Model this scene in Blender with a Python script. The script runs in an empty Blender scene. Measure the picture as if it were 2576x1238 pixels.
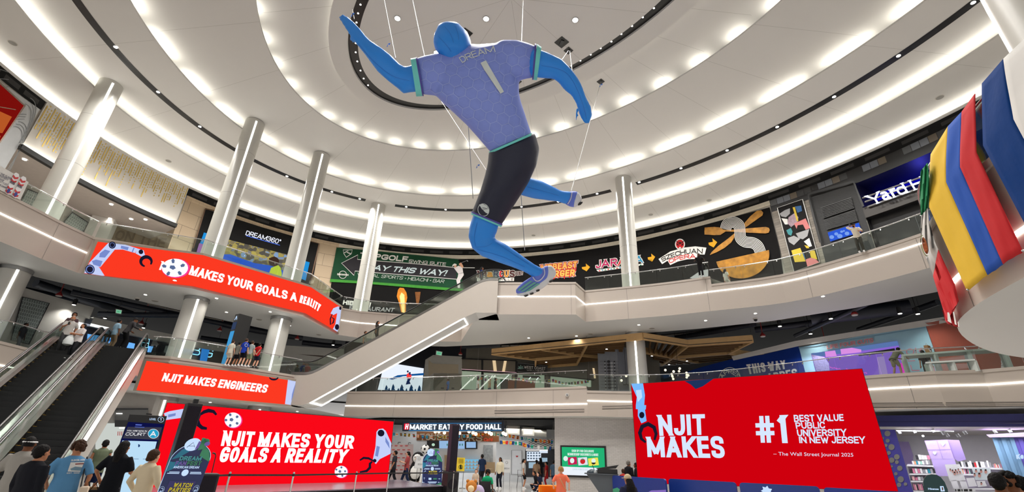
import bpy, bmesh, math, random
from mathutils import Vector, Matrix
random.seed(7)
SC = bpy.context.scene
COL = SC.collection
PI = math.pi
# ---------------------------------------------------------------- camera
W, H, FPX = 2576.0,1238.0,1179.0
PITCH, ROLL, CZ = math.radians(24.65), math.radians(2.16),1.65
FWD = Vector((0, math.cos(PITCH), math.sin(PITCH)))
_u0 = Vector((1,0,0)).cross(FWD)
UP = _u0*math.cos(ROLL) - Vector((1,0,0))*math.sin(ROLL)
RT = Vector((1,0,0))*math.cos(ROLL) + _u0*math.sin(ROLL)
CAM = Vector((0,0, CZ))
cd = bpy.data.cameras.new('camera'); co = bpy.data.objects.new('camera', cd); COL.objects.link(co)
cd.sensor_fit = 'HORIZONTAL'; cd.sensor_width = 36.0; cd.lens = 36.0*FPX/W; cd.clip_end = 400
co.matrix_world = Matrix(((RT.x, UP.x, -FWD.x, CAM.x),(RT.y, UP.y, -FWD.y, CAM.y),(RT.z, UP.z, -FWD.z, CAM.z),(0,0,0,1)))
SC.camera = co
# ---------------------------------------------------------------- world and exposure
wd = bpy.data.worlds.new('world'); SC.world = wd; wd.use_nodes = True
wd.node_tree.nodes['Background'].inputs[0].default_value = (1.0,0.985,0.965,1)
wd.node_tree.nodes['Background'].inputs[1].default_value = 1.08
SC.view_settings.view_transform = 'Standard'; SC.view_settings.look = 'None'
SC.view_settings.gamma = 1.0; SC.view_settings.use_curve_mapping = False
SC.view_settings.exposure = 0.0
SC.cycles.use_denoising = True
SC.cycles.use_adaptive_sampling = True; SC.cycles.adaptive_threshold = .03; SC.cycles.max_bounces = 6; SC.cycles.diffuse_bounces = 3; SC.cycles.glossy_bounces = 3
SC.cycles.transparent_max_bounces = 12; SC.cycles.transmission_bounces = 3
SC.cycles.sample_clamp_indirect = 4.0; SC.cycles.caustics_reflective = False; SC.cycles.caustics_refractive = False
# strengths of the room's own lights
COVE, LEDL, SLOT_W, DISC_W, SOFFIT_W, SHOP_W = 25.0,7.0,3000.0,3600.0,60.0,60.0
def lamp(name, loc, kind='SPOT', power=100, color=(1,.97,.92), size=.15, rot=(0,0,0), spot=2.4, blend=.8, parent=None, sx=None, sy=None):
    l = bpy.data.lights.new(name, kind); l.energy = power; l.color = color
    if kind == 'SPOT': l.spot_size = spot; l.spot_blend = blend; l.shadow_soft_size = size
    elif kind == 'AREA':
        l.shape = 'RECTANGLE' if sy else 'DISK'; l.size = sx or size
        if sy: l.size_y = sy
    else: l.shadow_soft_size = size
    o = bpy.data.objects.new(name, l); COL.objects.link(o); o.location = loc; o.rotation_euler = rot
    if parent: o.parent = parent
    return o
# ---------------------------------------------------------------- camera geometry: where a line of sight meets a real surface
def ray(px, py):
    return (FWD + RT*((px-W/2)/FPX) + UP*((H/2-py)/FPX)).normalized()
def atz(px, py, z):
    d = ray(px, py); return CAM + d*((z-CZ)/d.z)
def atd(px, py, D):
    d = ray(px, py); return CAM + d*(D/math.hypot(d.x, d.y))
def HZ(z):
    return lambda px, py, off=0.0: atz(px, py, z) - Vector((0,0, off))
def VP(a, b):
    a = Vector((a[0], a[1])); b = Vector((b[0], b[1])); t = (b-a).normalized(); n = Vector((t.y, -t.x))
    if n.dot(-a) < 0: n = -n
    def f(px, py, off=0.0):
        d = ray(px, py); k = (a + n*off)
        return CAM + d*(k.dot(n)/(d.x*n.x + d.y*n.y))
    f.n = Vector((n.x, n.y, 0)); f.t = Vector((t.x, t.y, 0))
    return f
def PL(pts):
    segs = [(Vector(pts[i][:2]), Vector(pts[i+1][:2])) for i in range(len(pts)-1)]
    fs = [VP(a, b) for a, b in segs]
    def f(px, py, off=0.0):
        best = None
        for (a, b), g in zip(segs, fs):
            q = g(px, py, 0)
            if (q-CAM).dot(FWD) < 0: continue
            t = (Vector((q.x, q.y))-a).dot(b-a)/(b-a).length_squared
            e = max(0,-t, t-1)
            e = 0 if e < 2e-3 else e; k = (e, (q-CAM).length)
            if best is None or k < best[0]: best = (k, g)
        return best[1](px, py, off)
    return f
class Ell:
    def __init__(s, c, a, b, ang):
        s.c = Vector(c); s.a = a; s.b = b; s.t = math.radians(ang); s.u = Vector((math.cos(s.t), math.sin(s.t))); s.v = Vector((-s.u.y, s.u.x))
    def p(s, th, k=0.0):
        q = s.c + s.u*((s.a+k)*math.cos(th)) + s.v*((s.b+k)*math.sin(th)); return q
    def th(s, x, y, k=0.0):
        d = Vector((x, y)) - s.c; return math.atan2(d.dot(s.v)/(s.b+k), d.dot(s.u)/(s.a+k))
    def off(s, k): return Ell(s.c, s.a+k, s.b+k, math.degrees(s.t))
def CY(e):                                     # the inside of an elliptic wall
    def f(px, py, off=0.0):
        d = ray(px, py); A, B = e.a-off, e.b-off
        o = -e.c; ou, ov = o.dot(e.u)/A, o.dot(e.v)/B
        d2 = Vector((d.x, d.y)); du, dv = d2.dot(e.u)/A, d2.dot(e.v)/B
        a = du*du+dv*dv; b = ou*du+ov*dv; c = ou*ou+ov*ov-1
        return CAM + d*((-b+math.sqrt(b*b-a*c))/a)
    return f
# ---------------------------------------------------------------- materials
def lin(c):
    return tuple(((v/255)/12.92 if v/255 <= .04045 else ((v/255+.055)/1.055)**2.4) for v in c)
MATS = {}
def mat(name, c, rough=.55, metal=0.0, emit=0.0, vary=.06, scale=3.0, bump=0.0, spec=.5, alpha=None):
    if name in MATS: return MATS[name]
    m = bpy.data.materials.new(name); m.use_nodes = True; nt = m.node_tree; b = nt.nodes['Principled BSDF']
    rgb = lin(c); spec = min(spec, .12) if rough >= .55 else spec
    b.inputs['Roughness'].default_value = rough; b.inputs['Metallic'].default_value = metal
    b.inputs['Specular IOR Level'].default_value = spec
    if emit:
        b.inputs['Base Color'].default_value = (0,0,0,1)
        b.inputs['Emission Color'].default_value = (*rgb, 1); b.inputs['Emission Strength'].default_value = emit
        b.inputs['Specular IOR Level'].default_value = 0
    else:
        tc = nt.nodes.new('ShaderNodeTexCoord'); nz = nt.nodes.new('ShaderNodeTexNoise'); nz.inputs['Scale'].default_value = scale
        nt.links.new(tc.outputs['Object'], nz.inputs['Vector'])
        mx = nt.nodes.new('ShaderNodeMix'); mx.data_type = 'RGBA'
        mx.inputs[6].default_value = (*[v*(1-vary) for v in rgb],1); mx.inputs[7].default_value = (*[min(1, v*(1+vary)) for v in rgb],1)
        nt.links.new(nz.outputs['Fac'], mx.inputs[0]); nt.links.new(mx.outputs[2], b.inputs['Base Color'])
        if bump:
            bp = nt.nodes.new('ShaderNodeBump'); bp.inputs['Strength'].default_value = bump; bp.inputs['Distance'].default_value = .03
            nt.links.new(nz.outputs['Fac'], bp.inputs['Height']); nt.links.new(bp.outputs['Normal'], b.inputs['Normal'])
    MATS[name] = m; return m
def glass_mat(name, tint, gloss=.10, rough=.03):
    m = bpy.data.materials.new(name); m.use_nodes = True; nt = m.node_tree; nt.nodes.clear()
    o = nt.nodes.new('ShaderNodeOutputMaterial'); t = nt.nodes.new('ShaderNodeBsdfTransparent'); g = nt.nodes.new('ShaderNodeBsdfGlossy')
    t.inputs[0].default_value = (*lin(tint),1); g.inputs['Roughness'].default_value = rough
    lw = nt.nodes.new('ShaderNodeLayerWeight'); lw.inputs[0].default_value = .25
    ma = nt.nodes.new('ShaderNodeMath'); ma.operation = 'MULTIPLY_ADD'; ma.inputs[1].default_value = .5; ma.inputs[2].default_value = gloss
    nt.links.new(lw.outputs['Fresnel'], ma.inputs[0])
    mx = nt.nodes.new('ShaderNodeMixShader'); nt.links.new(ma.outputs[0], mx.inputs[0]); nt.links.new(t.outputs[0], mx.inputs[1]); nt.links.new(g.outputs[0], mx.inputs[2])
    nt.links.new(mx.outputs[0], o.inputs[0]); MATS[name] = m; return m
def brick_mat(name, c1, c2, mortar, bw, bh, rough=.6, msize=.02, vert=True, bump=.3, spec=.5):
    m = bpy.data.materials.new(name); m.use_nodes = True; nt = m.node_tree; b = nt.nodes['Principled BSDF']; b.inputs['Roughness'].default_value = rough
    b.inputs['Specular IOR Level'].default_value = spec
    uv = nt.nodes.new('ShaderNodeUVMap'); br = nt.nodes.new('ShaderNodeTexBrick')
    br.inputs['Color1'].default_value = (*lin(c1),1); br.inputs['Color2'].default_value = (*lin(c2),1); br.inputs['Mortar'].default_value = (*lin(mortar),1)
    br.inputs['Scale'].default_value = 1; br.inputs['Mortar Size'].default_value = msize; br.inputs['Brick Width'].default_value = bw; br.inputs['Row Height'].default_value = bh
    nt.links.new(uv.outputs[0], br.inputs['Vector']); nt.links.new(br.outputs['Color'], b.inputs['Base Color'])
    bp = nt.nodes.new('ShaderNodeBump'); bp.inputs['Strength'].default_value = bump; bp.inputs['Distance'].default_value = .02; bp.invert = True
    nt.links.new(br.outputs['Fac'], bp.inputs['Height']); nt.links.new(bp.outputs['Normal'], b.inputs['Normal'])
    MATS[name] = m; return m
# ---------------------------------------------------------------- mesh building
class MB:
    def __init__(s): s.v = []; s.f = []
    def add(s, vs, fs):
        n = len(s.v); s.v += [tuple(v) for v in vs]; s.f += [tuple(i+n for i in f) for f in fs]; return s
    def quad(s, a, b, c, d): return s.add([a, b, c, d],[(0,1,2,3)])
    def box(s, c, d, rz=0.0, M=None):
        x, y, z = d[0]/2, d[1]/2, d[2]/2; R = M or Matrix.Rotation(rz, 3, 'Z'); c = Vector(c)
        vs = [c + R @ Vector((i*x, j*y, k*z)) for k in (-1,1) for j in (-1,1) for i in (-1,1)]
        return s.add(vs, [(0,2,3,1),(4,5,7,6),(0,1,5,4),(2,6,7,3),(0,4,6,2),(1,3,7,5)])
    def bar(s, a, b, w, h=None, up=(0,0,1)):
        a, b = Vector(a), Vector(b); t = (b-a); L = t.length
        if L < 1e-6: return s
        t.normalize(); u = Vector(up)
        if abs(t.dot(u)) > .98: u = Vector((1,0,0))
        r = t.cross(u).normalized(); u = r.cross(t); h = h or w
        M = Matrix((r, t, u)).transposed()
        return s.box((a+b)/2,(w, L, h), M=M)
    def tube(s, pts, r, n=8, cap=True, closed=False):
        pts = [Vector(p) for p in pts]; rs = r if isinstance(r, (list, tuple)) else [r]*len(pts)
        rings = []; ref = None
        for i, p in enumerate(pts):
            if closed: t = (pts[(i+1) % len(pts)]-pts[i-1]).normalized()
            else: t = (pts[min(i+1, len(pts)-1)]-pts[max(i-1,0)]).normalized()
            if ref is None: ref = Vector((0,0,1)) if abs(t.z) < .9 else Vector((1,0,0))
            x = (ref - t*ref.dot(t)).normalized(); ref = x; y = t.cross(x)
            rings.append([p + (x*math.cos(2*PI*k/n) + y*math.sin(2*PI*k/n))*rs[i] for k in range(n)])
        return s.loft(rings, cap, closed)
    def loft(s, rings, cap=True, closed=False):
        n = len(rings[0]); base = len(s.v)
        for r in rings: s.v += [tuple(p) for p in r]
        m = len(rings)
        for i in range(m if closed else m-1):
            j = (i+1) % m
            for k in range(n):
                k2 = (k+1) % n
                s.f.append((base+i*n+k, base+i*n+k2, base+j*n+k2, base+j*n+k))
        if cap and not closed:
            s.f.append(tuple(base+k for k in reversed(range(n)))); s.f.append(tuple(base+(m-1)*n+k for k in range(n)))
        return s
    def cyl(s, c, r, h, n=24, r2=None, axis=None):
        c = Vector(c); ax = Vector(axis or (0,0,1)).normalized(); t = Vector((1,0,0)) if abs(ax.x) < .9 else Vector((0,1,0))
        x = (t - ax*t.dot(ax)).normalized(); y = ax.cross(x); r2 = r if r2 is None else r2
        f = lambda R, q: [c + ax*q + (x*math.cos(2*PI*k/n)+y*math.sin(2*PI*k/n))*R for k in range(n)]
        return s.loft([f(r, 0), f(r2, h)])
    def lathe(s, c, prof, n=20, sx=1, sy=1, M=None):
        c = Vector(c); M = M or Matrix.Identity(3)
        return s.loft([[c + M @ Vector((sx*r*math.cos(2*PI*k/n), sy*r*math.sin(2*PI*k/n), z)) for k in range(n)] for r, z in prof])
    def ball(s, c, r, n=16, m=9, sx=1, sy=1, sz=1, M=None):
        prof = [(max(1e-3, math.sin(PI*i/(m-1)))*r, -math.cos(PI*i/(m-1))*r*sz) for i in range(m)]
        return s.lathe(c, prof, n, sx, sy, M)
    def prism(s, poly, z0, z1):
        n = len(poly); vs = [(p[0], p[1], z0) for p in poly] + [(p[0], p[1], z1) for p in poly]
        return s.add(vs, [tuple(reversed(range(n))), tuple(range(n, 2*n))] + [(i, (i+1) % n, n+(i+1) % n, n+i) for i in range(n)])
    def slab(s, poly, n, th):                  # flat outline given a thickness along n
        k = len(poly); n = Vector(n)*th; vs = [Vector(p) for p in poly] + [Vector(p)-n for p in poly]
        return s.add(vs, [tuple(range(k)), tuple(reversed(range(k, 2*k)))] + [(i, k+i, k+(i+1) % k, (i+1) % k) for i in range(k)])
    def build(s, name, m, parent=None, smooth=0, uv=None, bevel=0):
        me = bpy.data.meshes.new(name); me.from_pydata(s.v, [], s.f); me.update()
        if uv:
            l = me.uv_layers.new(name='UVMap')
            for lp in me.loops:
                l.data[lp.index].uv = uv(Vector(s.v[lp.vertex_index]))
        bm = bmesh.new(); bm.from_mesh(me); bmesh.ops.recalc_face_normals(bm, faces=bm.faces)
        if bevel: bmesh.ops.bevel(bm, geom=[e for e in bm.edges if len(e.link_faces) == 2 and e.calc_face_angle(0) > .6], offset=bevel, segments=2, affect='EDGES', profile=.6)
        bm.to_mesh(me); bm.free()
        if smooth:
            me.polygons.foreach_set('use_smooth', [True]*len(me.polygons)); me.set_sharp_from_angle(angle=math.radians(smooth))
        me.materials.append(m)
        return link(name, me, parent)
def link(name, me, parent=None):
    o = bpy.data.objects.new(name, me); COL.objects.link(o)
    if parent:
        o.parent = parent; o.matrix_parent_inverse = parent.matrix_basis.inverted()
    return o
def tag(o, label=None, cat=None, group=None, kind=None):
    if label: o['label'] = label
    if cat: o['category'] = cat
    if group: o['group'] = group
    if kind: o['kind'] = kind
    return o
def thing(name, label, cat, loc=(0,0,0), group=None, rz=0.0):
    o = bpy.data.objects.new(name, None); COL.objects.link(o); o.location = loc; o.rotation_euler = (0,0, rz); o.empty_display_size = .2
    return tag(o, label, cat, group)
def struct(o): o['kind'] = 'structure'; return o
def dup(src, loc=None, rz=None, label=None, group=None):
    def cp(o, par):
        c = o.copy(); COL.objects.link(c)
        if par: c.parent = par; c.matrix_parent_inverse = o.matrix_parent_inverse.copy()
        for ch in o.children: cp(ch, c)
        return c
    c = cp(src, None)
    if loc is not None: c.location = loc
    if rz is not None: c.rotation_euler = (0,0, rz)
    if label: c['label'] = label
    if group: c['group'] = group
    return c
# outlines drawn on a real surface (screens, prints, signs): polygons are refined so that they follow the surface
def _finish(bm, name, surf, m, off, parent, maxlen, thick=0.0):
    for _ in range(5):
        es = [e for e in bm.edges if (e.verts[0].co-e.verts[1].co).length > maxlen]
        if not es: break
        bmesh.ops.subdivide_edges(bm, edges=es, cuts=1); bmesh.ops.triangulate(bm, faces=[f for f in bm.faces if len(f.verts) > 3])
    if thick:
        fr = {v: surf(v.co.x, v.co.y, off) for v in bm.verts}; bk = {v: surf(v.co.x, v.co.y, off-thick) for v in bm.verts}
        r = bmesh.ops.duplicate(bm, geom=list(bm.verts)+list(bm.edges)+list(bm.faces)); mp = r['vert_map']
        src = list(fr); bd = [e for e in bm.edges if len(e.link_faces) == 1 and e.verts[0] in fr]
        pair = {v: mp[v] for v in src}
        for v in src: pair[v].co = bk[v]
        for e in bd:
            a, b = e.verts; bm.faces.new((a, b, pair[b], pair[a]))
        for v in src: v.co = fr[v]
    else:
        for v in bm.verts: v.co = surf(v.co.x, v.co.y, off)
    bmesh.ops.recalc_face_normals(bm, faces=bm.faces)
    me = bpy.data.meshes.new(name); bm.to_mesh(me); bm.free(); me.materials.append(m)
    return link(name, me, parent)
def art(name, surf, polys, m, off=.03, parent=None, maxlen=40, thick=0.0):
    bm = bmesh.new()
    for p in polys:
        vs = [bm.verts.new((q[0], q[1],0)) for q in p]
        bm.faces.new(vs)
    bmesh.ops.triangulate(bm, faces=bm.faces)
    return _finish(bm, name, surf, m, off, parent, maxlen, thick)
def circ(x, y, rx, ry=None, n=24, a0=0, a1=360, rot=0):
    ry = ry or rx; out = []; k = n if a1-a0 >= 360 else n+1; c, s_ = math.cos(math.radians(rot)), math.sin(math.radians(rot))
    for i in range(k):
        t = math.radians(a0+(a1-a0)*i/n); u, v = rx*math.cos(t), ry*math.sin(t); out.append((x+u*c-v*s_, y+u*s_+v*c))
    return out
def stroke(pts, w, closed=False):              # a polyline drawn with a pen of width w: one quad per piece
    out = []; ws = w if isinstance(w, (list, tuple)) else [w]*len(pts); P = [Vector(p) for p in pts]; n = len(P); L = []; Rr = []
    for i in range(n):
        a = P[i-1] if (i > 0 or closed) else P[i]; b = P[(i+1) % n] if (i < n-1 or closed) else P[i]
        t = (b-a).normalized(); nn = Vector((-t.y, t.x))*ws[i]/2; L.append(P[i]+nn); Rr.append(P[i]-nn)
    for i in range(n if closed else n-1):
        j = (i+1) % n; out.append([L[i], L[j], Rr[j], Rr[i]])
    return out
def bez(p0, p1, p2, p3, n=12):
    p0, p1, p2, p3 = map(Vector, (p0, p1, p2, p3))
    return [p0*(1-t)**3+p1*3*t*(1-t)**2+p2*3*t*t*(1-t)+p3*t**3 for t in [i/n for i in range(n+1)]]
_TX = {}
def text_bm(s, bold=0.0, shear=0.0, res=3, space=1.0, fix=None):
    cu = bpy.data.curves.new('txt', 'FONT'); cu.body = s; cu.offset = bold; cu.shear = shear; cu.resolution_u = res; cu.fill_mode = 'FRONT'; cu.space_character = space
    o = bpy.data.objects.new('txt', cu); COL.objects.link(o)
    dg = bpy.context.evaluated_depsgraph_get(); dg.update(); ev = o.evaluated_get(dg); me = ev.to_mesh()
    bm = bmesh.new(); bm.from_mesh(me); ev.to_mesh_clear(); bpy.data.objects.remove(o); bpy.data.curves.remove(cu)
    bmesh.ops.remove_doubles(bm, verts=bm.verts, dist=1e-5)
    xs = [v.co.x for v in bm.verts]; ys = [v.co.y for v in bm.verts]
    x0, x1 = min(xs), max(xs); y0, y1 = (min(ys), max(ys)) if fix is None else fix
    for v in bm.verts: v.co = ((v.co.x-x0)/(x1-x0),(v.co.y-y0)/(y1-y0),0)
    return bm
def text(name, s, surf, q, m, off=.05, parent=None, bold=0.0, shear=0.0, maxlen=30, thick=0.0, fn=None, space=1.0, fix=None):
    """q: the four image corners TL, TR, BR, BL of the lettering; fn(u, v) overrides it for arched lines"""
    bm = text_bm(s, bold, shear, space=space, fix=fix)
    for v in bm.verts:
        a, b = v.co.x, v.co.y
        if fn: x, y = fn(a, b)
        else:
            x = (q[3][0]*(1-a)+q[2][0]*a)*(1-b) + (q[0][0]*(1-a)+q[1][0]*a)*b
            y = (q[3][1]*(1-a)+q[2][1]*a)*(1-b) + (q[0][1]*(1-a)+q[1][1]*a)*b
        v.co = (x, y, 0)
    return _finish(bm, name, surf, m, off, parent, maxlen, thick)
# ---------------------------------------------------------------- a drawn block alphabet (pen strokes in a unit box; a number after a point rounds that corner)
def G(s):
    out = []
    for part in s.split('|'):
        cl = part.startswith('*'); pts = []
        for tok in part.lstrip('*').split():
            a = tok.split(','); pts.append((float(a[0]), float(a[1]), float(a[2]) if len(a) > 2 else 0))
        out.append((cl, pts))
    return out
_O = '*0,0,.5 1,0,.5 1,1,.5 0,1,.5'
GL = {'A': (1.15, '0,0 .5,1 1,0|.17,.3 .83,.3'), 'B': (1, '*0,0 0,1 .92,1,.28 .92,.53,.25 .1,.53 1,.53,.28 1,0,.28'), 'C': (1, '1,.68 1,1,.5 0,1,.5 0,0,.5 1,0,.5 1,.32'), 'D': (1, '*0,0 1,0,.5 1,1,.5 0,1'),
      'E': (.85, '1,0 0,0 0,1 1,1|0,.52 .9,.52'), 'F': (.8, '0,0 0,1 1,1|0,.5 .88,.5'), 'G': (1.05, '1,.7 1,1,.5 0,1,.5 0,0,.5 1,0,.4 1,.46 .55,.46'), 'H': (1.02, '0,0 0,1|1,0 1,1|0,.52 1,.52'), 'I': (0, '.5,0 .5,1'),
      'J': (.8, '1,1 1,0,.45 0,0,.45 0,.32'), 'K': (1.05, '0,0 0,1|1,1 .05,.42|.32,.6 1,0'), 'L': (.78, '0,1 0,0 1,0'), 'M': (1.5, '0,0 0,1 .5,.08 1,1 1,0'), 'N': (1.05, '0,0 0,1 1,0 1,1'), 'O': (1.05, _O), 'P': (.95, '0,0 0,1 1,1,.3 1,.44,.3 0,.44'),
      'Q': (1.05, _O+'|.6,.25 1.05,-.05'), 'R': (1, '0,0 0,1 1,1,.3 1,.48,.3 0,.48|.5,.48 .98,0'), 'S': (1, '1,.7 1,1,.45 0,1,.45 0,.54,.4 1,.47,.4 1,0,.45 0,0,.45 0,.3'), 'T': (.95, '0,1 1,1|.5,1 .5,0'), 'U': (1.02, '0,1 0,0,.5 1,0,.5 1,1'),
      'V': (1.1, '0,1 .5,0 1,1'), 'W': (1.55, '0,1 .27,0 .5,.9 .73,0 1,1'), 'X': (1.1, '0,0 1,1|0,1 1,0'), 'Y': (1.1, '0,1 .5,.45 1,1|.5,.45 .5,0'), 'Z': (.95, '0,1 1,1 0,0 1,0'),
      '0': (.95, _O), '1': (.5, '.05,.8 .9,1 .9,0'), '2': (.95, '0,.7 0,1,.5 1,1,.5 1,.55,.3 0,0 1,0'), '3': (.95, '0,.75 0,1,.4 .95,1,.4 .95,.53,.3 .4,.53|.4,.53 1,.53,.3 1,0,.4 0,0,.4 0,.25'), '4': (1, '.75,0 .75,1 0,.3 1,.3'), '5': (.95, '.95,1 .1,1 .05,.55 1,.6,.4 1,0,.5 0,0,.5 0,.25'),
      '6': (.95, '.95,.75 .95,1,.5 0,1,.5 0,0,.5 1,0,.5 1,.56,.4 0,.56,.4 0,.3'), '7': (.9, '0,1 1,1 .3,0'), '8': (.95, '*.05,1,.4 .95,1,.4 .95,.53,.3 .05,.53,.3|*0,.53,.3 1,.53,.3 1,0,.4 0,0,.4'), '9': (.95, '.05,.2 .05,0,.4 1,0,.5 1,1,.5 0,1,.5 0,.45,.4 1,.45,.4'),
      '#': (1.1, '.3,0 .3,1|.72,0 .72,1|0,.33 1,.33|0,.68 1,.68'), '!': (0, '.5,.3 .5,1|.5,0 .5,.14'), '&': (1.1, '1,0 .15,.8 .2,1,.2 .7,1,.2 .7,.7,.2 0,.35,.3 0,0,.3 .8,0,.3 1,.4'), '-': (.6, '0,.48 1,.48'), '.': (0, '.5,0 .5,.14'), '•': (.25, '0,.4 1,.4|0,.5 1,.5'), "'": (0, '.5,.75 .5,1'),
      '°': (.3, '*0,.75,.1 1,.75,.1 1,1,.1 0,1,.1'), 'a': (.8, '.05,.6 .1,.7,.2 .85,.7,.2 .85,0 1,0|.85,.4 0,.4,.2 0,0,.25 .85,.05'), 'd': (.85, '.95,1 .95,0|.95,.55 .7,.7,.3 0,.7,.4 0,0,.4 .7,0,.3 .95,.15'), 'e': (.8, '0,.38 1,.38 1,.7,.35 0,.7,.4 0,0,.4 1,0,.3 1,.15'), 'o': (.85, '*0,0,.4 1,0,.4 1,.7,.4 0,.7,.4'),
      'r': (.6, '.1,0 .1,.7|.1,.45 .4,.7,.3 1,.7 1,.6'), 's': (.7, '1,.5 1,.7,.3 0,.7,.3 0,.38,.25 1,.33,.25 1,0,.3 0,0,.3 0,.2'), 'u': (.85, '.05,.7 .05,0,.4 .95,0,.4 .95,.15|.95,.7 .95,0'), 'l': (0, '.5,0 .5,1'), 'j': (.4, '.7,.7 .7,-.25,.3 0,-.25'), 'f': (.5, '1,.95 .8,1 .4,1,.3 .4,0|0,.66 .9,.66'), 'i': (0, '.5,0 .5,.68|.5,.82 .5,.94'), 'n': (.85, '0,0 0,.7|0,.5 .3,.7,.3 1,.7,.3 1,0'), 't': (.5, '.4,.95 .4,0,.2 1,0|0,.68 1,.68'), 'p': (.85, '0,-.3 0,.7|0,.5 .3,.7,.3 1,.7,.4 1,0,.4 .3,0,.3 0,.15'), 'k': (.8, '0,0 0,1|.9,.7 .1,.3|.35,.42 1,0'), 'É': (.85, '1,0 0,0 0,1 1,1|0,.52 .9,.52|.4,1.12 .75,1.28'), 'È': (.85, '1,0 0,0 0,1 1,1|0,.52 .9,.52|.6,1.12 .25,1.28'), 'é': (.8, '0,.38 1,.38 1,.7,.35 0,.7,.4 0,0,.4 1,0,.3 1,.15|.4,.85 .8,1')}
GC = {k: (w, G(d)) for k, (w, d) in GL.items()}
def _round(pts, cl, sx):
    out = []; n = len(pts)
    for i, (x, y, r) in enumerate(pts):
        p = Vector((x*sx, y))
        if r and (cl or 0 < i < n-1):
            a = Vector((pts[i-1][0]*sx, pts[i-1][1])); b = Vector((pts[(i+1) % n][0]*sx, pts[(i+1) % n][1]))
            la, lb = (a-p).length, (b-p).length; ra, rb = min(r, la*.5), min(r, lb*.5)
            q0, q1 = p+(a-p).normalized()*ra, p+(b-p).normalized()*rb
            for j in range(6):
                t = j/5; out.append(q0*(1-t)**2+p*2*t*(1-t)*1.0+q1*t*t)
        else: out.append(p)
    r2 = [out[0]]
    for q in out[1:]:
        if (q-r2[-1]).length > 1e-4: r2.append(q)
    if cl and (r2[0]-r2[-1]).length < 1e-4: r2.pop()
    return r2
def pen(P, w, cl):
    n = len(P)
    if not cl:                                    # very sharp corners are drawn as two separate strokes
        for i in range(1, n-1):
            if (P[i]-P[i-1]).normalized().dot((P[i+1]-P[i]).normalized()) < -.15: return pen(P[:i+1], w, False)+pen(P[i:], w, False)
        P = list(P)
        H = [None]*n
        for e, f in ((0,1),(-1,-2)):
            t = (P[e]-P[f]).normalized(); cap = P[e].y > 1-w*.8; base = P[e].y < w*.8
            if abs(t.y) > .5 and (cap or base):
                if (cap and t.y > 0) or (base and t.y < 0): P[e] = P[e]+t*(((1 if t.y > 0 else 0)-P[e].y)/t.y)
                d = t if e == -1 else -t
                H[e] = Vector((-1 if d.y > 0 else 1,0))/abs(t.y)
            elif abs(t.y) <= .5: P[e] = P[e]+t*w/2
    else: H = [None]*n
    L = []; R = []; qs = []
    for i in range(n):
        ns = []
        for a, b in ((i-1, i),(i, i+1)):
            if not cl and (a < 0 or b >= n): continue
            t = (P[b % n]-P[a % n]).normalized(); ns.append(Vector((-t.y, t.x)))
        m = sum(ns, Vector((0,0)))/len(ns); m = m/max(m.length_squared, .35)
        if H[i] is not None: m = H[i]
        L.append(P[i]+m*w/2); R.append(P[i]-m*w/2)
    for i in range(n if cl else n-1):
        j = (i+1) % n; qs.append([L[i], L[j], R[j], R[i]])
    return qs
def word(s, asp, wt=.2, gap=.10, serif=0.0, wv=None):
    """quads of a word in [0,1]x[0,1]; asp = width/height of the finished line"""
    wid = lambda ch, k: GC[ch][0]*k*.62+wt
    k = 1.0
    for _ in range(14):                          # choose the letter width that fills the line
        tot = sum((wid(c, k)+gap) if c != ' ' else (.28*k+gap) for c in s)-gap
        gsum = sum(GC[c][0]*.62 if c != ' ' else .28 for c in s)
        k = max(.15, k+(asp-tot)/max(gsum, .1))
    x = 0; qs = []
    tot = sum((wid(c, k)+gap) if c != ' ' else (.28*k+gap) for c in s)-gap
    for c in s:
        if c == ' ': x += .28*k+gap; continue
        gw = GC[c][0]*.62*k
        for cl, pts in GC[c][1]:
            P = [Vector((p.x if gw else 0, p.y)) for p in _round(pts, cl, gw if gw else 1)]
            P = [Vector((p.x+x+wt/2, wt/2+p.y*(1-wt))) for p in P]
            if serif and not cl:
                for e, f in ((0,1),(-1,-2)):
                    t = (P[e]-P[f]).normalized()
                    if abs(t.y) > .3 and (P[e].y > 1-wt*.8 or P[e].y < wt*.8 or abs(P[e].y-.7) < wt):
                        y = P[e].y+t.y*wt*.35; qs.append([(P[e].x-wt/2-serif, y-wt*.18),(P[e].x+wt/2+serif, y-wt*.18),(P[e].x+wt/2+serif, y+wt*.18),(P[e].x-wt/2-serif, y+wt*.18)])
            qs += pen(P, wt, cl)
        x += gw+wt+gap
    return [[(q[0]/tot, q[1]) for q in qq] for qq in qs]
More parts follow.
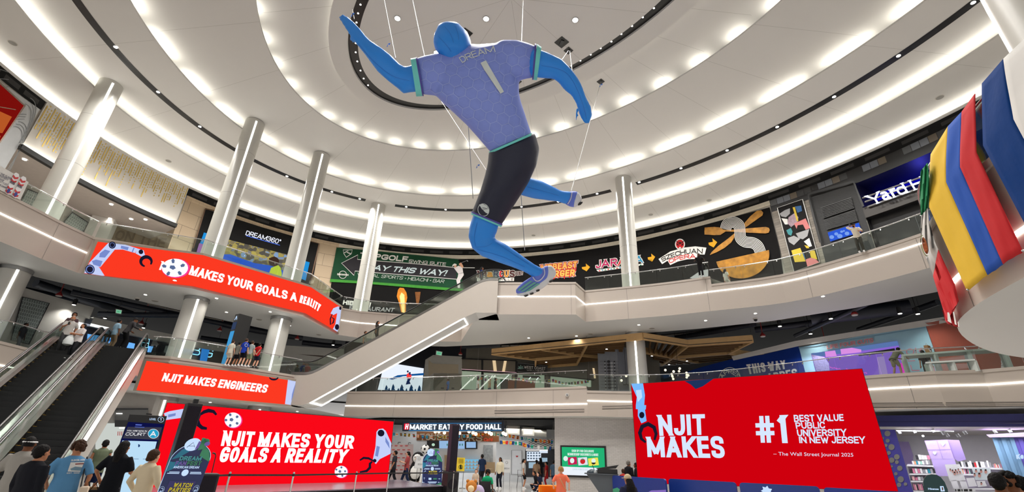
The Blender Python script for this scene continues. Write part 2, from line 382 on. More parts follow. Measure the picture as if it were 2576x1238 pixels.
def block(name, s, surf, q, m, off=.05, parent=None, wt=.2, gap=.1, serif=0.0, shear=0.0, fn=None, asp=None, maxlen=30, grow=0.0):
    """q = TL, TR, BR, BL image corners"""
    if asp is None:
        wpx = (math.dist(q[0], q[1])+math.dist(q[3], q[2]))/2; hpx = (math.dist(q[0], q[3])+math.dist(q[1], q[2]))/2; asp = wpx/hpx
    bm = bmesh.new()
    for qq in word(s, asp, wt, gap, serif):
        pts = []
        for a, b in qq:
            a2 = a+shear*(b-.5)/asp
            if fn: pts.append(Vector(fn(a2, b)))
            else: pts.append(Vector(((q[3][0]*(1-a2)+q[2][0]*a2)*(1-b)+(q[0][0]*(1-a2)+q[1][0]*a2)*b, (q[3][1]*(1-a2)+q[2][1]*a2)*(1-b)+(q[0][1]*(1-a2)+q[1][1]*a2)*b)))
        if grow:
            c = sum(pts, Vector((0,0)))/4; e1 = (pts[1]-pts[0]); e2_ = (pts[3]-pts[0]); l1, l2 = max(e1.length, 1e-3), max(e2_.length, 1e-3); e1 = e1/l1; e2_ = e2_/l2
            pts = [pts[0]-e1*grow-e2_*grow, pts[1]+e1*grow-e2_*grow, pts[2]+e1*grow+e2_*grow, pts[3]-e1*grow+e2_*grow]
        vs = [bm.verts.new((p[0], p[1],0)) for p in pts]
        try: bm.faces.new(vs)
        except ValueError: pass
    bmesh.ops.triangulate(bm, faces=bm.faces)
    return _finish(bm, name, surf, m, off, parent, maxlen)
# ================================================================= materials of the shell
WHITE = mat('white_paint', (205,200,193),.55, vary=.02, scale=.6)
CEIL = mat('ceiling_paint', (209,207,204),.7, vary=.015, scale=.4)
FASC = mat('fascia_panel', (182,171,161),.42, vary=.025, scale=.5)
SOFF = mat('soffit_paint', (216,216,214),.6, vary=.02, scale=.5)
COLM = mat('column_lacquer', (196,194,187),.34, vary=.02)
STEEL = mat('brushed_steel', (170,170,170),.3,1.0, vary=.05, scale=12)
DSTEEL = mat('dark_steel', (70,70,72),.4,.8)
BLACK = mat('black_paint', (16,16,17),.5)
PLEN = mat('dark_ceiling_void', (8,8,10),.7, vary=.3, scale=1.5)
PIPE = mat('painted_ductwork', (34,38,48),.5, vary=.2, scale=2)
LEDW = mat('led_strip_light', (255,252,243), emit=LEDL)
COVEM = mat('cove_lamp', (255,250,236), emit=COVE)
LAMPW = mat('lamp_lens', (255,252,245), emit=14)
LAMPS = mat('small_lamp_lens', (255,250,240), emit=6)
GLASS = glass_mat('balustrade_glass', (240,246,243),.05)
GLASSG = glass_mat('escalator_glass', (226,236,230),.10)
FRIEZE = mat('black_frieze', (20,20,21),.7, vary=.2, scale=2)
# ================================================================= ceiling: nested elliptic trays with light coves
WALLE = Ell((-.89,18.52),35.70,28.37,140.4)
L1E = Ell((-.96,19.2),31.48,24.48,142.4)
SLOTE = Ell((-.56,18.06),28.93,22.26,138.5)
L2E = Ell((.07,16.84),27.24,19.62,134.4)
L3E = Ell((-.36,18.78),19.07,12.31,140.4)
L4E = Ell((-.59,19.34),14.30,7.95,142.2)
BOE = Ell((-.45,19.03),13.33,6.76,141.0)
BIE = Ell((-.68,19.38),12.11,6.15,141.9)
NE = 144
def annulus(mb, e0, z0, e1, z1, n=NE, a0=0, a1=2*PI):
    full = abs(a1-a0-2*PI) < 1e-6; k = n if full else n+1
    vs = []
    for i in range(k):
        t = a0+(a1-a0)*i/n; p = e0.p(t); q = e1.p(t); vs += [(p.x, p.y, z0),(q.x, q.y, z1)]
    fs = [(2*i, 2*((i+1) % k),2*((i+1) % k)+1,2*i+1) for i in range(n)]
    return mb.add(vs, fs)
def tray(name, outer, zo, inner, zi, lip=.12, lipw=.12):
    mb = MB(); annulus(mb, outer, zo, inner, zi); annulus(mb, inner, zi, inner, zi+lip); annulus(mb, inner, zi+lip, inner.off(lipw), zi+lip)
    annulus(mb, inner.off(lipw), zi+lip, inner.off(lipw), zi+.02)
    annulus(mb, inner.off(lipw), zi+.02, outer.off(.3), zo+.02); annulus(mb, outer, zo, outer.off(.3), zo+.02)
    return struct(mb.build(name, CEIL, smooth=35))
ZW, ZA, ZB, ZC, ZD, ZE_ = 24.0,24.7,25.5,26.3,27.1,26.3
OUT = 1.9
tray('ceiling_outer_tray', WALLE.off(1.0), ZA, L1E, ZA)
tray('ceiling_slot_tray', L1E.off(OUT), ZB, L2E, ZB)
tray('ceiling_middle_tray', L2E.off(OUT), ZC, L3E, ZC)
mb = MB(); annulus(mb, L3E.off(OUT), ZD, L4E.off(-2.5), ZD); struct(mb.build('ceiling_inner_tray', CEIL))
# risers that close each cove
mb = MB()
for e, z0, z1 in ((WALLE.off(.9), ZW, ZA+.05),(L1E.off(OUT), ZA, ZB+.05),(L2E.off(OUT), ZB, ZC+.05),(L3E.off(OUT), ZC, ZD+.05)): annulus(mb, e, z0, e, z1)
struct(mb.build('ceiling_cove_riser', CEIL, smooth=35))
# the hanging centre disc with its black lamp groove
mb = MB(); annulus(mb, L4E, ZE_, BOE, ZE_); annulus(mb, L4E, ZE_, L4E, ZE_+.22); annulus(mb, L4E, ZE_+.22, L4E.off(-1.6), ZE_+.22)
annulus(mb, BOE, ZE_, BOE, ZE_+.2); annulus(mb, BIE, ZE_, BIE, ZE_+.2)
vs = [(*BIE.p(2*PI*i/NE), ZE_) for i in range(NE)]; mb.add(vs, [tuple(range(NE))])
struct(mb.build('ceiling_centre_disc', CEIL, smooth=35))
mb = MB(); annulus(mb, BOE.off(.02), ZE_+.16, BIE.off(-.02), ZE_+.16); struct(mb.build('ceiling_lamp_groove', mat('groove_black', (9,9,10),.35)))
# hidden lamp strips lying in the coves
def strip(name, e, z, w=.12, a0=0, a1=2*PI, n=NE, mb=None, m=None):
    mb2 = mb or MB(); annulus(mb2, e.off(w/2), z, e.off(-w/2), z, n, a0, a1)
    return None if mb else struct(mb2.build(name, m or COVEM))
strip('ceiling_cove_lamp', WALLE.off(.45), ZW+.10)
strip('ceiling_cove_lamp', L1E.off(.3), ZA+.10)
mb = MB()                                       # cove two: lamps with a few gaps
for i in range(40):
    a = 2*PI*i/40; strip('', L2E.off(.35), ZB+.10,.16, a, a+2*PI/40*.72,4, mb)
struct(mb.build('ceiling_cove_lamp', COVEM))
mb = MB()                                       # cove three: single lamps far apart
for i in range(42):
    a = 2*PI*i/42; strip('', L3E.off(.4), ZC+.10,.24, a, a+2*PI/42*.34,3, mb)
struct(mb.build('ceiling_cove_lamp', COVEM))
strip('ceiling_cove_lamp', L4E.off(-.55), ZE_+.28,.07)
# panel joints of the ceiling: thin shadow gaps radiating from the centre
JO = mat('joint_grey', (120,116,112),.8)
mb = MB()
C0 = Vector((-.6,18.9))
for i in range(28):
    th = 2*PI*(i+.35)/28; d = Vector((math.cos(th), math.sin(th)))
    for e0, e1, z in ((BIE, None, ZE_),(L3E.off(-.05), L4E, ZD),(L2E.off(-.05), L3E, ZC),(L1E.off(-.05), L2E, ZB),(WALLE, L1E, ZA)):
        if e1 is None and i % 3: continue
        def hit(e):
            if e is None: return C0 + d*.2
            lo, hi = 0,60
            for _ in range(30):
                md = (lo+hi)/2; q = C0+d*md-e.c
                if (q.dot(e.u)/e.a)**2+(q.dot(e.v)/e.b)**2 < 1: lo = md
                else: hi = md
            return C0+d*lo
        a, b = hit(e0), hit(e1); w = Vector((-d.y, d.x))*.008
        mb.add([(*(a+w), z-.004),(*(a-w), z-.004),(*(b-w), z-.004),(*(b+w), z-.004)],[(0,1,2,3)])
struct(mb.build('ceiling_panel_joint', mat('ceiling_joint', (168,165,161),.8)))
# black linear slot in the second tray, in pieces
SLOTM = mat('slot_black', (22,22,24),.4)
GRL = mat('grille_dark', (48,48,52),.5)
def sth(px, py): q = atz(px, py, ZB); return SLOTE.th(q.x, q.y)
def arc(a, b):
    while b < a: b += 2*PI
    return (a, b) if b-a < PI else (b, a+2*PI)
SEG = []
tA, tB, tC, tD, tE, tF = sth(120,-160), sth(920,503), sth(993,518), sth(1538,482), sth(1600,461), sth(2700,-150)
for a, b in ((tA, tB),(tC, tD),(tE, tF)):
    a, b = arc(a, b); SEG.append((a, b))
    t = thing('linear_ceiling_slot', 'black curved ventilation slot sunk in the white ceiling, ' + ('left and longest piece', 'short middle piece behind the blue figure', 'piece running to the right column')[len(SEG)-1], 'ceiling slot', (*SLOTE.p((a+b)/2), ZB))
    mb = MB(); n = max(8, int((b-a)*60))
    annulus(mb, SLOTE.off(.27), ZB-.012, SLOTE.off(-.27), ZB-.012, n, a, b)
    mb.build('slot_recess', SLOTM, t)
    k = int((b-a)*27/2.4)
    for i in range(k):
        u0, u1 = a+(b-a)*(i+.22)/k, a+(b-a)*(i+.80)/k; mb = MB()
        for r in (-.12,-.04,.04,.12): annulus(mb, SLOTE.off(r+.02), ZB-.02, SLOTE.off(r-.02), ZB-.02,6, u0, u1)
        mb.build('air_grille', GRL, t)
def downlight(name, p, r, label, group, power=0, m=LAMPW, ring=STEEL, spot=2.5):
    t = thing(name, label, 'ceiling lamp', p, group)
    mb = MB(); mb.cyl(p+Vector((0,0,-.03)), r, .03,16); mb.build('lens', m, t)
    mb = MB(); mb.tube([p+Vector((math.cos(a)*r*1.12, math.sin(a)*r*1.12,-.02)) for a in [2*PI*i/16 for i in range(16)]], r*.14,6, closed=True); mb.build('trim_ring', ring, t)
    if power: lamp('beam', (p.x, p.y, p.z-.08), power=power, size=r, parent=None, spot=spot)
    return t
for px, py in ((291,118),(398,231),(503,318),(598,377),(722,443),(835,482),(905,500),(1022,520),(1121,527),(1215,528),(1312,520),(1404,507),(1502,487),(1608,458),(1713,423),(1829,378),(1955,319),(2098,243),(2260,140),(2448,6)):
    p = atz(px, py, ZB-.015); downlight('slot_downlight', p, .11, 'small round spotlight in the black ceiling slot', 'spotlights in the black ceiling slot', SLOT_W)
for px, py in ((1000,46),(1223,47),(1447,50),(1098,132),(1180,-160),(1420,-180),(1600,-120),(980,-140)):
    p = atz(px, py, ZE_); downlight('disc_downlight', p, .17, 'bright round lamp in the centre ceiling disc above the figure', 'lamps of the centre ceiling disc', DISC_W, spot=2.7)
g = BIE.off(.35)
for px, py in ((907,11),(901,33),(897,56),(895,108),(895,131),(899,154),(907,177),(915,197),(926,214),(1645,20),(1617,43),(1590,65),(1563,85),(1538,104),(1511,121),(1486,137),(1460,152),(1437,165),(1363,193),(1338,202),(1312,210)):
    p = atz(px, py, ZE_+.155); downlight('groove_spotlight', p, .055, 'tiny spotlight in the black oval ceiling groove', 'spotlights in the oval groove', 0, LAMPS, BLACK)
# small ceiling devices
def device(px, py, z, r, label, name='ceiling_speaker', cat='ceiling device', m=None, h=.02):
    p = atz(px, py, z); t = thing(name, label, cat, p)
    MB().cyl(p+Vector((0,0,-h)), r, h, 20).build('grille', m or mat('speaker_grey', (150,148,144),.7), t)
    MB().tube([p+Vector((math.cos(a)*r*1.05, math.sin(a)*r*1.05,-h*.6)) for a in [2*PI*i/20 for i in range(20)]],.02,6, closed=True).build('rim', WHITE, t)
for i, (px, py, z, lb) in enumerate(((32,108, ZA, 'round grey ceiling speaker at the top left of the ceiling'),(424,405, ZA, 'round grey ceiling speaker right of the leftmost tall column'),(1342,592, ZA, 'round ceiling speaker above the food banner, left of the right column'),(1637,540, ZA, 'round ceiling speaker just right of the right column'),(2364,245, ZA, 'round grey ceiling speaker above the draped flags'),(1784,504, ZA, 'round ceiling speaker above the golden fork print'))):
    device(px, py, z, .22, lb)
for px, py, z, s, lb in ((1413,106, ZE_, .42, 'larger square rigging hatch right of the figure'),(1430,127, ZE_, .28, 'small square rigging hatch just below the larger one'),(1511,205, ZD, .26, 'square rigging hatch in the ring above the right hand'),(1172,84, ZE_, .4, 'square rigging hatch behind the figure head'),(1301,205, ZE_, .3, 'rigging hatch half hidden under the right armpit')):
    p = atz(px, py, z); t = thing('rigging_hatch', 'black ' + lb, 'hatch', p)
    MB().box(p+Vector((0,0,-.02)),(s*1.6, s*1.6,.03),.7).build('opening', mat('groove_black', (9,9,10)), t)
    MB().box(p+Vector((0,0,-.05)),(s*.5, s*.9,.06),.3).build('rigging_bracket', DSTEEL, t)
# ================================================================= upper wall
Z3, S3, Z2, S2 = 13.5,11.1,6.5,4.57
WS = CY(WALLE)
FZ0 = 22.75
def th_px(px, py, e=WALLE):
    q = CY(e)(px, py); return e.th(q.x, q.y)
def arc(a, b):
    while b < a: b += 2*PI
    return (a, b) if b-a < PI else (b, a+2*PI)
_r = arc(th_px(40,372), th_px(443,572)); _y = arc(th_px(2148,450), th_px(2600,200))
mb = MB(); annulus(mb, WALLE.off(.05),21.9, WALLE.off(.05), ZW)
_lo, _hi = min(_r[0], _y[0]), max(_r[1], _y[1])
for z0, z1, gaps in ((19.75,21.9,[_y]),(12.6,19.75,[_y, _r])):
    gs = sorted([(g_[0] % (2*PI), g_[0] % (2*PI)+g_[1]-g_[0]) for g_ in gaps]);
    for i, g_ in enumerate(gs):
        nx = gs[(i+1) % len(gs)][0]+(2*PI if i == len(gs)-1 else 0)
        annulus(mb, WALLE.off(.05), z0, WALLE.off(.05), z1, max(6, int((nx-g_[1])*24)), g_[1], nx)
struct(mb.build('wall_upper', mat('wall_greige', (196,190,180),.7), smooth=35))
mb = MB(); annulus(mb, WALLE, ZW, WALLE.off(1.0), ZW); annulus(mb, WALLE, ZW-.1, WALLE, ZW+.12); annulus(mb, WALLE, ZW+.12, WALLE.off(.1), ZW+.12)
struct(mb.build('trim_cove_ledge', CEIL, smooth=35))
def band(name, pa, pb, z0, z1, off, m, n=40, e=WALLE, uvs=False):
    a, b = arc(pa, pb); mb = MB(); E = e.off(-off)
    annulus(mb, E, z0, E, z1, n, a, b); annulus(mb, E, z1, e, z1, n, a, b); annulus(mb, E, z0, e, z0, n, a, b)
    uv = (lambda v: (e.th(v.x, v.y)*32 % 1000, v.z)) if uvs else None
    return mb.build(name, m, smooth=35, uv=uv)
# ================================================================= decks, fascias, columns, floor
def e2(px, py, z): q = atz(px, py, z); return (q.x, q.y)
def smooth_line(pts, k=4):
    P = [Vector(p) for p in pts]; out = []
    for i in range(len(P)-1):
        p0 = P[max(i-1,0)]; p1 = P[i]; p2 = P[i+1]; p3 = P[min(i+2, len(P)-1)]
        for j in range(k):
            t = j/k; out.append(.5*((2*p1)+(p2-p0)*t+(2*p0-5*p1+4*p2-p3)*t*t+(3*p1-p0-3*p2+p3)*t**3))
    return [tuple(p) for p in out]+[tuple(P[-1])]
def shift(pts, k):                              # move a plan polyline sideways; positive = towards the court centre
    P = [Vector(p) for p in pts]; out = []
    for i in range(len(P)):
        ns = []
        for a, b in ((i-1, i),(i, i+1)):
            if a < 0 or b >= len(P): continue
            t = (P[b]-P[a])
            if t.length < 1e-6: continue
            t.normalize(); ns.append(Vector((t.y, -t.x)))
        n = sum(ns, Vector((0,0))); n = n/max(.4, n.length_squared/len(ns)) if len(ns) > 1 else n
        if len(ns) > 1: n = (ns[0]+ns[1]).normalized()/max(.5,(ns[0]+ns[1]).length/2)
        out.append(tuple(P[i]+n*k))
    return out
# all deck lines run from left to right as seen from the camera, so (t.y, -t.x) points to the court
E3a = smooth_line([(-24,4),(-25.8,12),(-26.5,17),(-26.6,21.3),(-26.5,23.5),(-26.45,25),(-26.2,26.85)])
E3b = [(-26.2,26.85),(-20.64,29.03),(-15.7,34.9),(-14.9,40.4)]
E3c = [(-14.9,40.4),(-13.4,41.2),(-9.9,41.7),(-7,41.6),(-4.2,41.3)]
E3s = [(-4.2,41.3),(-2.6,34.1),(-1.03,32.35)]
E3d = [(-1.03,32.35),(4.64,31.65),(5.6,33.4)] + smooth_line([(8.56,32.15),(11,31.0),(13.5,29.55)])
E3e = smooth_line([(13.5,29.55),(17.0,27.4),(19.2,24.3),(20.85,21.15),(22,17.5),(22.3,12),(21.5,4)])
Z3L = 12.93
O3 = [(-33,4),(-33.6,18)]+[e2(*q, S3) for q in ((0,664),(90,697),(300,746),(524,797),(640,822),(725,840),(805,851),(960,868),(1120,872),(1259,866),(1575,842),(1760,827),(1940,808),(2150,775),(2355,735))]+[(26.5,17),(25.5,4)]
E2a = [(-38,20), e2(0,858, Z2), e2(95,882, Z2), e2(180,893, Z2)]
E2b = [e2(367,893, Z2), e2(431,897, Z2), e2(630,926, Z2), e2(754,946, Z2)]
E2c = smooth_line([e2(875,985, Z2), e2(960,985, Z2), e2(1080,984, Z2), e2(1200,981, Z2), e2(1330,977, Z2), e2(1476,972, Z2)],3)
Z2L = 6.22
E2d = smooth_line([E2c[-1], e2(1600,985, Z2L), e2(1780,980, Z2L), e2(2000,962, Z2L), e2(2170,946, Z2L), e2(2350,934, Z2L), e2(2576,921, Z2L),(25.5,12),(26,4)],3)
PRO = smooth_line([(7.0,-2),(7.25,2),(7.55,5.0),(7.95,6.3),(8.42,7.7),(8.9,8.75),(9.5,9.6),(10.6,10.6),(12,11.55),(13.6,12.2),(17,13),(24,13.6)][::-1],3)
def fascia(name, line, zb, zt, label=None, zled=None, capz=.14, m=None, joints=0):
    root = thing(name, None, None, (*line[len(line)//2], zb)); struct(root)
    mb = MB(); hi = zled or zt
    n = len(line)
    for i in range(n-1):
        a, b = line[i], line[i+1]; mb.quad((*a, zb),(*b, zb),(*b, zt-capz),(*a, zt-capz))
    struct(mb.build('panel', m or FASC, root, smooth=25))
    lo = shift(line, .05); li = shift(line, -.35); mb = MB()
    for i in range(n-1):
        mb.quad((*lo[i], zt-capz),(*lo[i+1], zt-capz),(*lo[i+1], zt),(*lo[i], zt)); mb.quad((*lo[i], zt),(*lo[i+1], zt),(*li[i+1], zt),(*li[i], zt))
        mb.quad((*lo[i], zt-capz),(*lo[i+1], zt-capz),(*line[i+1], zt-capz),(*line[i], zt-capz))
    struct(mb.build('coping', FASC, root, smooth=25))
    if zled:
        mb = MB(); l1 = shift(line, .035)
        for i in range(n-1):
            mb.quad((*l1[i], zled-.03),(*l1[i+1], zled-.03),(*l1[i+1], zled+.03),(*l1[i], zled+.03))
            mb.quad((*l1[i], zled-.03),(*l1[i+1], zled-.03),(*line[i+1], zled-.03),(*line[i], zled-.03)); mb.quad((*l1[i], zled+.03),(*l1[i+1], zled+.03),(*line[i+1], zled+.03),(*line[i], zled+.03))
        struct(mb.build('light_strip', LEDW, root))
    if joints:
        mb = MB(); L = [0]
        for i in range(n-1): L.append(L[-1]+(Vector(line[i+1])-Vector(line[i])).length)
        for k in range(1, int(L[-1]/joints)+1):
            s = k*joints
            for i in range(n-1):
                if L[i] <= s < L[i+1]:
                    t = (s-L[i])/(L[i+1]-L[i]); a, b = Vector(line[i]), Vector(line[i+1]); q = a+(b-a)*t; d = (b-a).normalized(); nn = Vector((d.y, -d.x))*.006
                    for w in (-.009,):
                        u, v = q+nn+d*w, q+nn-d*w; mb.quad((*u, zb),(*v, zb),(*v, zt-capz),(*u, zt-capz))
        if mb.v: struct(mb.build('panel_joint', JO, root))
    return root
def ngon(name, outer, z, m, up=True):
    mb = MB(); mb.add([(p[0], p[1], z) for p in outer],[tuple(range(len(outer)))]); return struct(mb.build(name, m))
def earc(e, p, q, n=60):                         # wall points between two plan points
    a, b = e.th(*p), e.th(*q)
    if b > a: b -= 2*PI
    return [tuple(e.p(a+(b-a)*i/n)) for i in range(n+1)]
fascia('trim_level_three_left_fascia', E3a, S3, Z3, zled=12.42, joints=4.2)
fascia('trim_level_three_screen_fascia', E3b, S3, Z3)
fascia('trim_level_two_screen_fascia', E2b, S2, Z2)
fascia('trim_level_three_rear_fascia', E3c, S3, Z3, zled=12.42, joints=4)
fascia('trim_level_three_landing_side', E3s, S3, Z3)
fascia('trim_level_three_landing_fascia', E3d, S3, Z3, zled=12.42, joints=5.4)
fascia('trim_level_three_right_fascia', E3e, S3, Z3L, zled=12.42, joints=5.6)
mb = MB(); mb.quad((*E3e[0], Z3L-.2),(*shift(E3e[:2],-.35)[0], Z3L-.2),(*shift(E3e[:2],-.35)[0], Z3),(*E3e[0], Z3)); struct(mb.build('trim_step', FASC))
EDGE3 = E3a[:-1]+E3b[:-1]+E3c[:-1]+E3s[:-1]+E3d[:-1]+E3e
EDGE3L = E3a[:-1]+E3b[:-1]+E3c[:-1]+E3s[:-1]+E3d
ngon('ceiling_level_two_soffit', EDGE3+O3[::-1], S3, SOFF)
DKM = mat('deck_tile', (190,186,180),.3)
ngon('floor_level_three', EDGE3L+[tuple(p) for p in earc(WALLE, EDGE3L[0], EDGE3L[-1])][::-1] if False else EDGE3L+[(30,40)]+[(20,60),(-30,62),(-55,30),(-45,4)], Z3-.12, DKM)
ngon('floor_level_three_right', E3e+[(50,4),(45,30),(30,40)], Z3L-.08, DKM)
ngon('ceiling_level_two_void', O3+[(55,4),(45,45),(20,66),(-30,66),(-60,40),(-60,4)],12.7, PLEN)
mb = MB()
for i in range(len(O3)-1): mb.quad((*O3[i], S3),(*O3[i+1], S3),(*O3[i+1],12.7),(*O3[i],12.7))
struct(mb.build('ceiling_soffit_edge', SOFF))
# level two
fascia('trim_level_two_left_fascia', E2a, S2, Z2, zled=5.35, joints=4)
fascia('trim_level_two_centre_fascia', E2c, S2, Z2, zled=5.35, joints=4.5)
fascia('trim_level_two_right_fascia', E2d, S2, Z2L, zled=5.55, joints=4.5)
fascia('trim_near_balcony_fascia', PRO, S2, Z2+.05, zled=5.22, joints=3.4)
EDGE2 = E2a+E2b+E2c[:-1]+E2d
ngon('floor_level_two', E2a+E2b+E2c+[(12,62),(-30,66),(-60,40)], Z2-.1, DKM)
ngon('floor_level_two_right', E2d+[(55,4),(45,45),(12,62)], Z2L-.08, DKM)
ngon('ceiling_level_one_soffit', EDGE2+[(55,4),(45,45),(15,48),(-12,52),(-30,50),(-50,40),(-50,20)], S2, SOFF)
ngon('floor_near_balcony', PRO+[(30,3),(28,-4)], Z2, DKM)
ngon('ceiling_near_balcony_soffit', PRO+[(30,3),(28,-4)], S2, SOFF)
# slot air grilles in the level two fascia
def vent(pa, pb, zoff, label, n=4, surf=None):
    t = thing('fascia_air_vent', label, 'air vent', surf((pa[0]+pb[0])/2,(pa[1]+pb[1])/2,0))
    art('recess', surf, [[(pa[0], pa[1]-zoff),(pb[0], pb[1]-zoff),(pb[0], pb[1]+zoff),(pa[0], pa[1]+zoff)]], mat('vent_shadow', (60,58,56),.8),.012, t)
    ps = []
    for i in range(n-1):
        f = -1+2*(i+1)/n; y0 = zoff*f
        ps += [[(pa[0], pa[1]+y0-.7),(pb[0], pb[1]+y0-.7),(pb[0], pb[1]+y0+.7),(pa[0], pa[1]+y0+.7)]]
    art('slat', surf, ps, FASC, .02, t)
F2 = PL(E2c); F2R = PL(E2d)
vent((1244,1037),(1470,1033),4, 'slatted air vent under the light strip of the centre level two fascia', 4, F2)
vent((1515,1026),(1590,1024),4, 'short slatted air vent just left of the big right screen', 4, F2R)
vent((2192,1020),(2576,1017),6, 'long slatted air vent above the navy shop sign band', 5, F2R)
# floor
m = bpy.data.materials.new('terrazzo_floor'); m.use_nodes = True; nt = m.node_tree; b = nt.nodes['Principled BSDF']
tc = nt.nodes.new('ShaderNodeTexCoord'); br = nt.nodes.new('ShaderNodeTexBrick'); br.offset = 0.0
br.inputs['Color1'].default_value = (*lin((196,192,186)),1); br.inputs['Color2'].default_value = (*lin((184,181,176)),1); br.inputs['Mortar'].default_value = (*lin((120,117,112)),1)
br.inputs['Scale'].default_value = 1; br.inputs['Brick Width'].default_value = 1.2; br.inputs['Row Height'].default_value = 1.2; br.inputs['Mortar Size'].default_value = .01
nt.links.new(tc.outputs['Object'], br.inputs['Vector']); nt.links.new(br.outputs['Color'], b.inputs['Base Color']); b.inputs['Roughness'].default_value = .12
ngon('floor', [(-60,-16),(60,-16),(60,75),(-60,75)],0, m)
# ----------------------------------------------------------------- columns
def column(name, x, y, z1, caps, z0=0.0, r=.72, dirv=None):
    root = thing(name, None, None, (x, y, z0)); struct(root)
    d = Vector(dirv) if dirv else Vector((0-x, 4-y)); d.normalize()
    mb = MB(); mb.cyl((x, y, z0), r, z1-z0,48); struct(mb.build('shaft', COLM, root, smooth=40))
    mb = MB(); s = Vector((-d.y, d.x)); c = Vector((x, y)); ps = [c+d*(r+.012)+s*k for k in (-.06,.06)]; pi = [c+d*(r-.05)+s*k for k in (-.06,.06)]
    mb.prism([tuple(ps[0]), tuple(ps[1]), tuple(pi[1]), tuple(pi[0])], z0, z1-.25); struct(mb.build('light_strip', LEDW, root))
    mb = MB()
    for z in caps: mb.cyl((x, y, z-.22), r+.05,.22,40)
    if caps: struct(mb.build('steel_collar', STEEL, root, smooth=40))
    mb = MB()
    for z in (z1-3.2, z1-7.0): mb.cyl((x, y, z), r+.003,.012,40)
    struct(mb.build('joint', JO, root)); return root
def cxy(px, py, z=S3): q = atz(px, py, z); return q.x, q.y
x, y = cxy(43,676); column('column_left', x, y, ZB, [S3])
x, y = cxy(497,751); column('column_second', x, y, ZB+.75,[S3, S2])
x, y = cxy(709,800); column('column_third', x, y, ZB+.75,[S3, S2])
x, y = cxy(952,517, ZB); column('column_fourth', x, y, ZB, [], z0=Z3-.2)
x, y = cxy(1597,840); column('column_fifth', x, y, ZB, [S3])
d = ray(2528,60); k = 14.2/math.hypot(d.x, d.y); column('column_right_near', d.x*k+.50, d.y*k-.36, ZB, [], z0=Z2-.05, r=.75, dirv=(-.80,.60))
# ----------------------------------------------------------------- glass balustrades
CLAMP = mat('polished_steel', (190,190,190),.18,1.0, vary=.02)
def balustrade(label, line, zt, h=1.08, inset=.16, pw=1.5, group=None, start=0.0):
    ln = shift(line, -inset); P = [Vector(p) for p in ln]; L = [0]
    for i in range(len(P)-1): L.append(L[-1]+(P[i+1]-P[i]).length)
    def at(s):
        s = min(max(s, 0), L[-1]-1e-5)
        for i in range(len(P)-1):
            if L[i] <= s <= L[i+1]: return P[i]+(P[i+1]-P[i])*((s-L[i])/max(1e-6, L[i+1]-L[i]))
    root = thing('glass_balustrade', label, 'railing', (*at(L[-1]/2), zt))
    if start: L0 = start; P[0] = P[0]+(P[1]-P[0]).normalized()*start; L = [0]; [L.append(L[-1]+(P[i+1]-P[i]).length) for i in range(len(P)-1)]
    br = [0]                                    # break at sharp corners and then at even panel widths
    for i in range(1, len(P)-1):
        if (P[i]-P[i-1]).normalized().dot((P[i+1]-P[i]).normalized()) < .97: br.append(L[i])
    br.append(L[-1])
    for a, b in zip(br[:-1], br[1:]):
        n = max(1, round((b-a)/pw))
        for k in range(n):
            s0, s1 = a+(b-a)*k/n+.012, a+(b-a)*(k+1)/n-.012; p, q = at(s0), at(s1); t = (q-p)
            if t.length < .05: continue
            mb = MB(); mb.bar((*p, zt+h/2-.02),(*q, zt+h/2-.02),.018, h); mb.build('glass_panel', GLASS, root)
            nn = Vector((t.y, -t.x)).normalized()
            mb = MB()
            for f in (.14,.86):
                c = p+t*f; mb.tube([(*(c+nn*.03), zt+h-.10),(*(c-nn*.0), zt+h-.06),(*(c-nn*.02), zt+h+.02)],.022,6); mb.cyl((*(c+nn*.012), zt+h-.10),.035,.03,10, axis=(*nn, 0))
            if mb.v: mb.build('clamp', CLAMP, root, smooth=40)
    mb = MB(); mb.tube([(*(p), zt+h+.03) for p in P],.028,8); mb.build('handrail', CLAMP, root, smooth=50)
    return root
balustrade('glass railing along the curved left edge of the top level', E3a[8:], Z3, pw=2.2)
balustrade('glass railing above the long bent red screen of the top level', E3b, Z3, pw=2.2)
balustrade('glass railing of the top level behind the centre escalator', E3c, Z3, pw=2.0)
balustrade('glass railing on the top level between landing and right column', E3d[2:], Z3, pw=1.9)
balustrade('long glass railing on the lowered right part of the top level', E3e[:22], Z3L, pw=1.9)
balustrade('glass railing of the middle level at the far left behind the escalators', E2a, Z2, pw=1.8)
balustrade('glass railing above the NJIT MAKES ENGINEERS screen', E2b, Z2, pw=1.9)
balustrade('glass railing of the middle level above the food hall sign', E2c, Z2, pw=1.9)
balustrade('glass railing of the middle level behind the big right screen', E2d[:20], Z2L, start=.25, pw=1.9)
balustrade('glass railing of the near right balcony under the draped flags', PRO[:-4], Z2+.05, pw=1.5)
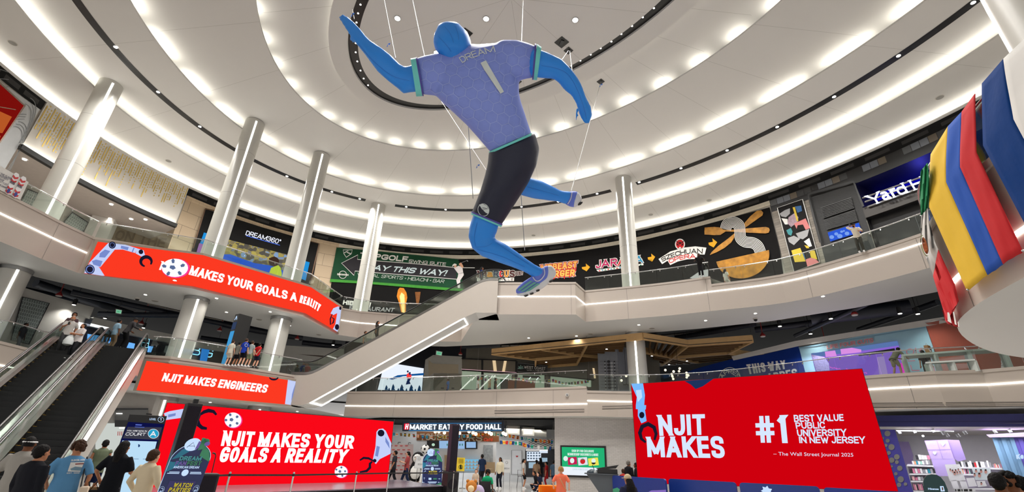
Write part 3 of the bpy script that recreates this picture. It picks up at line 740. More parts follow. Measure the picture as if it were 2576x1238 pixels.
# ================================================================= LED screens
def em(name, c, e=1.0): return mat(name, c, emit=e)
SRED = em('screen_red', (252,58,34)); SRED2 = em('stage_screen_red', (250,8,24)); SRED3 = em('right_screen_red', (206,0,14))
SWH = em('screen_white', (255,255,255),1.1); SLIL = em('screen_lilac', (196,208,248)); SMID = em('screen_steel_blue', (120,140,205)); SDK = em('screen_dark', (26,24,44)); SCY = em('screen_sky', (120,186,255)); SMAG = em('screen_magenta', (255,60,150))
SWB = em('screen_pale', (216,232,255))
CASE = mat('screen_case', (22,22,24),.5)
def cv(ox, oy, s): return lambda pts: [(ox+x/s, oy+y/s) for x, y in pts]
def foot(surf, par, x, y, r, ry=None, off=.2, halo=True, rot=0):
    ry = ry or r
    if halo: art('football_glow', surf, [circ(x+r*.06, y+ry*.05, r*1.08, ry*1.06)], SMAG, off-.02, par)
    art('football_picture', surf, [circ(x, y, r, ry)], SWH, off, par)
    ps = [circ(x-r*.18, y-ry*.05, r*.26, ry*.26,5, rot=rot)]
    for k in range(5):
        a = math.radians(rot+36+72*k); ps.append(circ(x-r*.1+r*.74*math.cos(a), y+ry*.74*math.sin(a), r*.2, ry*.2,5, rot=rot+36+72*k))
    art('football_patch', surf, ps, em('screen_grey_blue', (92,110,150)), off+.02, par)
def claw(surf, par, pts, w, off=.26):
    n = len(pts); art('gripper_picture', surf, stroke(pts, [w*(.45+.75*math.sin(PI*(i+.5)/n)) for i in range(n)]), SDK, off, par)
def mid(ps): return sum((Vector(p) for p in ps), Vector((0,0)))/len(ps)
# ---- long bent screen of the top level
S = PL(E3b); t = thing('led_screen', 'long bent red LED screen on the top level reading MAKES YOUR GOALS A REALITY', 'screen', S(511,690))
art('display', S, [[(246,608),(511,642),(485,720),(212,688)],[(511,642),(783,723),(768,788),(485,720)],[(783,723),(859,774),(849,835),(768,788)]], SRED, .16, t, thick=.1)
art('bezel', S, [[(240,602),(512,637),(511,642),(246,608)],[(512,637),(784,718),(783,723),(511,642)],[(784,718),(863,771),(859,774),(783,723)],[(240,602),(246,608),(212,688),(205,688)],[(859,774),(863,771),(853,838),(849,835)]], mat('bezel_beige', (150,138,124),.5),.2, t, thick=.1)
block('lettering', 'NJIT', S, [(407,657),(476,669),(470,691),(401,679)], SWH, .2, t, wt=.22, gap=.08, shear=.1)
block('lettering', 'MAKES YOUR GOALS A', S, [(482,668),(747,738),(747,760),(475,691)], SWH, .2, t, wt=.22, gap=.08, shear=.1)
def fnR(u, v):
    k = min(1, u/.45); j = max(0,(u-.45)/.55); T = Vector((757,742)).lerp((783,750), k) if u < .45 else Vector((783,750)).lerp((808,767), j)
    B = Vector((752,761)).lerp((778,769), k) if u < .45 else Vector((778,769)).lerp((801,784), j); return B.lerp(T, v)
block('lettering', 'REALITY', S, None, SWH, .2, t, wt=.22, gap=.08, fn=fnR, asp=2.9, maxlen=8)
c = cv(200,560,5.158)
art('robot_arm_picture', S, [c([(62,655),(75,590),(120,540),(215,545),(262,590),(325,690),(290,690)]), c([(120,530),(370,268),(480,275),(455,355),(270,580),(200,560)]), c([(380,268),(430,262),(600,288),(750,335),(722,395),(560,350),(440,352)]), c([(745,335),(832,360),(850,420),(805,442),(728,400)])], SLIL, .2, t)
art('robot_arm_shading', S, [c([(265,400),(330,350),(400,370),(330,455),(255,450)]), c([(540,300),(640,320),(625,360),(535,335)]), c([(160,500),(215,480),(300,500),(270,575),(180,545)]), c([(700,325),(715,330),(690,390),(675,385)])], SMID, .22, t)
art('robot_joint_picture', S, [c(circ(425,292,46)), c(circ(797,380,30)), c(circ(135,608,62))], SDK, .24, t)
art('robot_joint_ring', S, [c(p) for p in stroke(circ(135,608,46),12, True)+stroke(circ(425,292,30),5, True)], SMID, .26, t)
claw(S, t, c(circ(865,508,70,62,18,105,395)),7.5)
foot(S, t, 440,674,33,23,.3, True, 15)
c = cv(480,560,4.127)
art('robot_arm_picture', S, [c([(1450,945),(1480,890),(1530,870),(1566,885),(1540,1100),(1522,1135),(1475,1105),(1500,1060),(1520,940),(1480,960)])], SLIL, .2, t)
art('robot_joint_picture', S, [c(circ(1518,1085,22,30)), c(circ(1552,890,12,18))], SDK, .22, t)
claw(S, t, c([(1468,950),(1448,1000),(1450,1060),(1478,1040),(1488,1000),(1462,985)]),3)
# ---- middle level screen
S = PL(E2b); t = thing('led_screen', 'red LED screen on the middle level reading NJIT MAKES ENGINEERS', 'screen', S(560,960))
art('display', S, [[(369,908),(416,914),(392,986),(343,982)],[(416,914),(600,936),(746,960),(733,1019),(600,1007),(392,986)]], SRED, .16, t, thick=.1)
art('bezel', S, [[(362,903),(600,931),(749,955),(746,960),(600,936),(369,908)],[(362,903),(369,908),(343,982),(334,983)],[(334,983),(343,982),(600,1007),(733,1019),(733,1023),(600,1012)],[(746,960),(749,955),(737,1021),(733,1019)]], MATS['bezel_beige'],.2, t, thick=.1)
block('lettering', 'NJIT MAKES ENGINEERS', S, [(413,938),(675,968),(671,989),(407,959)], SWH, .2, t, wt=.22, gap=.08, shear=.12)
c = cv(600,800,5.203)
art('robot_arm_picture', S, [c([(648,806),(758,832),(690,1140),(608,1128),(722,912)])], SLIL, .2, t)
art('robot_arm_shading', S, [c([(700,1000),(720,930),(745,860),(735,960),(690,1090)])], SMID, .22, t)
claw(S, t, c(circ(462,775,56,32,10,5,175)),4)
# ---- stage screen
SC_A, SC_B = atz(353,1226,.4), atz(975,1211,.4)
S = VP(SC_A, SC_B); t = thing('led_screen', 'large red LED wall standing on the stage at lower left', 'screen', S(660,1219))
art('display', S, [[(421,1013.5),(990,1061),(975,1211),(353,1226)]], SRED2,.0, t, maxlen=120)
art('housing', S, [[(420,1012.5),(991,1060),(976,1212),(352,1227)]], CASE, -.02, t, maxlen=200, thick=.3)
block('lettering', 'NJIT MAKES YOUR', S, [(562,1083),(891,1096),(889,1129),(557,1122)], SWH, .03, t, wt=.22, gap=.08, shear=.1)
block('lettering', 'GOALS A REALITY', S, [(558,1124),(876,1131),(869,1165),(551,1163)], SWH, .03, t, wt=.22, gap=.08, shear=.1)
foot(S, t, 586,1057,21,19,.05); foot(S, t, 858,1187,16,15,.05, True, 30)
c = cv(300,1000,5.203)
art('robot_arm_picture', S, [c([(585,208),(660,180),(825,152),(940,145),(1000,150),(1062,195),(1050,252),(960,262),(830,265),(612,296)])], SLIL, .03, t)
art('robot_arm_shading', S, [c([(640,225),(740,205),(735,240),(640,262)])], SMID, .04, t)
art('robot_joint_picture', S, [c(circ(962,195,32))], SDK, .05, t)
claw(S, t, c([(1060,225),(1110,190),(1170,172),(1235,185),(1272,228)]),8,.05); claw(S, t, c([(1055,225),(1022,290),(1040,360),(1085,398),(1148,408)]),9,.05)
c = cv(640,620,2.003)
art('robot_arm_picture', S, [c([(615,935),(626,921),(648,918),(662,930),(690,992),(686,1045),(662,1003),(645,965),(648,1000),(632,1072),(612,1097),(596,1078),(610,1010)])], SLIL, .03, t)
art('robot_arm_shading', S, [c([(660,960),(678,990),(682,1020),(660,985)]), c([(616,1005),(632,1010),(622,1060),(608,1055)])], SMID, .04, t)
art('robot_joint_picture', S, [c(circ(638,941,17)), c(circ(606,1080,9))], SDK, .05, t)
claw(S, t, c([(598,1080),(575,1068),(550,1066),(531,1078)]),5,.05); claw(S, t, c([(594,1084),(582,1095),(582,1115),(565,1132),(531,1138)]),6,.05)
# ---- right screen
SD_A, SD_B = atz(1588,967,5.6), atz(2168,928,5.6)
S = VP(SD_A, SD_B); t = thing('led_screen', 'biggest red LED wall at lower right reading #1 BEST VALUE', 'screen', S(1920,1215))
art('display', S, [[(1588,967),(2168,928),(2259,1236),(1605,1215)]], SRED3,0, t, maxlen=150)
art('housing', S, [[(1587,966),(2169,927),(2260,1237),(1604,1216)]], CASE, -.02, t, maxlen=200, thick=.35)
b_ = S(1930,1300,-.18);
mb = MB()
for px in (1640,1800,1960,2120,2240):
    q = S(px, 1212,-.2); mb.bar((q.x, q.y, 0),(q.x, q.y, q.z+.1),.12)
mb.build('support_frame', DSTEEL, t)
for s_, q in (('NJIT', [(1654,1044),(1773,1042),(1775,1094),(1659,1097)]),('MAKES', [(1626,1099),(1818,1097),(1825,1153),(1629,1150)]),('#', [(1899,1047),(1945,1046),(1950,1114),(1903,1114)]),('1', [(1950,1045),(1976,1044),(1983,1115),(1957,1115)]),('BEST VALUE', [(1996,1044),(2121,1042),(2123,1059),(1998,1062)]),('PUBLIC', [(2000,1063),(2074,1061),(2076,1078),(2003,1079)]),('UNIVERSITY', [(2004,1081),(2128,1079),(2130,1097),(2006,1098)]),('IN NEW JERSEY', [(2009,1099),(2175,1098),(2177,1116),(2011,1115)])):
    block('lettering', s_, S, q, SWB, .03, t, wt=.16 if s_ == '#' else .2 if len(s_) < 6 else .19, gap=.08)
text('lettering', '– The Wall Street Journal 2025', S, [(1945,1137),(2146,1140),(2147,1152),(1946,1149)], SWB, .03, t)
c = cv(1280,620,2.003)
art('robot_arm_picture', S, [c([(616,692),(676,690),(686,750),(682,800),(640,800),(645,760),(628,722)]), c([(640,800),(692,800),(690,822),(640,820)]), c([(650,820),(686,822),(694,880),(668,892),(650,855)])], SCY, .03, t)
art('robot_arm_shading', S, [c([(640,725),(668,722),(672,760),(650,785)])], em('screen_pale_sky', (190,222,255)),.04, t)
art('robot_joint_picture', S, [c(circ(670,850,13,16))], SDK, .05, t)
claw(S, t, c([(690,988),(668,970),(660,940),(672,908),(702,895),(732,912),(742,945),(734,976)]),9,.05)
art('gripper_picture', S, [[(1722,959),(1742,957),(1795,953),(1768,972),(1750,979),(1738,968)]], em('screen_navy', (30,50,92)),.04, t)
# ================================================================= top level: frieze, shopfronts, banners
ZF, ZT = 23.15,22.7
TAN = brick_mat('tan_tile', (176,156,130),(168,148,122),(112,98,82),2.4,1.35,.6,.02)
GREIGE = brick_mat('greige_tile', (196,188,172),(188,180,164),(168,160,146),.8,.62,.6,.012)
TANS = brick_mat('tan_small_tile', (182,160,132),(172,152,126),(140,122,102),.8,.62,.6,.012)
BRICKD = brick_mat('black_brick', (15,15,16),(10,10,11),(5,5,5),.34,.12,.6,.015)
WOODG = brick_mat('grey_wood_plank', (128,120,110),(104,97,88),(70,65,60),1.6,.22,.6,.008)
PRINT = mat('print_black', (15,14,14),.8, vary=.12, scale=.8)
PWH = mat('print_white', (214,212,208),.6); PGR = mat('print_grey', (150,150,152),.6)
# frieze
for i, (pa, pb, lb) in enumerate((((-60,130),(114,256), 'left'),((472,477),(2600,120), 'right'))):
    o = band('trim_black_frieze', th_px(*pa), th_px(*pb), ZF, ZW-.12,.05, FRIEZE, 24 if i == 0 else 90); struct(o)
VENTM = mat('vent_black', (13,13,14),.5)
vx = [(20,200),(72,236)] + [(486+34.5*k, 0) for k in range(11)]
def ledge_y(px):                                # image height of the wall top above a given image column
    lo, hi = -400,700
    for _ in range(40):
        m_ = (lo+hi)/2
        if WS(px, m_).z > ZW: lo = m_
        else: hi = m_
    return lo
a0, a1 = arc(th_px(476,480), th_px(2560,180))
mb = MB(); n = 34
for k in range(n):
    u0, u1 = a0+(a1-a0)*(k+.16)/n, a0+(a1-a0)*(k+.84)/n; E = WALLE.off(-.06); annulus(mb, E, 23.33, E, 23.62,6, u0, u1)
a0, a1 = arc(th_px(-50,150), th_px(108,252))
for k in range(3):
    u0, u1 = a0+(a1-a0)*(k+.14)/3, a0+(a1-a0)*(k+.9)/3; E = WALLE.off(-.06); annulus(mb, E, 23.3, E, 23.66,6, u0, u1)
struct(mb.build('trim_frieze_vents', VENTM))
struct(band('wall_tile_course_tan', th_px(472,490), th_px(853,618), ZT, ZF, .04, TANS, 30, uvs=True))
struct(band('wall_tile_course_greige', th_px(853,618), th_px(1937,510), ZT, ZF, .05, GREIGE, 50, uvs=True))
struct(band('wall_tan_tiles', th_px(472,490), th_px(520,520),13.2, ZT, .03, TAN, 8, uvs=True))
struct(band('wall_tan_tiles_right', th_px(795,610), th_px(856,625),13.2, ZT, .03, TAN, 8, uvs=True))
# mosaic course right of the food banner
MOS = [mat('mosaic_%s' % n_, c_, .4) for n_, c_ in (('slate', (96,100,108)),('bronze', (92,82,68)),('coal', (46,46,48)),('ash', (70,72,74)))]
struct(band('wall_dark_course', th_px(1937,515), th_px(2600,140),21.9, ZF, .03, mat('dark_course', (11,11,12),.5),30))
a0, a1 = arc(th_px(1940,520), th_px(2450,290)); ms = [MB() for _ in MOS]
random.seed(3)
for k in range(26):
    if k in (8,9,13,14,19): continue
    E = WALLE.off(-.06); annulus(ms[[0,1,2,3][(k*7+k//3) % 4]], E, 22.55, E, 23.1,2, a0+(a1-a0)*(k+.03)/26, a0+(a1-a0)*(k+.97)/26)
for q, m_ in zip(ms, MOS): struct(q.build('trim_mosaic_tiles', m_))
# ---- left: gold dash wall over a recessed shop
ZR = 19.95
EW = Ell(tuple(WALLE.c), WALLE.a+.02, WALLE.b+.02,140.4)
struct(band('wall_white_panel', th_px(114,262), th_px(472,480), ZR, ZW-.1,.06, WHITE, 30))
struct(band('trim_black_sill', th_px(44,369), th_px(441,569), ZR-.22, ZR+.12,.35, BLACK, 30))
struct(strip('light_wall_washer', WALLE.off(-.22), ZR+.14,.08, *arc(th_px(48,371), th_px(438,567)),30))
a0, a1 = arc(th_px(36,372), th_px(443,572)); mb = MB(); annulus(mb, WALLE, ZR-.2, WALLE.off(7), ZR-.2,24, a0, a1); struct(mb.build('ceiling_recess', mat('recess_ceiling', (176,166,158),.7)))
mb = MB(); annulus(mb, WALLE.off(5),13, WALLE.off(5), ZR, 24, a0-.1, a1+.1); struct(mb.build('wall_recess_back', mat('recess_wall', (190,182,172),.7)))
WR = CY(WALLE.off(4.9))
GOLD = mat('gold_leaf', (206,176,92),.3,.55, vary=.25, scale=6)
t = thing('gold_dash_mural', 'gold dashes and dots dripping down the white wall at upper left', 'wall decor', WS(300,400,.1)); random.seed(11)
a0, a1 = arc(th_px(116,262), th_px(470,484)); nC = 66; md, mt = MB(), MB(); E = WALLE.off(-.085)
for k in range(nC):
    u = a0+(a1-a0)*(k+.5)/nC; du = (a1-a0)/nC*.23; z = ZW-.15; zend = 24.0-1.1-random.random()*1.1 - (.9 if k % 5 == 3 else 0)-(1.0*(k/nC) if k > 30 else .3*random.random())
    if k % 2: z -= random.random()*.3
    while z > zend:
        if k % 3 == 1 or random.random() < .3: h = .13
        else: h = .5+random.random()*1.2
        h = min(h, z-zend+.13); n_ = 8; c = []
        for i in range(16):
            t_ = 2*PI*i/16; dz = max(0, h/2-.065)*(1 if math.sin(t_) > 0 else -1)+.065*math.sin(t_); p = E.p(u+du*math.cos(t_)); c.append((p.x, p.y, z-h/2+dz))
        (md if h > .2 else mt).add(c, [tuple(range(16))]); z -= h+.12
md.build('gold_dash', GOLD, t); mt.build('gold_dot', GOLD, t)
for px, py in ((62,401),(280,514),(277,550),(330,551),(366,552)):
    p = atz(px, py, ZR-.22); downlight('recess_downlight', p, .13, 'round downlight in the recessed ceiling below the gold mural', 'downlights below the gold mural', 60)
LATM = mat('lattice_metal', (206,212,208),.5); LATD = mat('lattice_dark', (110,118,116),.6)
def lattice(label, quad, surf, nx, ny, name='lattice_screen', off=.0, ink=LATD, ground=LATM):
    t = thing(name, label, 'screen wall', surf(*mid(quad), off)); art('panel', surf, [quad], ground, off, t)
    def L(u, v): return (Vector(quad[0]).lerp(quad[1], u)).lerp(Vector(quad[3]).lerp(quad[2], u), v)
    ps = []
    for i in range(nx):
        for j in range(ny):
            o = .5*(j % 2)
            for a in range(4):
                c_, s_ = [(1,0),(0,1),(-1,0),(0,-1)][a]
                def P(x, y): return tuple(L(min(1, max(0,(i+.25+o*.5+.36*(x*c_-y*s_))/nx)), min(1, max(0,(j+.5+.46*(x*s_+y*c_))/ny))))
                ps.append([P(.12,-.1), P(1,.15), P(.62,.75), P(.3,.3)])
    art('star_cutout', surf, ps, ink, off+.03, t, maxlen=200)
    art('frame', surf, stroke(quad, 3, True), DSTEEL, off+.04, t); return t
lattice('pale lattice storefront grille behind the far left glass railing', [(70,476),(112,492),(100,530),(52,508)], WR, 9,5)
lattice('pale lattice grille behind the railing just right of the leftmost column', [(182,534),(222,560),(206,590),(160,560)], WR, 9,5)
t = thing('lettered_tan_wall', 'tan stone wall with faint brown letters behind the upper left railing', 'wall', WR(370,600))
art('panel', WR, [[(286,570),(440,574),(470,640),(270,612)]], TAN if False else mat('tan_stone', (150,132,110),.6, vary=.1),.05, t)
block('lettering', 'ON THE', WR, [(296,578),(420,600),(412,626),(286,602)], mat('tan_ink', (118,100,80),.6),.1, t, wt=.2)
# pilaster at the shop entrance
mb = MB(); q = WR(262,560,.5); mb.box((q.x, q.y, 16.5),(1.6,1.2,7),.5); struct(mb.build('wall_shop_pier', WHITE))
# far left shop window with red glow
t = thing('shopfront', 'grey shopfront with curved line pattern around a glowing red window, far left', 'shopfront', WS(20,300))
art('wall_panel', WS, [[(-60,150),(0,205),(100,275),(44,372),(-20,480),(-80,480)]], mat('patterned_grey', (186,188,190),.6),.10, t, maxlen=30)
art('window', WS, [[(-60,160),(0,212),(60,266),(-6,366),(-60,460)]], em('window_red', (126,16,12),.9),.14, t)
art('window_glow', WS, [[(-40,262),(30,294),(6,335),(-40,330)],[(-40,340),(2,342),(-8,366),(-40,420)]], em('window_amber', (190,92,40),.9),.16, t)
art('window_frame', WS, stroke([(-60,158),(0,208),(63,266),(-8,370)],3.5)+stroke([(-40,262),(40,276)],2), mat('bronze_frame', (150,128,110),.4,.4),.18, t)
ps = []
for k in range(3):
    d = k*6; ps += stroke(bez((20-d*.2,440-d),(70+d, 340-d*.2),(62+d, 320-d),(34+d, 318-d)),1.6); ps += stroke(bez((48+d*.6,360),(88+d, 300-d),(84+d, 268-d),(64+d, 262-d*1.3)),1.6)
    ps += stroke([(40+d*.4,300-d*1.1),(62+d*.4,300-d)],1.4); ps += stroke([(0,222-d*4),(22,218-d*3)],1.4)
art('line_pattern', WS, ps, mat('pattern_line', (128,130,132),.6),.13, t)
# drinks poster on the left railing
SRL = PL(shift(E3a, .06)); t = thing('poster', 'white drinks poster with two striped cans hung on the upper left railing', 'poster', SRL(35,470))
art('sheet', SRL, [[(-30,398),(0,417),(72,458),(51,503),(0,478),(-30,462)]], PWH, .04, t, thick=.02)
for x0, y0 in ((42,440),(60,449)):
    c = lambda ps: [(x0+(x*.9-y*.5), y0+(y*1.0+x*.5)) for x, y in ps]
    art('can_picture', SRL, [c([(-7,0),(-4,-4),(4,-4),(7,0),(7,44),(4,48),(-4,48),(-7,44)])], mat('can_white', (226,226,228),.5),.06, t)
    art('can_stripe', SRL, [c([(-7, y),(0, y+3),(7, y-1),(7, y+4),(0, y+8),(-7, y+5)]) for y in (3,12,30,39)], mat('can_red', (190,40,44),.5),.07, t)
    art('can_emblem', SRL, [c([(-4,38),(0,34),(4,38),(2,45),(-3,45)])], mat('can_blue', (40,60,140),.5),.08, t)
    block('lettering', 'ULTRA', SRL, c([(-6,17),(6,17),(6,23),(-6,23)]), mat('can_ink', (60,60,80),.5),.08, t)
INKB = mat('poster_ink', (40,46,80),.5)
for s_, q in (('O THE CLOCK', [(-2,432),(31,448),(29,453),(-4,437)]),('D EATERY', [(-4,437),(22,450),(20,455),(-6,442)]),('LOCUP', [(-2,447),(11,453),(9,458),(-4,451)]),('BOTTLES', [(-2,454),(20,463),(18,467),(-4,457)]),('FOR GAMES', [(-4,461),(20,472),(18,476),(-6,465)])): block('lettering', s_, SRL, q, INKB, .07, t, wt=.14)
# ---- DREAM360 shopfront
t = thing('shopfront', 'charcoal DREAM360 shopfront with a big video screen between two columns', 'shopfront', WS(660,640))
CHAR = mat('charcoal_panel', (19,18,18),.6)
art('facade', WS, [[(517,526),(660,572),(803,613),(790,690),(760,760),(600,720),(470,680),(488,610)]], CHAR, .12, t)
art('portal_frame', WS, stroke([(486,625),(516,526)],3)+stroke([(516,525),(548,532)],3)+stroke([(770,604),(803,613),(778,720)],3), mat('bronze_dark', (92,66,44),.4,.3),.2, t)
block('lettering', 'DREAM360°', WS, [(621,580),(708,603),(704,615),(617,591)], em('sign_white', (236,240,255),1.4),.22, t, wt=.13)
art('sign_glow', WS, [p for p in stroke([(619,593),(704,617)],1.2)], em('sign_blue', (90,130,255),1.2),.2, t)
nm = bpy.data.materials.new('crowd_video'); nm.use_nodes = True; nt = nm.node_tree; b = nt.nodes['Principled BSDF']; b.inputs['Base Color'].default_value = (0,0,0,1)
tc = nt.nodes.new('ShaderNodeTexCoord'); vo = nt.nodes.new('ShaderNodeTexVoronoi'); vo.inputs['Scale'].default_value = 2.6; vo.feature = 'SMOOTH_F1'; vo.inputs['Smoothness'].default_value = .4
cr = nt.nodes.new('ShaderNodeValToRGB'); e = cr.color_ramp.elements; e[0].position = .1; e[0].color = (*lin((40,32,20)),1); e[1].position = .9; e[1].color = (*lin((120,160,210)),1)
for p_, c_ in ((.35,(90,78,34)),(.55,(196,176,52)),(.72,(112,96,60))): x_ = e.new(p_); x_.color = (*lin(c_),1)
sp = nt.nodes.new('ShaderNodeSeparateColor'); nt.links.new(tc.outputs['Object'], vo.inputs['Vector']); nt.links.new(vo.outputs['Color'], sp.inputs[0]); nt.links.new(sp.outputs[0], cr.inputs[0])
nt.links.new(cr.outputs[0], b.inputs['Emission Color']); b.inputs['Emission Strength'].default_value = .75
VQ = [(575,603),(724,641),(706,720),(548,690)]
art('video_screen', WS, [VQ], nm, .2, t, maxlen=25)
art('video_blue_band', WS, [[(563,640),(580,640),(640,662),(680,668),(716,682),(706,720),(548,690)]], em('video_blue', (24,92,216)),.23, t)
art('video_player', WS, [[(676,690),(682,674),(700,667),(706,674),(709,688),(707,712),(672,702)]], em('video_yellow', (206,222,60)),.25, t)
art('video_player_head', WS, [circ(689,658,13,12),[(676,650),(690,645),(701,652),(698,668),(684,666)]], em('video_skin', (62,42,34)),.26, t)
art('side_poster', WS, [[(513,585),(524,588),(514,630),(498,626)],[(764,656),(779,660),(769,706),(754,700)]], em('poster_sky', (40,160,240),.8),.22, t)
art('side_poster_foot', WS, [[(501,612),(518,616),(513,640),(494,636)]], em('poster_pink', (190,130,200),.8),.24, t)
# ---- golf banner
GRN = mat('golf_green', (22,62,40),.7, vary=.35, scale=.5)
t = thing('wall_banner', 'wide green TOPGOLF banner with a left pointing arrow and a golfer', 'banner', WS(1000,690))
c = cv(830,600,6.19)
art('backing', WS, [[(835,704),(1160,733),(1195,735),(1195,800),(820,800)], c([(2000,325),(2250,320),(2250,830),(2060,820)])], PRINT, .10, t)
art('print', WS, [c([(105,140),(700,195),(1400,262),(2000,325),(2090,820),(1400,770),(600,705),(0,672),(20,580)])], GRN, .14, t)
art('grass_picture', WS, [c([(5,630),(500,665),(1200,715),(2070,785),(2080,825),(1400,775),(600,708),(0,676)])], mat('golf_grass', (60,130,50),.7, vary=.2, scale=4),.17, t)
AR = [(180,385),(435,255),(428,325),(565,337),(1300,392),(1970,455),(1970,635),(1300,580),(560,522),(392,507),(375,575)]
art('arrow_picture', WS, [c(AR)], mat('print_charcoal', (40,38,42),.6),.18, t)
art('arrow_outline', WS, [c(p) for p in stroke([(2255,458),(1970,455),(1300,392),(565,337),(428,325),(435,255),(180,385),(375,575),(392,507),(560,522),(1300,580),(1970,635)],9)], PWH, .20, t)
block('lettering', 'TOPGOLF', WS, [(907,635),(1028,645.5),(1024.5,659.5),(904,647.5)], PWH, .21, t, wt=.24, gap=.1)
block('lettering', 'SWING SUITE', WS, [(1029,652.5),(1122.5,661),(1121,669),(1028,660.5)], PWH, .21, t, wt=.15)
block('lettering', 'PLAY THIS WAY!', WS, [(911,664),(1126,680),(1121,694.5),(906,677)], mat('print_ice', (190,206,210),.6),.21, t, wt=.22, shear=.25)
block('lettering', 'VIRTUAL SPORTS • HIBACHI • BAR', WS, [(899,686),(1118.5,704),(1116.5,712.5),(898,694)], mat('print_mist', (190,198,190),.6),.21, t, wt=.11, shear=.15)
art('shield_logo', WS, [c(p) for p in stroke([(205,178),(350,178),(332,238),(255,294),(218,238)],10, True)+stroke([(225,225),(255,205),(285,225),(320,235)],14)+stroke([(268,205),(266,190),(290,198)],7)], PWH, .21, t)
art('round_logo', WS, [c(p) for p in stroke(circ(200,565,58),7, True)], PWH, .20, t)
block('lettering', 'DREAM360', WS, c([(115,543),(290,556),(288,582),(113,570)]), PWH, .22, t, wt=.2)
art('golfer_cap', WS, [c([(1900,440),(1915,405),(1940,390),(1968,398),(1975,415),(1930,425)])], PWH, .22, t)
art('golfer_skin', WS, [c([(1928,424),(1972,416),(1965,448),(1945,455)]), c([(2005,400),(2030,375),(2052,385),(2080,440),(2060,460),(2040,415),(2012,412)])], mat('print_skin', (200,150,120),.6),.23, t)
art('golfer_clothes', WS, [c([(1932,462),(2000,425),(2062,445),(2075,530),(2000,552),(1960,500)]), c([(1998,555),(2078,535),(2085,570),(2030,650),(2025,770),(1992,772),(1968,650),(1990,600)])], mat('print_pale', (206,200,200),.6),.22, t)
art('golf_club', WS, [c(p) for p in stroke([(2020,390),(2130,345)],5)+stroke([(2130,340),(2150,358)],14)], PGR, .22, t)
block('lettering', 'HIBACHI', WS, [(864,755),(934,761),(931,773),(862,766)], PWH, .16, t, wt=.26)
block('lettering', 'RESTAURANT', WS, [(880,769),(994,775),(990,785),(878,780)], PGR, .16, t, wt=.2)
FL = em('print_flame', (230,160,60),.55)
art('flame_picture', WS, [c([(1110,1150),(1075,1000),(1040,900),(1060,800),(1090,765),(1150,775),(1190,840),(1205,920),(1185,1010),(1180,1160)])], mat('print_flame_deep', (196,120,34),.6, vary=.4, scale=3),.15, t)
art('flame_core', WS, [c([(1125,1150),(1100,1000),(1085,900),(1115,840),(1160,880),(1165,1000),(1165,1160)])], mat('print_flame_pale', (240,206,130),.6, vary=.3, scale=4),.17, t)
art('torch_picture', WS, [c([(1325,835),(1412,832),(1395,960),(1375,1035),(1345,1020),(1338,950)])], mat('print_brown', (120,76,40),.6, vary=.4, scale=4),.15, t)
# ---- food hall banner
t = thing('wall_banner', 'long black food banner with SZECHUAN OPERA logo, golden cutlery and noodle bowl', 'banner', WS(1560,650))
art('backing', WS, [[(1186,653),(1313,646.5),(1450,633),(1595,609.5),(1760,569),(1936,521.5),(1962,630),(1975,720),(1800,770),(1500,790),(1186,790)]], PRINT, .10, t, maxlen=25)
c = cv(1180,600,6.19)
def outlined(s, q, fill, edge=PWH, wt=.2, g=1.3, fn=None, asp=None, off=.16, **kw):
    block('lettering_outline', s, WS, q, edge, off, t, wt=wt, grow=g, fn=fn, asp=asp, **kw); block('lettering', s, WS, q, fill, off+.04, t, wt=wt, fn=fn, asp=asp, **kw)
MAR = mat('print_maroon', (70,34,34),.6); ORG = mat('print_orange', (196,128,40),.6); RED_ = mat('print_red', (186,30,36),.6); BLU = mat('print_blue', (40,130,170),.6); NVY = mat('print_navy', (40,52,84),.6); MGN = mat('print_magenta', (170,30,84),.6); BLKP = mat('print_ink', (22,20,20),.6)
for s_, x0, x1, m_ in (('M', 1201,1224, MAR),('a', 1225,1240, ORG),('R', 1241,1255, NVY),('C', 1256,1267, RED_),('U', 1268,1280, ORG),('S', 1282,1295, MAR)):
    outlined(s_, [(x0,681 if s_ != 'a' else 680),(x1,680),(x1,697),(x0,698)], m_, wt=.22, g=1.0, serif=.12 if s_ in 'MRU' else 0)
outlined('LIVE!', [(1297,683),(1316,683),(1315,692),(1297,694)], MAR, wt=.18, g=.7)
art('plate_picture', WS, [[(1200,700),(1293.5,699),(1293,707),(1200,708)]], PWH, .15, t)
block('lettering', 'BAR & GRILLE', WS, [(1203,701.5),(1291,700.5),(1291,705.5),(1203,706.5)], MAR, .18, t, wt=.13, gap=.5)
TANF = mat('print_amber', (222,168,84),.6)
for q, s_ in (([(1361,667),(1453,657),(1451,674),(1361,681)], 'MRBEAST'),([(1367,683),(1447,677),(1445,694),(1368,699)], 'BURGER')):
    block('lettering_outline', s_, WS, q, PWH, .15, t, wt=.24, grow=2.6); block('lettering_outline', s_, WS, q, RED_, .17, t, wt=.24, grow=1.5); block('lettering', s_, WS, q, TANF, .20, t, wt=.24)
art('drip_picture', WS, [[(x, 694),(x+3,694),(x+2.4,694+h),(x+.6,694+h)] for x, h in ((1372,8),(1381,5),(1392,9),(1404,6),(1418,8),(1431,5))]+[[(x, 672),(x+3,672),(x+2.4,672+h),(x+.6,672+h)] for x, h in ((1440,8),(1447,10))], RED_, .165, t)
AMB = mat('print_gold_flat', (206,152,36),.6)
art('arrow_picture', WS, [c([(1755,447),(1822,437),(1818,390),(1884,445),(1830,512),(1826,466),(1760,474)])], AMB, .16, t)
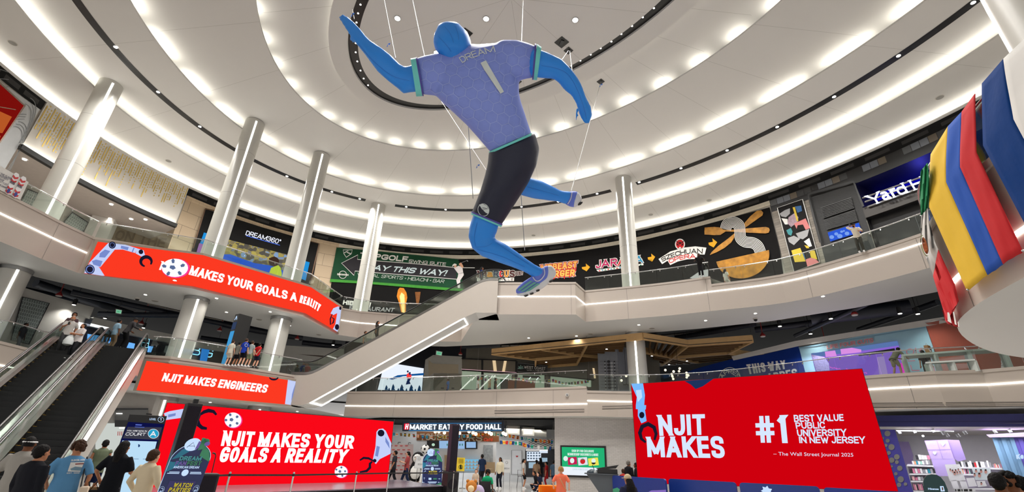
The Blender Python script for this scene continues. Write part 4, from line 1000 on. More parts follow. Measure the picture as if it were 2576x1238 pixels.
for s_, x0, x1, m_ in (('J', 1499,1512, MGN),('A', 1513,1533, MGN),('R', 1536,1552, MGN),('A', 1554,1573, RED_),('N', 1577,1594, ORG),('A', 1597,1617, BLU)):
    y = lambda x: 656-(x-1499)*.118; outlined(s_, [(x0, y(x0)),(x1, y(x1)),(x1, y(x1)+18.5),(x0, y(x0)+19.5)], m_, wt=.17, g=1.8)
art('ribbon_picture', WS, [[(1500,679),(1618,663),(1619,667),(1505,684)]], PWH, .15, t)
ps = [[],[],[]]
for k in range(15):
    x = 1505+k*7.4; y = 679.6-(x-1505)*.136; ps[k % 3].append([(x, y),(x+6, y-.8),(x+3, y+3)] if k % 2 else [(x, y+3),(x+6, y+2.2),(x+3, y-.4)])
for p_, m_ in zip(ps, (RED_, BLU, mat('print_green', (40,120,84),.6))): art('triangle_picture', WS, p_, m_, .18, t)
c = cv(1560,480,4.7625)
art('arrow_picture', WS, [c([(330,797),(376,790),(372,752),(420,792),(384,850),(380,820),(334,825)]), c([(1058,622),(1112,612),(1104,570),(1163,616),(1120,680),(1117,645),(1064,649)])], AMB, .16, t)
art('ribbon_picture', WS, [c([(460,818),(600,728),(760,682),(900,666),(1035,682),(1012,765),(925,760),(920,815),(800,822),(690,848),(600,890),(568,838),(503,880)])], PWH, .15, t)
def fnS(u, v):
    b_ = Vector((505,852))*(1-u)**2+Vector((720,735))*2*u*(1-u)+Vector((985,752))*u*u; up = Vector((-.45+.45*u+.1*u, -1)).normalized(); return tuple(Vector(c([b_+up*(50+8*u)*v])[0]))
block('lettering', 'SZECHUAN', WS, None, BLKP, .18, t, wt=.15, serif=.08, fn=fnS, asp=9.2, maxlen=10)
def fnO(u, v):
    b_ = Vector((592,872))*(1-u)**2+Vector((740,805))*2*u*(1-u)+Vector((905,808))*u*u; up = Vector((-.35+.35*u, -1)).normalized(); return tuple(Vector(c([b_+up*50*v])[0]))
block('lettering', 'OPERA', WS, None, RED_, .18, t, wt=.15, serif=.08, fn=fnO, asp=6.2, maxlen=10)
art('mask_logo', WS, [c(circ(717,640,60,66))], PWH, .16, t); art('mask_red', WS, [c(circ(717,640,48,54))], RED_, .18, t)
art('mask_marks', WS, [c(p) for p in [[(700,600),(717,620),(734,600),(726,640),(708,640)],[(676,628),(700,645),(700,660),(680,650)],[(758,628),(734,645),(734,660),(754,650)],[(690,672),(717,690),(744,672),(717,680)]]+stroke([(672,600),(700,632)],8)+stroke([(762,600),(734,632)],8)], BLKP, .2, t)
art('mask_white', WS, [c([(700,686),(717,672),(734,686),(717,696)])], PWH, .21, t)
GLD = mat('gold_foil_print', (150,102,20),.5,.3, vary=.75, scale=2.2)
art('knife_picture', WS, [c([(1488,388),(1560,305),(1640,238),(1690,234),(1714,262),(1705,296),(1600,370),(1500,442)]), c([(1372,508),(1368,560),(1330,620),(1250,685),(1160,735),(1075,770),(1095,735),(1170,665),(1290,575)])], GLD, .16, t)
art('fork_picture', WS, [c([(1265,470),(1370,465),(1500,452),(1745,432),(1782,445),(1792,470),(1780,502),(1740,512),(1500,500),(1370,492),(1265,487)]), c([(1012,440),(1130,432),(1200,440),(1230,462),(1265,470),(1265,487),(1230,510),(1200,530),(1130,532),(1010,524),(1012,512),(1150,508),(1150,494),(1010,496),(1010,476),(1150,476),(1150,460),(1012,458)])], GLD, .18, t)
cl = smooth_line([(1262,462),(1285,400),(1350,375),(1420,410),(1436,500),(1445,570),(1500,612),(1590,625),(1650,665),(1682,738)],5); ps = []
for k in range(9): ps += [c(p) for p in stroke(shift([(x, y) for x, y in cl],-62+15.5*k),7.5)]
art('noodle_picture', WS, ps, PWH, .21, t, maxlen=60)
art('bowl_picture', WS, [c(circ(1467,780,323,268,28,0,180,-12.5))], GLD, .23, t)
art('lower_ribbon_picture', WS, [c([(835,1045),(960,960),(1055,940),(1055,1030),(900,1060)])], PGR, .15, t)
# ---- framed art panel on grey planks
struct(band('wall_grey_planks', th_px(1938,515), th_px(2031,480),13,22.0,.06, WOODG, 8, uvs=True))
c = cv(1900,420,4.42); t = thing('art_panel', 'tall framed collage of coloured shapes on grey planks', 'wall art', WS(2010,590))
art('panel', WS, [c([(245,455),(525,360),(715,1060),(430,1165)])], BLKP, .12, t)
art('frame', WS, [c(p) for p in stroke([(245,455),(525,360),(715,1060),(430,1165)],8, True)], mat('frame_silver', (170,168,164),.4,.6),.16, t)
for m_, ps in ((PGR, [[(270,520),(330,480),(385,460),(385,520),(340,560),(290,550)],[(360,790),(430,765),(500,800),(430,870),(375,835)],[(450,740),(600,690),(580,770),(530,805),(480,790)]]),(PWH, [[(290,570),(360,580),(360,640),(330,640)],[(540,830),(600,790),(630,880),(600,890)]]),(mat('collage_lilac', (150,130,140),.6, vary=.5, scale=6),[[(370,560),(440,510),(480,560),(470,610),(400,670),(360,630)]]),
              (mat('collage_pink', (190,116,116),.6),[[(430,630),(560,572),(608,680),(560,700),(530,640),(470,650),(460,690)],[(560,1030),(640,1000),(712,1062),(580,1110)]]),(mat('collage_teal', (64,130,136),.6),[[(345,705),(395,678),(415,720),(400,765),(365,750)]]),(mat('collage_yellow', (196,168,60),.6),[[(415,450),(440,445),(480,600),(462,605)],[(400,930),(500,900),(560,1050),(440,1060)],[(600,930),(660,930),(690,1030),(620,1010)],[(545,870),(590,880),(600,905),(570,905)]]),
              (mat('collage_blue', (60,96,140),.6),[[(440,440),(510,430),(520,490),(470,510)],[(440,1000),(540,960),(560,1030),(470,1060)]]),(BLKP, [[(465,680),(510,640),(560,650),(580,690),(470,712)]])):
    art('collage_shape', WS, [c(p) for p in ps], m_, .15+.002*len(ps), t)
# ---- black brick shop
struct(band('wall_black_brick', th_px(2031,482), th_px(2148,450),13,22.0,.10, BRICKD, 10, uvs=True))
t = thing('louvered_shopfront', 'black brick shopfront with two louvre bays above a blue lit window', 'shopfront', WS(2100,560)); c = cv(1900,420,4.42)
art('portal_frame', WS, [c(p) for p in stroke([(725,840),(650,560),(585,300),(1090,160),(1200,440)],26)], BLACK, .3, t)
for q in ([(722,452),(1065,335),(1100,460),(755,575)],[(760,590),(1105,475),(1145,600),(795,700)]):
    art('louvre_backing', WS, [c(q)], mat('louvre_black', (14,14,15),.5),.16, t); ps = []
    for k in range(8):
        f0, f1 = (k+.15)/8,(k+.7)/8; L = lambda a, f: Vector(q[a]).lerp(q[3-a], f); ps.append([tuple(L(0, f0)), tuple(L(1, f0)), tuple(L(1, f1)), tuple(L(0, f1))])
    art('louvre_slat', WS, [c(p) for p in ps], mat('louvre_grey', (17,17,18),.45),.22, t)
art('blue_window', WS, [c([(805,730),(1150,620),(1185,720),(835,830)])], em('window_blue', (50,96,226),.9),.18, t)
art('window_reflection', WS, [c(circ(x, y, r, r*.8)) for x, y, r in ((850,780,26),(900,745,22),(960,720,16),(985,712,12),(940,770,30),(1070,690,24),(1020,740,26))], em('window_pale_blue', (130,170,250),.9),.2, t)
# ---- Yard House bay
a0, a1 = arc(th_px(2148,450), th_px(2600,200)); YB = WALLE.off(3.0)
mb = MB(); annulus(mb, WALLE.off(.0),21.9, WALLE.off(4),21.9,14, a0, a1); annulus(mb, WALLE.off(3),13, WALLE.off(3),22,14, a0, a1); struct(mb.build('wall_blue_bay', mat('bay_blue', (20,22,60),.5)))
p, q = WALLE.p(a1 if WALLE.p(a1).x < WALLE.p(a0).x else a0), YB.p(a1 if WALLE.p(a1).x < WALLE.p(a0).x else a0)
mb = MB(); mb.quad((p.x, p.y, 13),(q.x, q.y, 13),(q.x, q.y, 22),(p.x, p.y, 22)); struct(mb.build('wall_bay_return', mat('bay_black', (18,18,22),.5)))
YSurf = CY(WALLE.off(2.9))
t = thing('lit_bay', 'bay behind the Yard House sign glowing deep blue', 'sign bay', YSurf(2250,450))
art('blue_wall_glow', YSurf, [[(2162,468),(2240,430),(2352,372),(2440,330),(2450,440),(2352,440),(2290,470),(2175,520)]], em('bay_glow', (8,6,170),.9),.05, t)  # blue light on the bay's back wall, put in as a glowing sheet
art('blue_light_line', YSurf, [[(2186,446),(2260,408),(2352,376),(2352,384),(2262,418),(2188,450)]], em('bay_line', (20,20,255),1.3),.1, t)
struct(band('wall_bay_parapet', th_px(2148,450), th_px(2600,260),18.9,19.75,.1, mat('bay_parapet', (40,35,32),.5),12))
struct(band('wall_bay_lower', th_px(2148,450), th_px(2600,260),13,18.9,-.4, mat('bay_dark', (12,12,16),.3),12))
t = thing('sign', 'white glowing Yard House sign on steel rails at upper right', 'sign', WS(2250,480))
yq = [(2176,493),(2446,396),(2455,432),(2192,518)]
mb = MB()
for f in (.12,.5,.98):
    A = [Vector(yq[0]).lerp(yq[3], f)+(Vector((268,-96))*u) for u in (-.03,.33,.66,1)]; mb.tube([WS(*p_, .18) for p_ in A],.07,8)
mb.build('steel_rail', STEEL, t, smooth=40)
for s_, u0, u1 in (('Y', 0,.125),('a', .12,.195),('r', .205,.265),('d', .265,.355),('H', .405,.53),('o', .545,.63),('u', .645,.735),('s', .75,.81),('e', .825,.9)):
    up = Vector((16,25)); L = lambda u, v: tuple(Vector((2176+268*u, 493-96*u))+up*v+Vector((0,1))*0)
    lo = 1.0; hi = 0.0 if s_ in 'YHd' else .33
    if s_ in 'arouse': block('letter', s_, WS, [L(u0,-.1), L(u1,-.1), L(u1, lo), L(u0, lo)], em('sign_ice', (238,244,255),1.5),.42, t, wt=.19, serif=.04 if s_ in 'ru' else 0)
    else: block('letter', s_, WS, [L(u0,0), L(u1,0), L(u1, lo), L(u0, lo)], em('sign_ice', (238,244,255),1.5),.42, t, wt=.17, serif=.09)
lamp('bay_lamp', (30,28.5,20.6), 'POINT', 120,(.1,.1,1),.3)
# ================================================================= escalators
RUB = mat('handrail_rubber', (20,20,21),.35); STEP = mat('step_black', (13,13,14),.45,.3, vary=.2, scale=20); YEL = mat('step_yellow', (170,130,30),.6)
SATIN = mat('satin_steel_deck', (150,148,146),.28,1.0, vary=.05, scale=6); CLAD = mat('escalator_cladding', (184,176,167),.35, vary=.02)
def profile(L, z0, z1, f0, f1):
    pts = [(-f0, z0),(-.5, z0)]; sl = (z1-z0)/L
    for i in range(1,6): t = i/5; pts.append((-.5+t, z0+sl*.25*(t*2)**2*.5))
    pts += [(L-.5, z1-sl*.5)]
    for i in range(1,6): t = i/5; pts.append((L-.5+t, z1-sl*.5*(1-t)**2))
    return pts+[(L+f1, z1)]
def escalator(label, O, e, L, z0, z1, ks, f0=1.2, f1=1.2, clad=(1.0,1.0), flush=None, led=False, wide=.16, step_n=None):
    O = Vector(O); e = Vector(e).normalized(); n = Vector((-e.y, e.x)); k0, k1 = ks; km = (k0+k1)/2
    t = thing('escalator', label, 'escalator', (*(O+n*km), z0)); P = profile(L, z0, z1, f0, f1)
    V = lambda s, k, z: Vector((*(O+e*s+n*k), z))
    sl = (z1-z0)/L; N = step_n or int(L/.4)+2; st = None
    for i in range(N):                            # moving steps
        s0 = -.4+i*(L+.8)/N; z = min(z1, max(z0, z0+sl*(s0+.2)))
        if st is None:
            mb = MB(); M = Matrix.Rotation(math.atan2(e.y, e.x),3, 'Z'); mb.box((0,0,-.1),(.41, k1-k0-.34,.2), M=M); st = mb.build('step', STEP); y_ = MB()
            for sg in (-1,1): y_.box(tuple(n*sg*((k1-k0)/2-.2))+(.006,),(.41,.05,.012), M=M)
            yl = y_.build('yellow_edge', YEL, st); src = st; so, yo = st, yl
        else:
            so = src.copy(); yo = yl.copy(); COL.objects.link(so); COL.objects.link(yo); yo.parent = so
        so.parent = t; so.matrix_parent_inverse = t.matrix_basis.inverted(); so.location = V(s0, km, z)
    for sgn, k, cl in ((-1, k0, clad[0]),(1, k1, clad[1])):
        inn = k-sgn*.16; out = k+sgn*wide
        mb = MB(); ps = P
        for (s0, a),(s1, b) in zip(ps[:-1], ps[1:]):   # deck, inner skirt
            mb.quad(V(s0, inn, a+.26), V(s1, inn, b+.26), V(s1, out, b+.22), V(s0, out, a+.22))
            mb.quad(V(s0, inn, a+.26), V(s1, inn, b+.26), V(s1, inn, b-.15), V(s0, inn, a-.15))
            mb.quad(V(s0, out, a+.22), V(s1, out, b+.22), V(s1, out, b+.02), V(s0, out, a+.02))
        mb.build('deck', SATIN, t, smooth=30)
        mb = MB()
        for (s0, a),(s1, b) in zip(ps[:-1], ps[1:]): mb.quad(V(s0, k+sgn*.02, a+.275), V(s1, k+sgn*.02, b+.275), V(s1, k+sgn*.05, b+.275), V(s0, k+sgn*.05, a+.275))
        mb.build('deck_seam', RUB, t)
        if cl:
            mb = MB(); zb = lambda s, z: max(z-cl, flush[0] if flush else z0-.2)
            zc = (lambda s, z: max(min(z-cl, flush[1]), flush[0])) if flush else (lambda s, z: z-cl if z-cl > 0 else 0)
            for (s0, a),(s1, b) in zip(ps[:-1], ps[1:]):
                m_ = max(1, int((s1-s0)/1.0))
                for j in range(m_):
                    u0, u1 = s0+(s1-s0)*j/m_, s0+(s1-s0)*(j+1)/m_; A, B = a+(b-a)*j/m_, a+(b-a)*(j+1)/m_
                    mb.quad(V(u0, out, A+.06), V(u1, out, B+.06), V(u1, out, zc(u1, B)), V(u0, out, zc(u0, A)))
            mb.build('side_cladding', CLAD, t, smooth=30)
        nG = max(4, int((L+f0+f1)/1.6)); S0, S1 = -f0, L+f1
        def zat(s):
            for (a, za),(b, zb_) in zip(P[:-1], P[1:]):
                if a <= s <= b+1e-6: return za+(zb_-za)*(s-a)/(b-a)
            return P[-1][1]
        for j in range(nG):
            a, b = S0+(S1-S0)*j/nG+.008, S0+(S1-S0)*(j+1)/nG-.008; mb = MB(); m_ = 5
            for i in range(m_):
                u0, u1 = a+(b-a)*i/m_, a+(b-a)*(i+1)/m_
                for dk in (-.006,.006): mb.quad(V(u0, k+dk, zat(u0)+.25), V(u1, k+dk, zat(u1)+.25), V(u1, k+dk, zat(u1)+.93), V(u0, k+dk, zat(u0)+.93))
            mb.build('glass_panel', GLASSG, t)
        path = [V(S0-.35*math.sin(q), k, z0+.60-.36*math.cos(q)+0) for q in [PI*i/8 for i in range(0,9)]]
        path += [V(s, k, z+.96) for s, z in P]+[V(S1+.35*math.sin(q), k, z1+.60+.36*math.cos(q)) for q in [PI*i/8 for i in range(0,9)]]
        mb = MB(); mb.tube(path, .045,8); mb.build('handrail', RUB, t, smooth=50)
        mb = MB(); mb.tube([V(s, k-sgn*.03, z+.92) for s, z in P],.018,6); mb.build('handrail_guide', STEEL, t, smooth=50)
    mb = MB()
    for s0, s1, z in ((-f0-.6,-.35, z0),(L+.3, L+f1+.5, z1)): mb.add([V(s0, k0+.1, z+.02), V(s1, k0+.1, z+.02), V(s1, k1-.1, z+.02), V(s0, k1-.1, z+.02)],[(0,1,2,3)])
    mb.build('landing_plate', SATIN, t)
    if clad[0] or clad[1]:
        cl = clad[0] or clad[1]; kk0, kk1 = k0-wide, k1+wide; mb = MB()
        zc = (lambda z: max(min(z-cl, flush[1]), flush[0])) if flush else (lambda z: max(0, z-cl))
        for (s0, a),(s1, b) in zip(P[:-1], P[1:]):
            m_ = max(1, int((s1-s0)/1.0))
            for j in range(m_):
                u0, u1 = s0+(s1-s0)*j/m_, s0+(s1-s0)*(j+1)/m_; A, B = zc(a+(b-a)*j/m_), zc(a+(b-a)*(j+1)/m_); mb.quad(V(u0, kk0, A), V(u1, kk0, B), V(u1, kk1, B), V(u0, kk1, A))
        mb.build('soffit_panel', SOFF, t, smooth=30)
        if led:
            sa = (flush[0]+cl-z0)/sl; sb = (flush[1]+cl-z0)/sl; mb = MB(); I = .1
            z_a, z_b = flush[0]+.3*sl-.03, flush[1]-.6*sl-.03; Q = [V(sa+.3, kk0+I, z_a), V(sb-.6, kk0+I, z_b), V(sb-.6, kk1-I, z_b), V(sa+.3, kk1-I, z_a)]
            for a, b in zip(Q, Q[1:]+Q[:1]): mb.bar(a, b, .09,.05)
            mb.build('light_strip', LEDW, t)
    return t
B0 = Vector((-13.19,15.45)); EU = Vector((-.546,.838));
escalator('right one of the two long escalators at lower left, empty with black steps', B0-EU*.0, EU, 12.45,0,6.45,(0,1.69), f0=.2, f1=1.1, clad=(1.25,0), wide=.18)
escalator('left one of the two long escalators, with two men riding down', B0-EU*.0, EU, 12.45,0,6.45,(2.0,3.5), f0=.2, f1=1.1, clad=(0,1.25), wide=.14)
CA, CB = Vector((-13.45,33.0)), Vector((-1.9,32.05)); ce = (CB-CA).normalized()
escalator('long white escalator crossing the centre from the middle to the top level', CA, ce, (CB-CA).length, Z2-.02, Z3-.02,(.16,1.75), f0=1.4, f1=1.0, clad=(1.95,1.95), flush=(S2, S3), led=True, wide=.16, step_n=34)
# ================================================================= middle level: walls, shops, services in the ceiling void
def wband(name, pa, pb, z0, z1, off, m, n=24, uvs=False): return struct(band(name, th_px(*pa), th_px(*pb), z0, z1, off, m, n, uvs=uvs))
LWH = mat('shop_white', (206,203,196),.6); DARK = mat('shop_dark', (24,26,30),.35); BEI = mat('portal_beige', (204,190,166),.6)
wband('wall_level_two_left', (-500,760),(226,800),6.3,11.3,.0, LWH, 20)
wband('wall_level_two_arcade', (226,800),(862,900),6.3,9.8,.0, DARK, 30)
wband('wall_level_two_bulkhead', (226,800),(862,900),9.8,10.5,.5, LWH, 30)
wband('wall_level_two_centre', (862,900),(1170,920),6.3,12.7,0, mat('shop_charcoal', (46,48,54),.6),16)
wband('wall_level_two_glass_shop', (1160,920),(1660,930),6.3,12.7,-.05, mat('shop_grey', (120,116,108),.6),24)
wband('wall_level_two_right', (1660,930),(2013,900),6.3,9.9,0, mat('shop_deep', (60,62,66),.6),16)
wband('wall_level_two_far_right', (2013,900),(2900,850),6.0,10.1,-.05, LWH, 20)
struct(art('trim_bulkhead', WS, [[(1840,897),(2000,858),(2200,826),(2400,793),(2640,745),(2640,765),(2400,808),(2324,822),(2180,843),(2009,871),(1845,907)]], LWH, .14, None, thick=.1))
lattice('tall black and white star lattice panel at the far left of the middle level', [(57,747),(124,763),(73,866),(27,856)], WS, 11,12, off=.1, ink=mat('lattice_black', (24,26,28),.5), ground=mat('lattice_mint', (178,190,186),.5))
# BIG arcade
t = thing('arcade_front', 'dark arcade front with glowing blue screens and BIG neon behind the left railing', 'shopfront', WS(440,880)); c = cv(60,690,5.895)
art('dark_tiles', WS, [c([(920,655),(1280,745),(1560,820),(1900,885),(2200,930),(2200,1180),(1500,1180),(780,1060)])], mat('arcade_tile', (28,32,44),.25),.06, t)
art('tile_seam', WS, [c(p) for p in stroke([(880,760),(1540,900)],4)+stroke([(850,860),(1500,980)],4)], BLACK, .08, t)
art('blue_screen', WS, [c([(945,885),(1195,920),(1155,1062),(930,1040)]), c([(1225,935),(1330,945),(1300,1085),(1200,1070)]), c([(1560,1010),(1650,1030),(1630,1110),(1520,1100)]), c([(1850,1065),(1920,1072),(1885,1160),(1830,1155)])], em('arcade_blue', (110,180,250),1.0),.1, t)
art('blue_screen_shade', WS, [c([(1090,930),(1110,930),(1085,1050),(1065,1050)]), c([(1255,960),(1310,965),(1300,1000),(1250,995)])], em('arcade_deep', (40,110,190),.8),.12, t)
block('neon_letters', 'BIG', WS, [(484,868),(538,877),(533,901),(479,891)], em('neon_cyan', (150,225,255),1.5),.16, t, wt=.1)
art('neon_frame', WS, [p for p in stroke([(359,851),(376,854),(372,875),(355,872)],1.5, True)+stroke([(357,861),(374,864)],1.5)], em('neon_cyan', (150,225,255),1.5),.3, t)
art('sign_board', WS, [[(468,860),(560,873),(560,902),(455,895)]], BLACK, .12, t)
art('sail_panel', WS, [[(508,875),(532,862),(519,914),(502,910)]], em('sail_blue', (30,130,220),.9),.3, t)
t = thing('graphic_shopfront', 'dark shopfront with scribbled white band and round black sign, left of the centre escalator', 'shopfront', WS(760,905)); c = cv(440,780,5.855)
art('bulkhead', WS, [c([(1600,520),(2490,575),(2490,690),(1600,640)])], LWH, .6, t); art('wood_band', WS, [c([(1600,640),(2490,690),(2490,760),(1600,700)])], mat('wood_umber', (70,48,32),.5),.3, t)
art('scribble_band', WS, [c([(1560,700),(2200,745),(2200,800),(1560,765)])], mat('scribble_grey', (170,172,174),.6, vary=.6, scale=8),.32, t)
art('lower_wall', WS, [c([(1560,765),(2200,800),(2200,960),(1500,960)])], mat('shop_smoke', (72,76,80),.3, vary=.4, scale=3),.3, t)
art('round_sign', WS, [c(circ(1785,828,40))], BLACK, .4, t); art('sign_ring', WS, [c(p) for p in stroke(circ(1785,828,34),3, True)+stroke([(1765,825),(1805,832)],8)+stroke([(1770,842),(1800,846)],5)], LWH, .44, t)
art('arch_window', WS, [c(p) for p in stroke(circ(1700,880,60,70,16,150,260),14)+stroke(circ(1920,900,80,80,16,160,300),16)], mat('arch_brown', (60,44,44),.5),.4, t)
# skier video screen
t = thing('video_screen', 'bright video screen with a skier in a red jacket above snowy fir trees', 'screen', WS(1010,955)); c = cv(820,820,5.159)
art('display', WS, [[(968,911),(1066,927),(1061,984),(950,981)]], em('snow_white', (236,244,255),1.0),.12, t)
art('hill_picture', WS, [c([(820,690),(930,640),(1270,612),(1265,640),(1000,655),(860,700)])], em('hill_blue', (20,84,150)),.14, t)
fir = lambda x, y, w, h: [(x, y-h),(x+w*.25, y-h*.65),(x+w*.12, y-h*.65),(x+w*.38, y-h*.35),(x+w*.2, y-h*.35),(x+w*.5, y),(x-w*.5, y),(x-w*.2, y-h*.35),(x-w*.38, y-h*.35),(x-w*.12, y-h*.65),(x-w*.25, y-h*.65)]
art('fir_picture', WS, [c(fir(x, y, w, h)) for x, y, w, h in ((785,832,46,66),(820,836,30,34),(873,835,52,84),(940,838,32,30),(985,840,60,84),(1045,842,26,34),(1108,843,62,84),(1160,844,28,30),(1213,845,54,78))], em('fir_navy', (20,56,90)),.16, t)
art('skier_jacket', WS, [c([(1050,625),(1085,605),(1110,640),(1105,685),(1065,680),(1045,660)])], em('skier_red', (250,60,60)),.17, t); art('skier_body', WS, [c([(1066,684),(1104,686),(1085,720),(1100,755),(1080,755),(1062,725),(1055,760),(1035,764),(1050,715)]), c(circ(1062,592,12,14)), c([(1075,600),(1100,600),(1098,640),(1080,635)])], em('skier_navy', (24,40,84)),.18, t)
# beige portal
t = thing('service_portal', 'beige recessed portal with grey double doors right of the skier screen', 'doorway', WS(1120,940))
art('portal_face', WS, [c([(1290,440),(1390,378),(1765,398),(1765,640),(1745,840),(1250,840)])], LWH, .15, t); art('portal_recess', WS, [c([(1330,440),(1388,490),(1720,500),(1718,620),(1395,612),(1330,660)])], BEI, .2, t)
art('door_leaf', WS, [c([(1398,618),(1580,620),(1580,850),(1398,850)]), c([(1586,620),(1750,622),(1750,850),(1586,850)])], mat('door_greige', (150,144,132),.5),.24, t); art('door_vent', WS, [c([(1490,800),(1530,800),(1530,816),(1490,816)]), c([(1630,802),(1665,802),(1665,818),(1630,818)])], BLACK, .26, t)
# glass shop with V lamps
t = thing('glass_shopfront', 'glass shopfront with black mullions and V-shaped lamps above the food hall', 'shopfront', WS(1290,950)); c = cv(1200,820,6.44)
art('transom_panel', WS, [c([(-250,540),(640,575),(640,760),(-250,720)])], mat('transom_grey', (132,124,112),.6),.06, t)
art('mullion', WS, [c(p) for p in stroke([(85,540),(80,1050)],30)+stroke([(640,575),(620,1050)],34)+stroke([(-250,712),(640,770)],16)+stroke([(1105,800),(1110,1010)],24)+stroke([(1168,790),(1168,1010)],34)+stroke([(-250,530),(640,565)],18)+stroke([(1180,800),(1900,880)],20)], BLACK, .2, t)
art('v_lamp', WS, [c([(248,545),(300,545),(322,740),(270,740)]), c([(438,560),(482,562),(450,745),(404,745)]), c([(1870,682),(1902,686),(1925,850),(1895,850)])], em('v_lamp_cream', (232,204,160),.9),.16, t)
art('pink_ledge_light', WS, [c([(-250,698),(640,752),(640,758),(-250,706)])], em('ledge_pink', (240,190,200),.8),.22, t)
art('shop_glow', WS, [c([(-250,730),(80,750),(80,1040),(-250,1020)]), c([(110,760),(560,790),(560,1040),(110,1040)]), c([(660,790),(1090,800),(1090,1020),(640,1030)]), c([(1190,820),(1850,880),(1850,990),(1190,1005)])], em('shop_glow_green', (170,184,160),.62),.08, t)
art('brick_back', WS, [c([(500,880),(940,880),(940,1020),(500,1030)])], em('shop_brick', (120,76,56),.5),.11, t)
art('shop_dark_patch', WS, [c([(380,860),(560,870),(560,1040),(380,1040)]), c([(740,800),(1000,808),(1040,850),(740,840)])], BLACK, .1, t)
art('shop_lamp', WS, [c(p) for p in stroke([(520,790),(262,1045)],12)+stroke([(870,830),(840,868)],14)+stroke([(995,838),(960,878)],14)+stroke([(165,805),(120,830)],10)], em('tube_white', (255,255,255),1.2),.3, t)
FLC = [mat('flag_'+n_, c_, .7) for n_, c_ in (('red', (190,44,48)),('green', (40,130,84)),('blue', (44,84,170)),('yellow', (220,180,60)),('white', (220,218,214)),('orange', (220,120,50)),('black', (40,40,44)),('teal', (70,170,160)))]
random.seed(5)
def bunting(label, pts, surf, off, n, sz, group, name='pennant_string', sag=.0):
    t = thing(name, label, 'bunting', surf(*pts[len(pts)//2], off)); L = smooth_line(pts, 6)
    MB().tube([surf(p[0], p[1], off) for p in L],.012,5).build('cord', LWH, t)
    for p in (L[0], L[-1]): q = surf(p[0], p[1], off); MB().tube([q, (q.x, q.y, S2-.1 if q.z < S2 else 12.72)],.006,5).build('tie_cord', LWH, t)
    for k in range(n):
        u = (k+.5)/n*(len(L)-1); i = min(int(u), len(L)-2); p = Vector(L[i]).lerp(L[i+1], u-i)
        a = random.uniform(-.25,.25); w, h = sz*.8, sz*1.15; R = lambda x, y: (p.x+x*math.cos(a)-y*math.sin(a), p.y+x*math.sin(a)+y*math.cos(a))
        m1 = FLC[(k*5+len(label)) % 8]; m2 = FLC[(k*3+2) % 8]; f = None
        fl = art('flag', surf, [[R(-w/2,0), R(w/2,0), R(w/2, h), R(-w/2, h)]], m1, off, t)
        art('stripe', surf, [[R(-w/2, h*.33), R(w/2, h*.33), R(w/2, h*.66), R(-w/2, h*.66)]] if k % 2 else [[R(-w*.17,0), R(w*.17,0), R(w*.17, h), R(-w*.17, h)]], m2, off+.01, fl)
    return t
bunting('string of small world flags in the glass shop window of the middle level', [(1200,946),(1240,955),(1300,950),(1340,958),(1385,954)], WS, .35,16,5.5, None)
bunting('string of small world flags in the window right of the WEST sign', [(1388,953),(1420,962),(1450,960),(1482,956)], WS, .35,12,6, None)
t = thing('sign', 'black WEST wellness sign with a pale leaf under the wooden canopy', 'sign', WS(1340,920))
q4 = VP(WS(1300,930,.7), WS(1380,934,.9))
art('board', q4,[c([(650,590),(1145,640),(1145,790),(650,750)])], BLACK, .1, t, thick=.12); art('board_edge', q4,[c(p) for p in stroke([(660,600),(1135,648),(1135,780),(660,742)],5, True)], PGR, .12, t)
block('lettering', 'WEST COAST', q4,[c([(762,645),(1110,670),(1110,715),(762,690)])[i] for i in range(4)], PWH, .13, t, wt=.14); block('lettering', 'WELLNESS', q4, c([(805,705),(1085,722),(1085,745),(805,728)]), PWH, .13, t, wt=.12, gap=.35)
art('leaf_logo', q4,[c([(711,700),(711+60*math.sin(a)-9*math.cos(a),700-60*math.cos(a)*k-9*math.sin(a)),(711+66*math.sin(a)*k, 700-66*math.cos(a)*k),(711+40*math.sin(a)+9*math.cos(a),700-40*math.cos(a)+9*math.sin(a))]) for a, k in ((0,1.05),(.6,.9),(-.6,.9),(1.15,.7),(-1.15,.7))], mat('leaf_mint', (150,190,180),.6),.14, t)
# blue wall with THIS WAY
t = thing('wall_graphic', 'deep blue wall graphic reading THIS WAY APRÈS behind the glass railing', 'wall graphic', WS(1950,930)); c = cv(1580,820,5.724)
BLW = mat('graphic_blue', (12,44,116),.6, vary=.2, scale=.5)
art('blue_panel', WS, [[(1700,945),(1760,925),(1835,905),(1920,892),(2009,871),(2034,970),(1700,985)]], BLW, .12, t)
block('lettering', 'THIS WAY', WS, [(1877,917),(1974,906),(1978,928),(1883,942)], PWH, .16, t, wt=.2); block('lettering', 'APRÈS', WS, [(1928,941),(2003,927),(2008,949),(1932,963)], PWH, .16, t, wt=.2)
art('round_logo', WS, [p for p in stroke(circ(1836,958,28,33),1.6, True)], PWH, .16, t)
block('lettering', 'APRÈS', WS, None, PWH, .16, t, wt=.17, fn=lambda u, v: (1836+(19+10*v)*math.cos(PI*(1.12+.76*u)),962+(22+11*v)*math.sin(PI*(1.12+.76*u))), asp=4.6, maxlen=8)
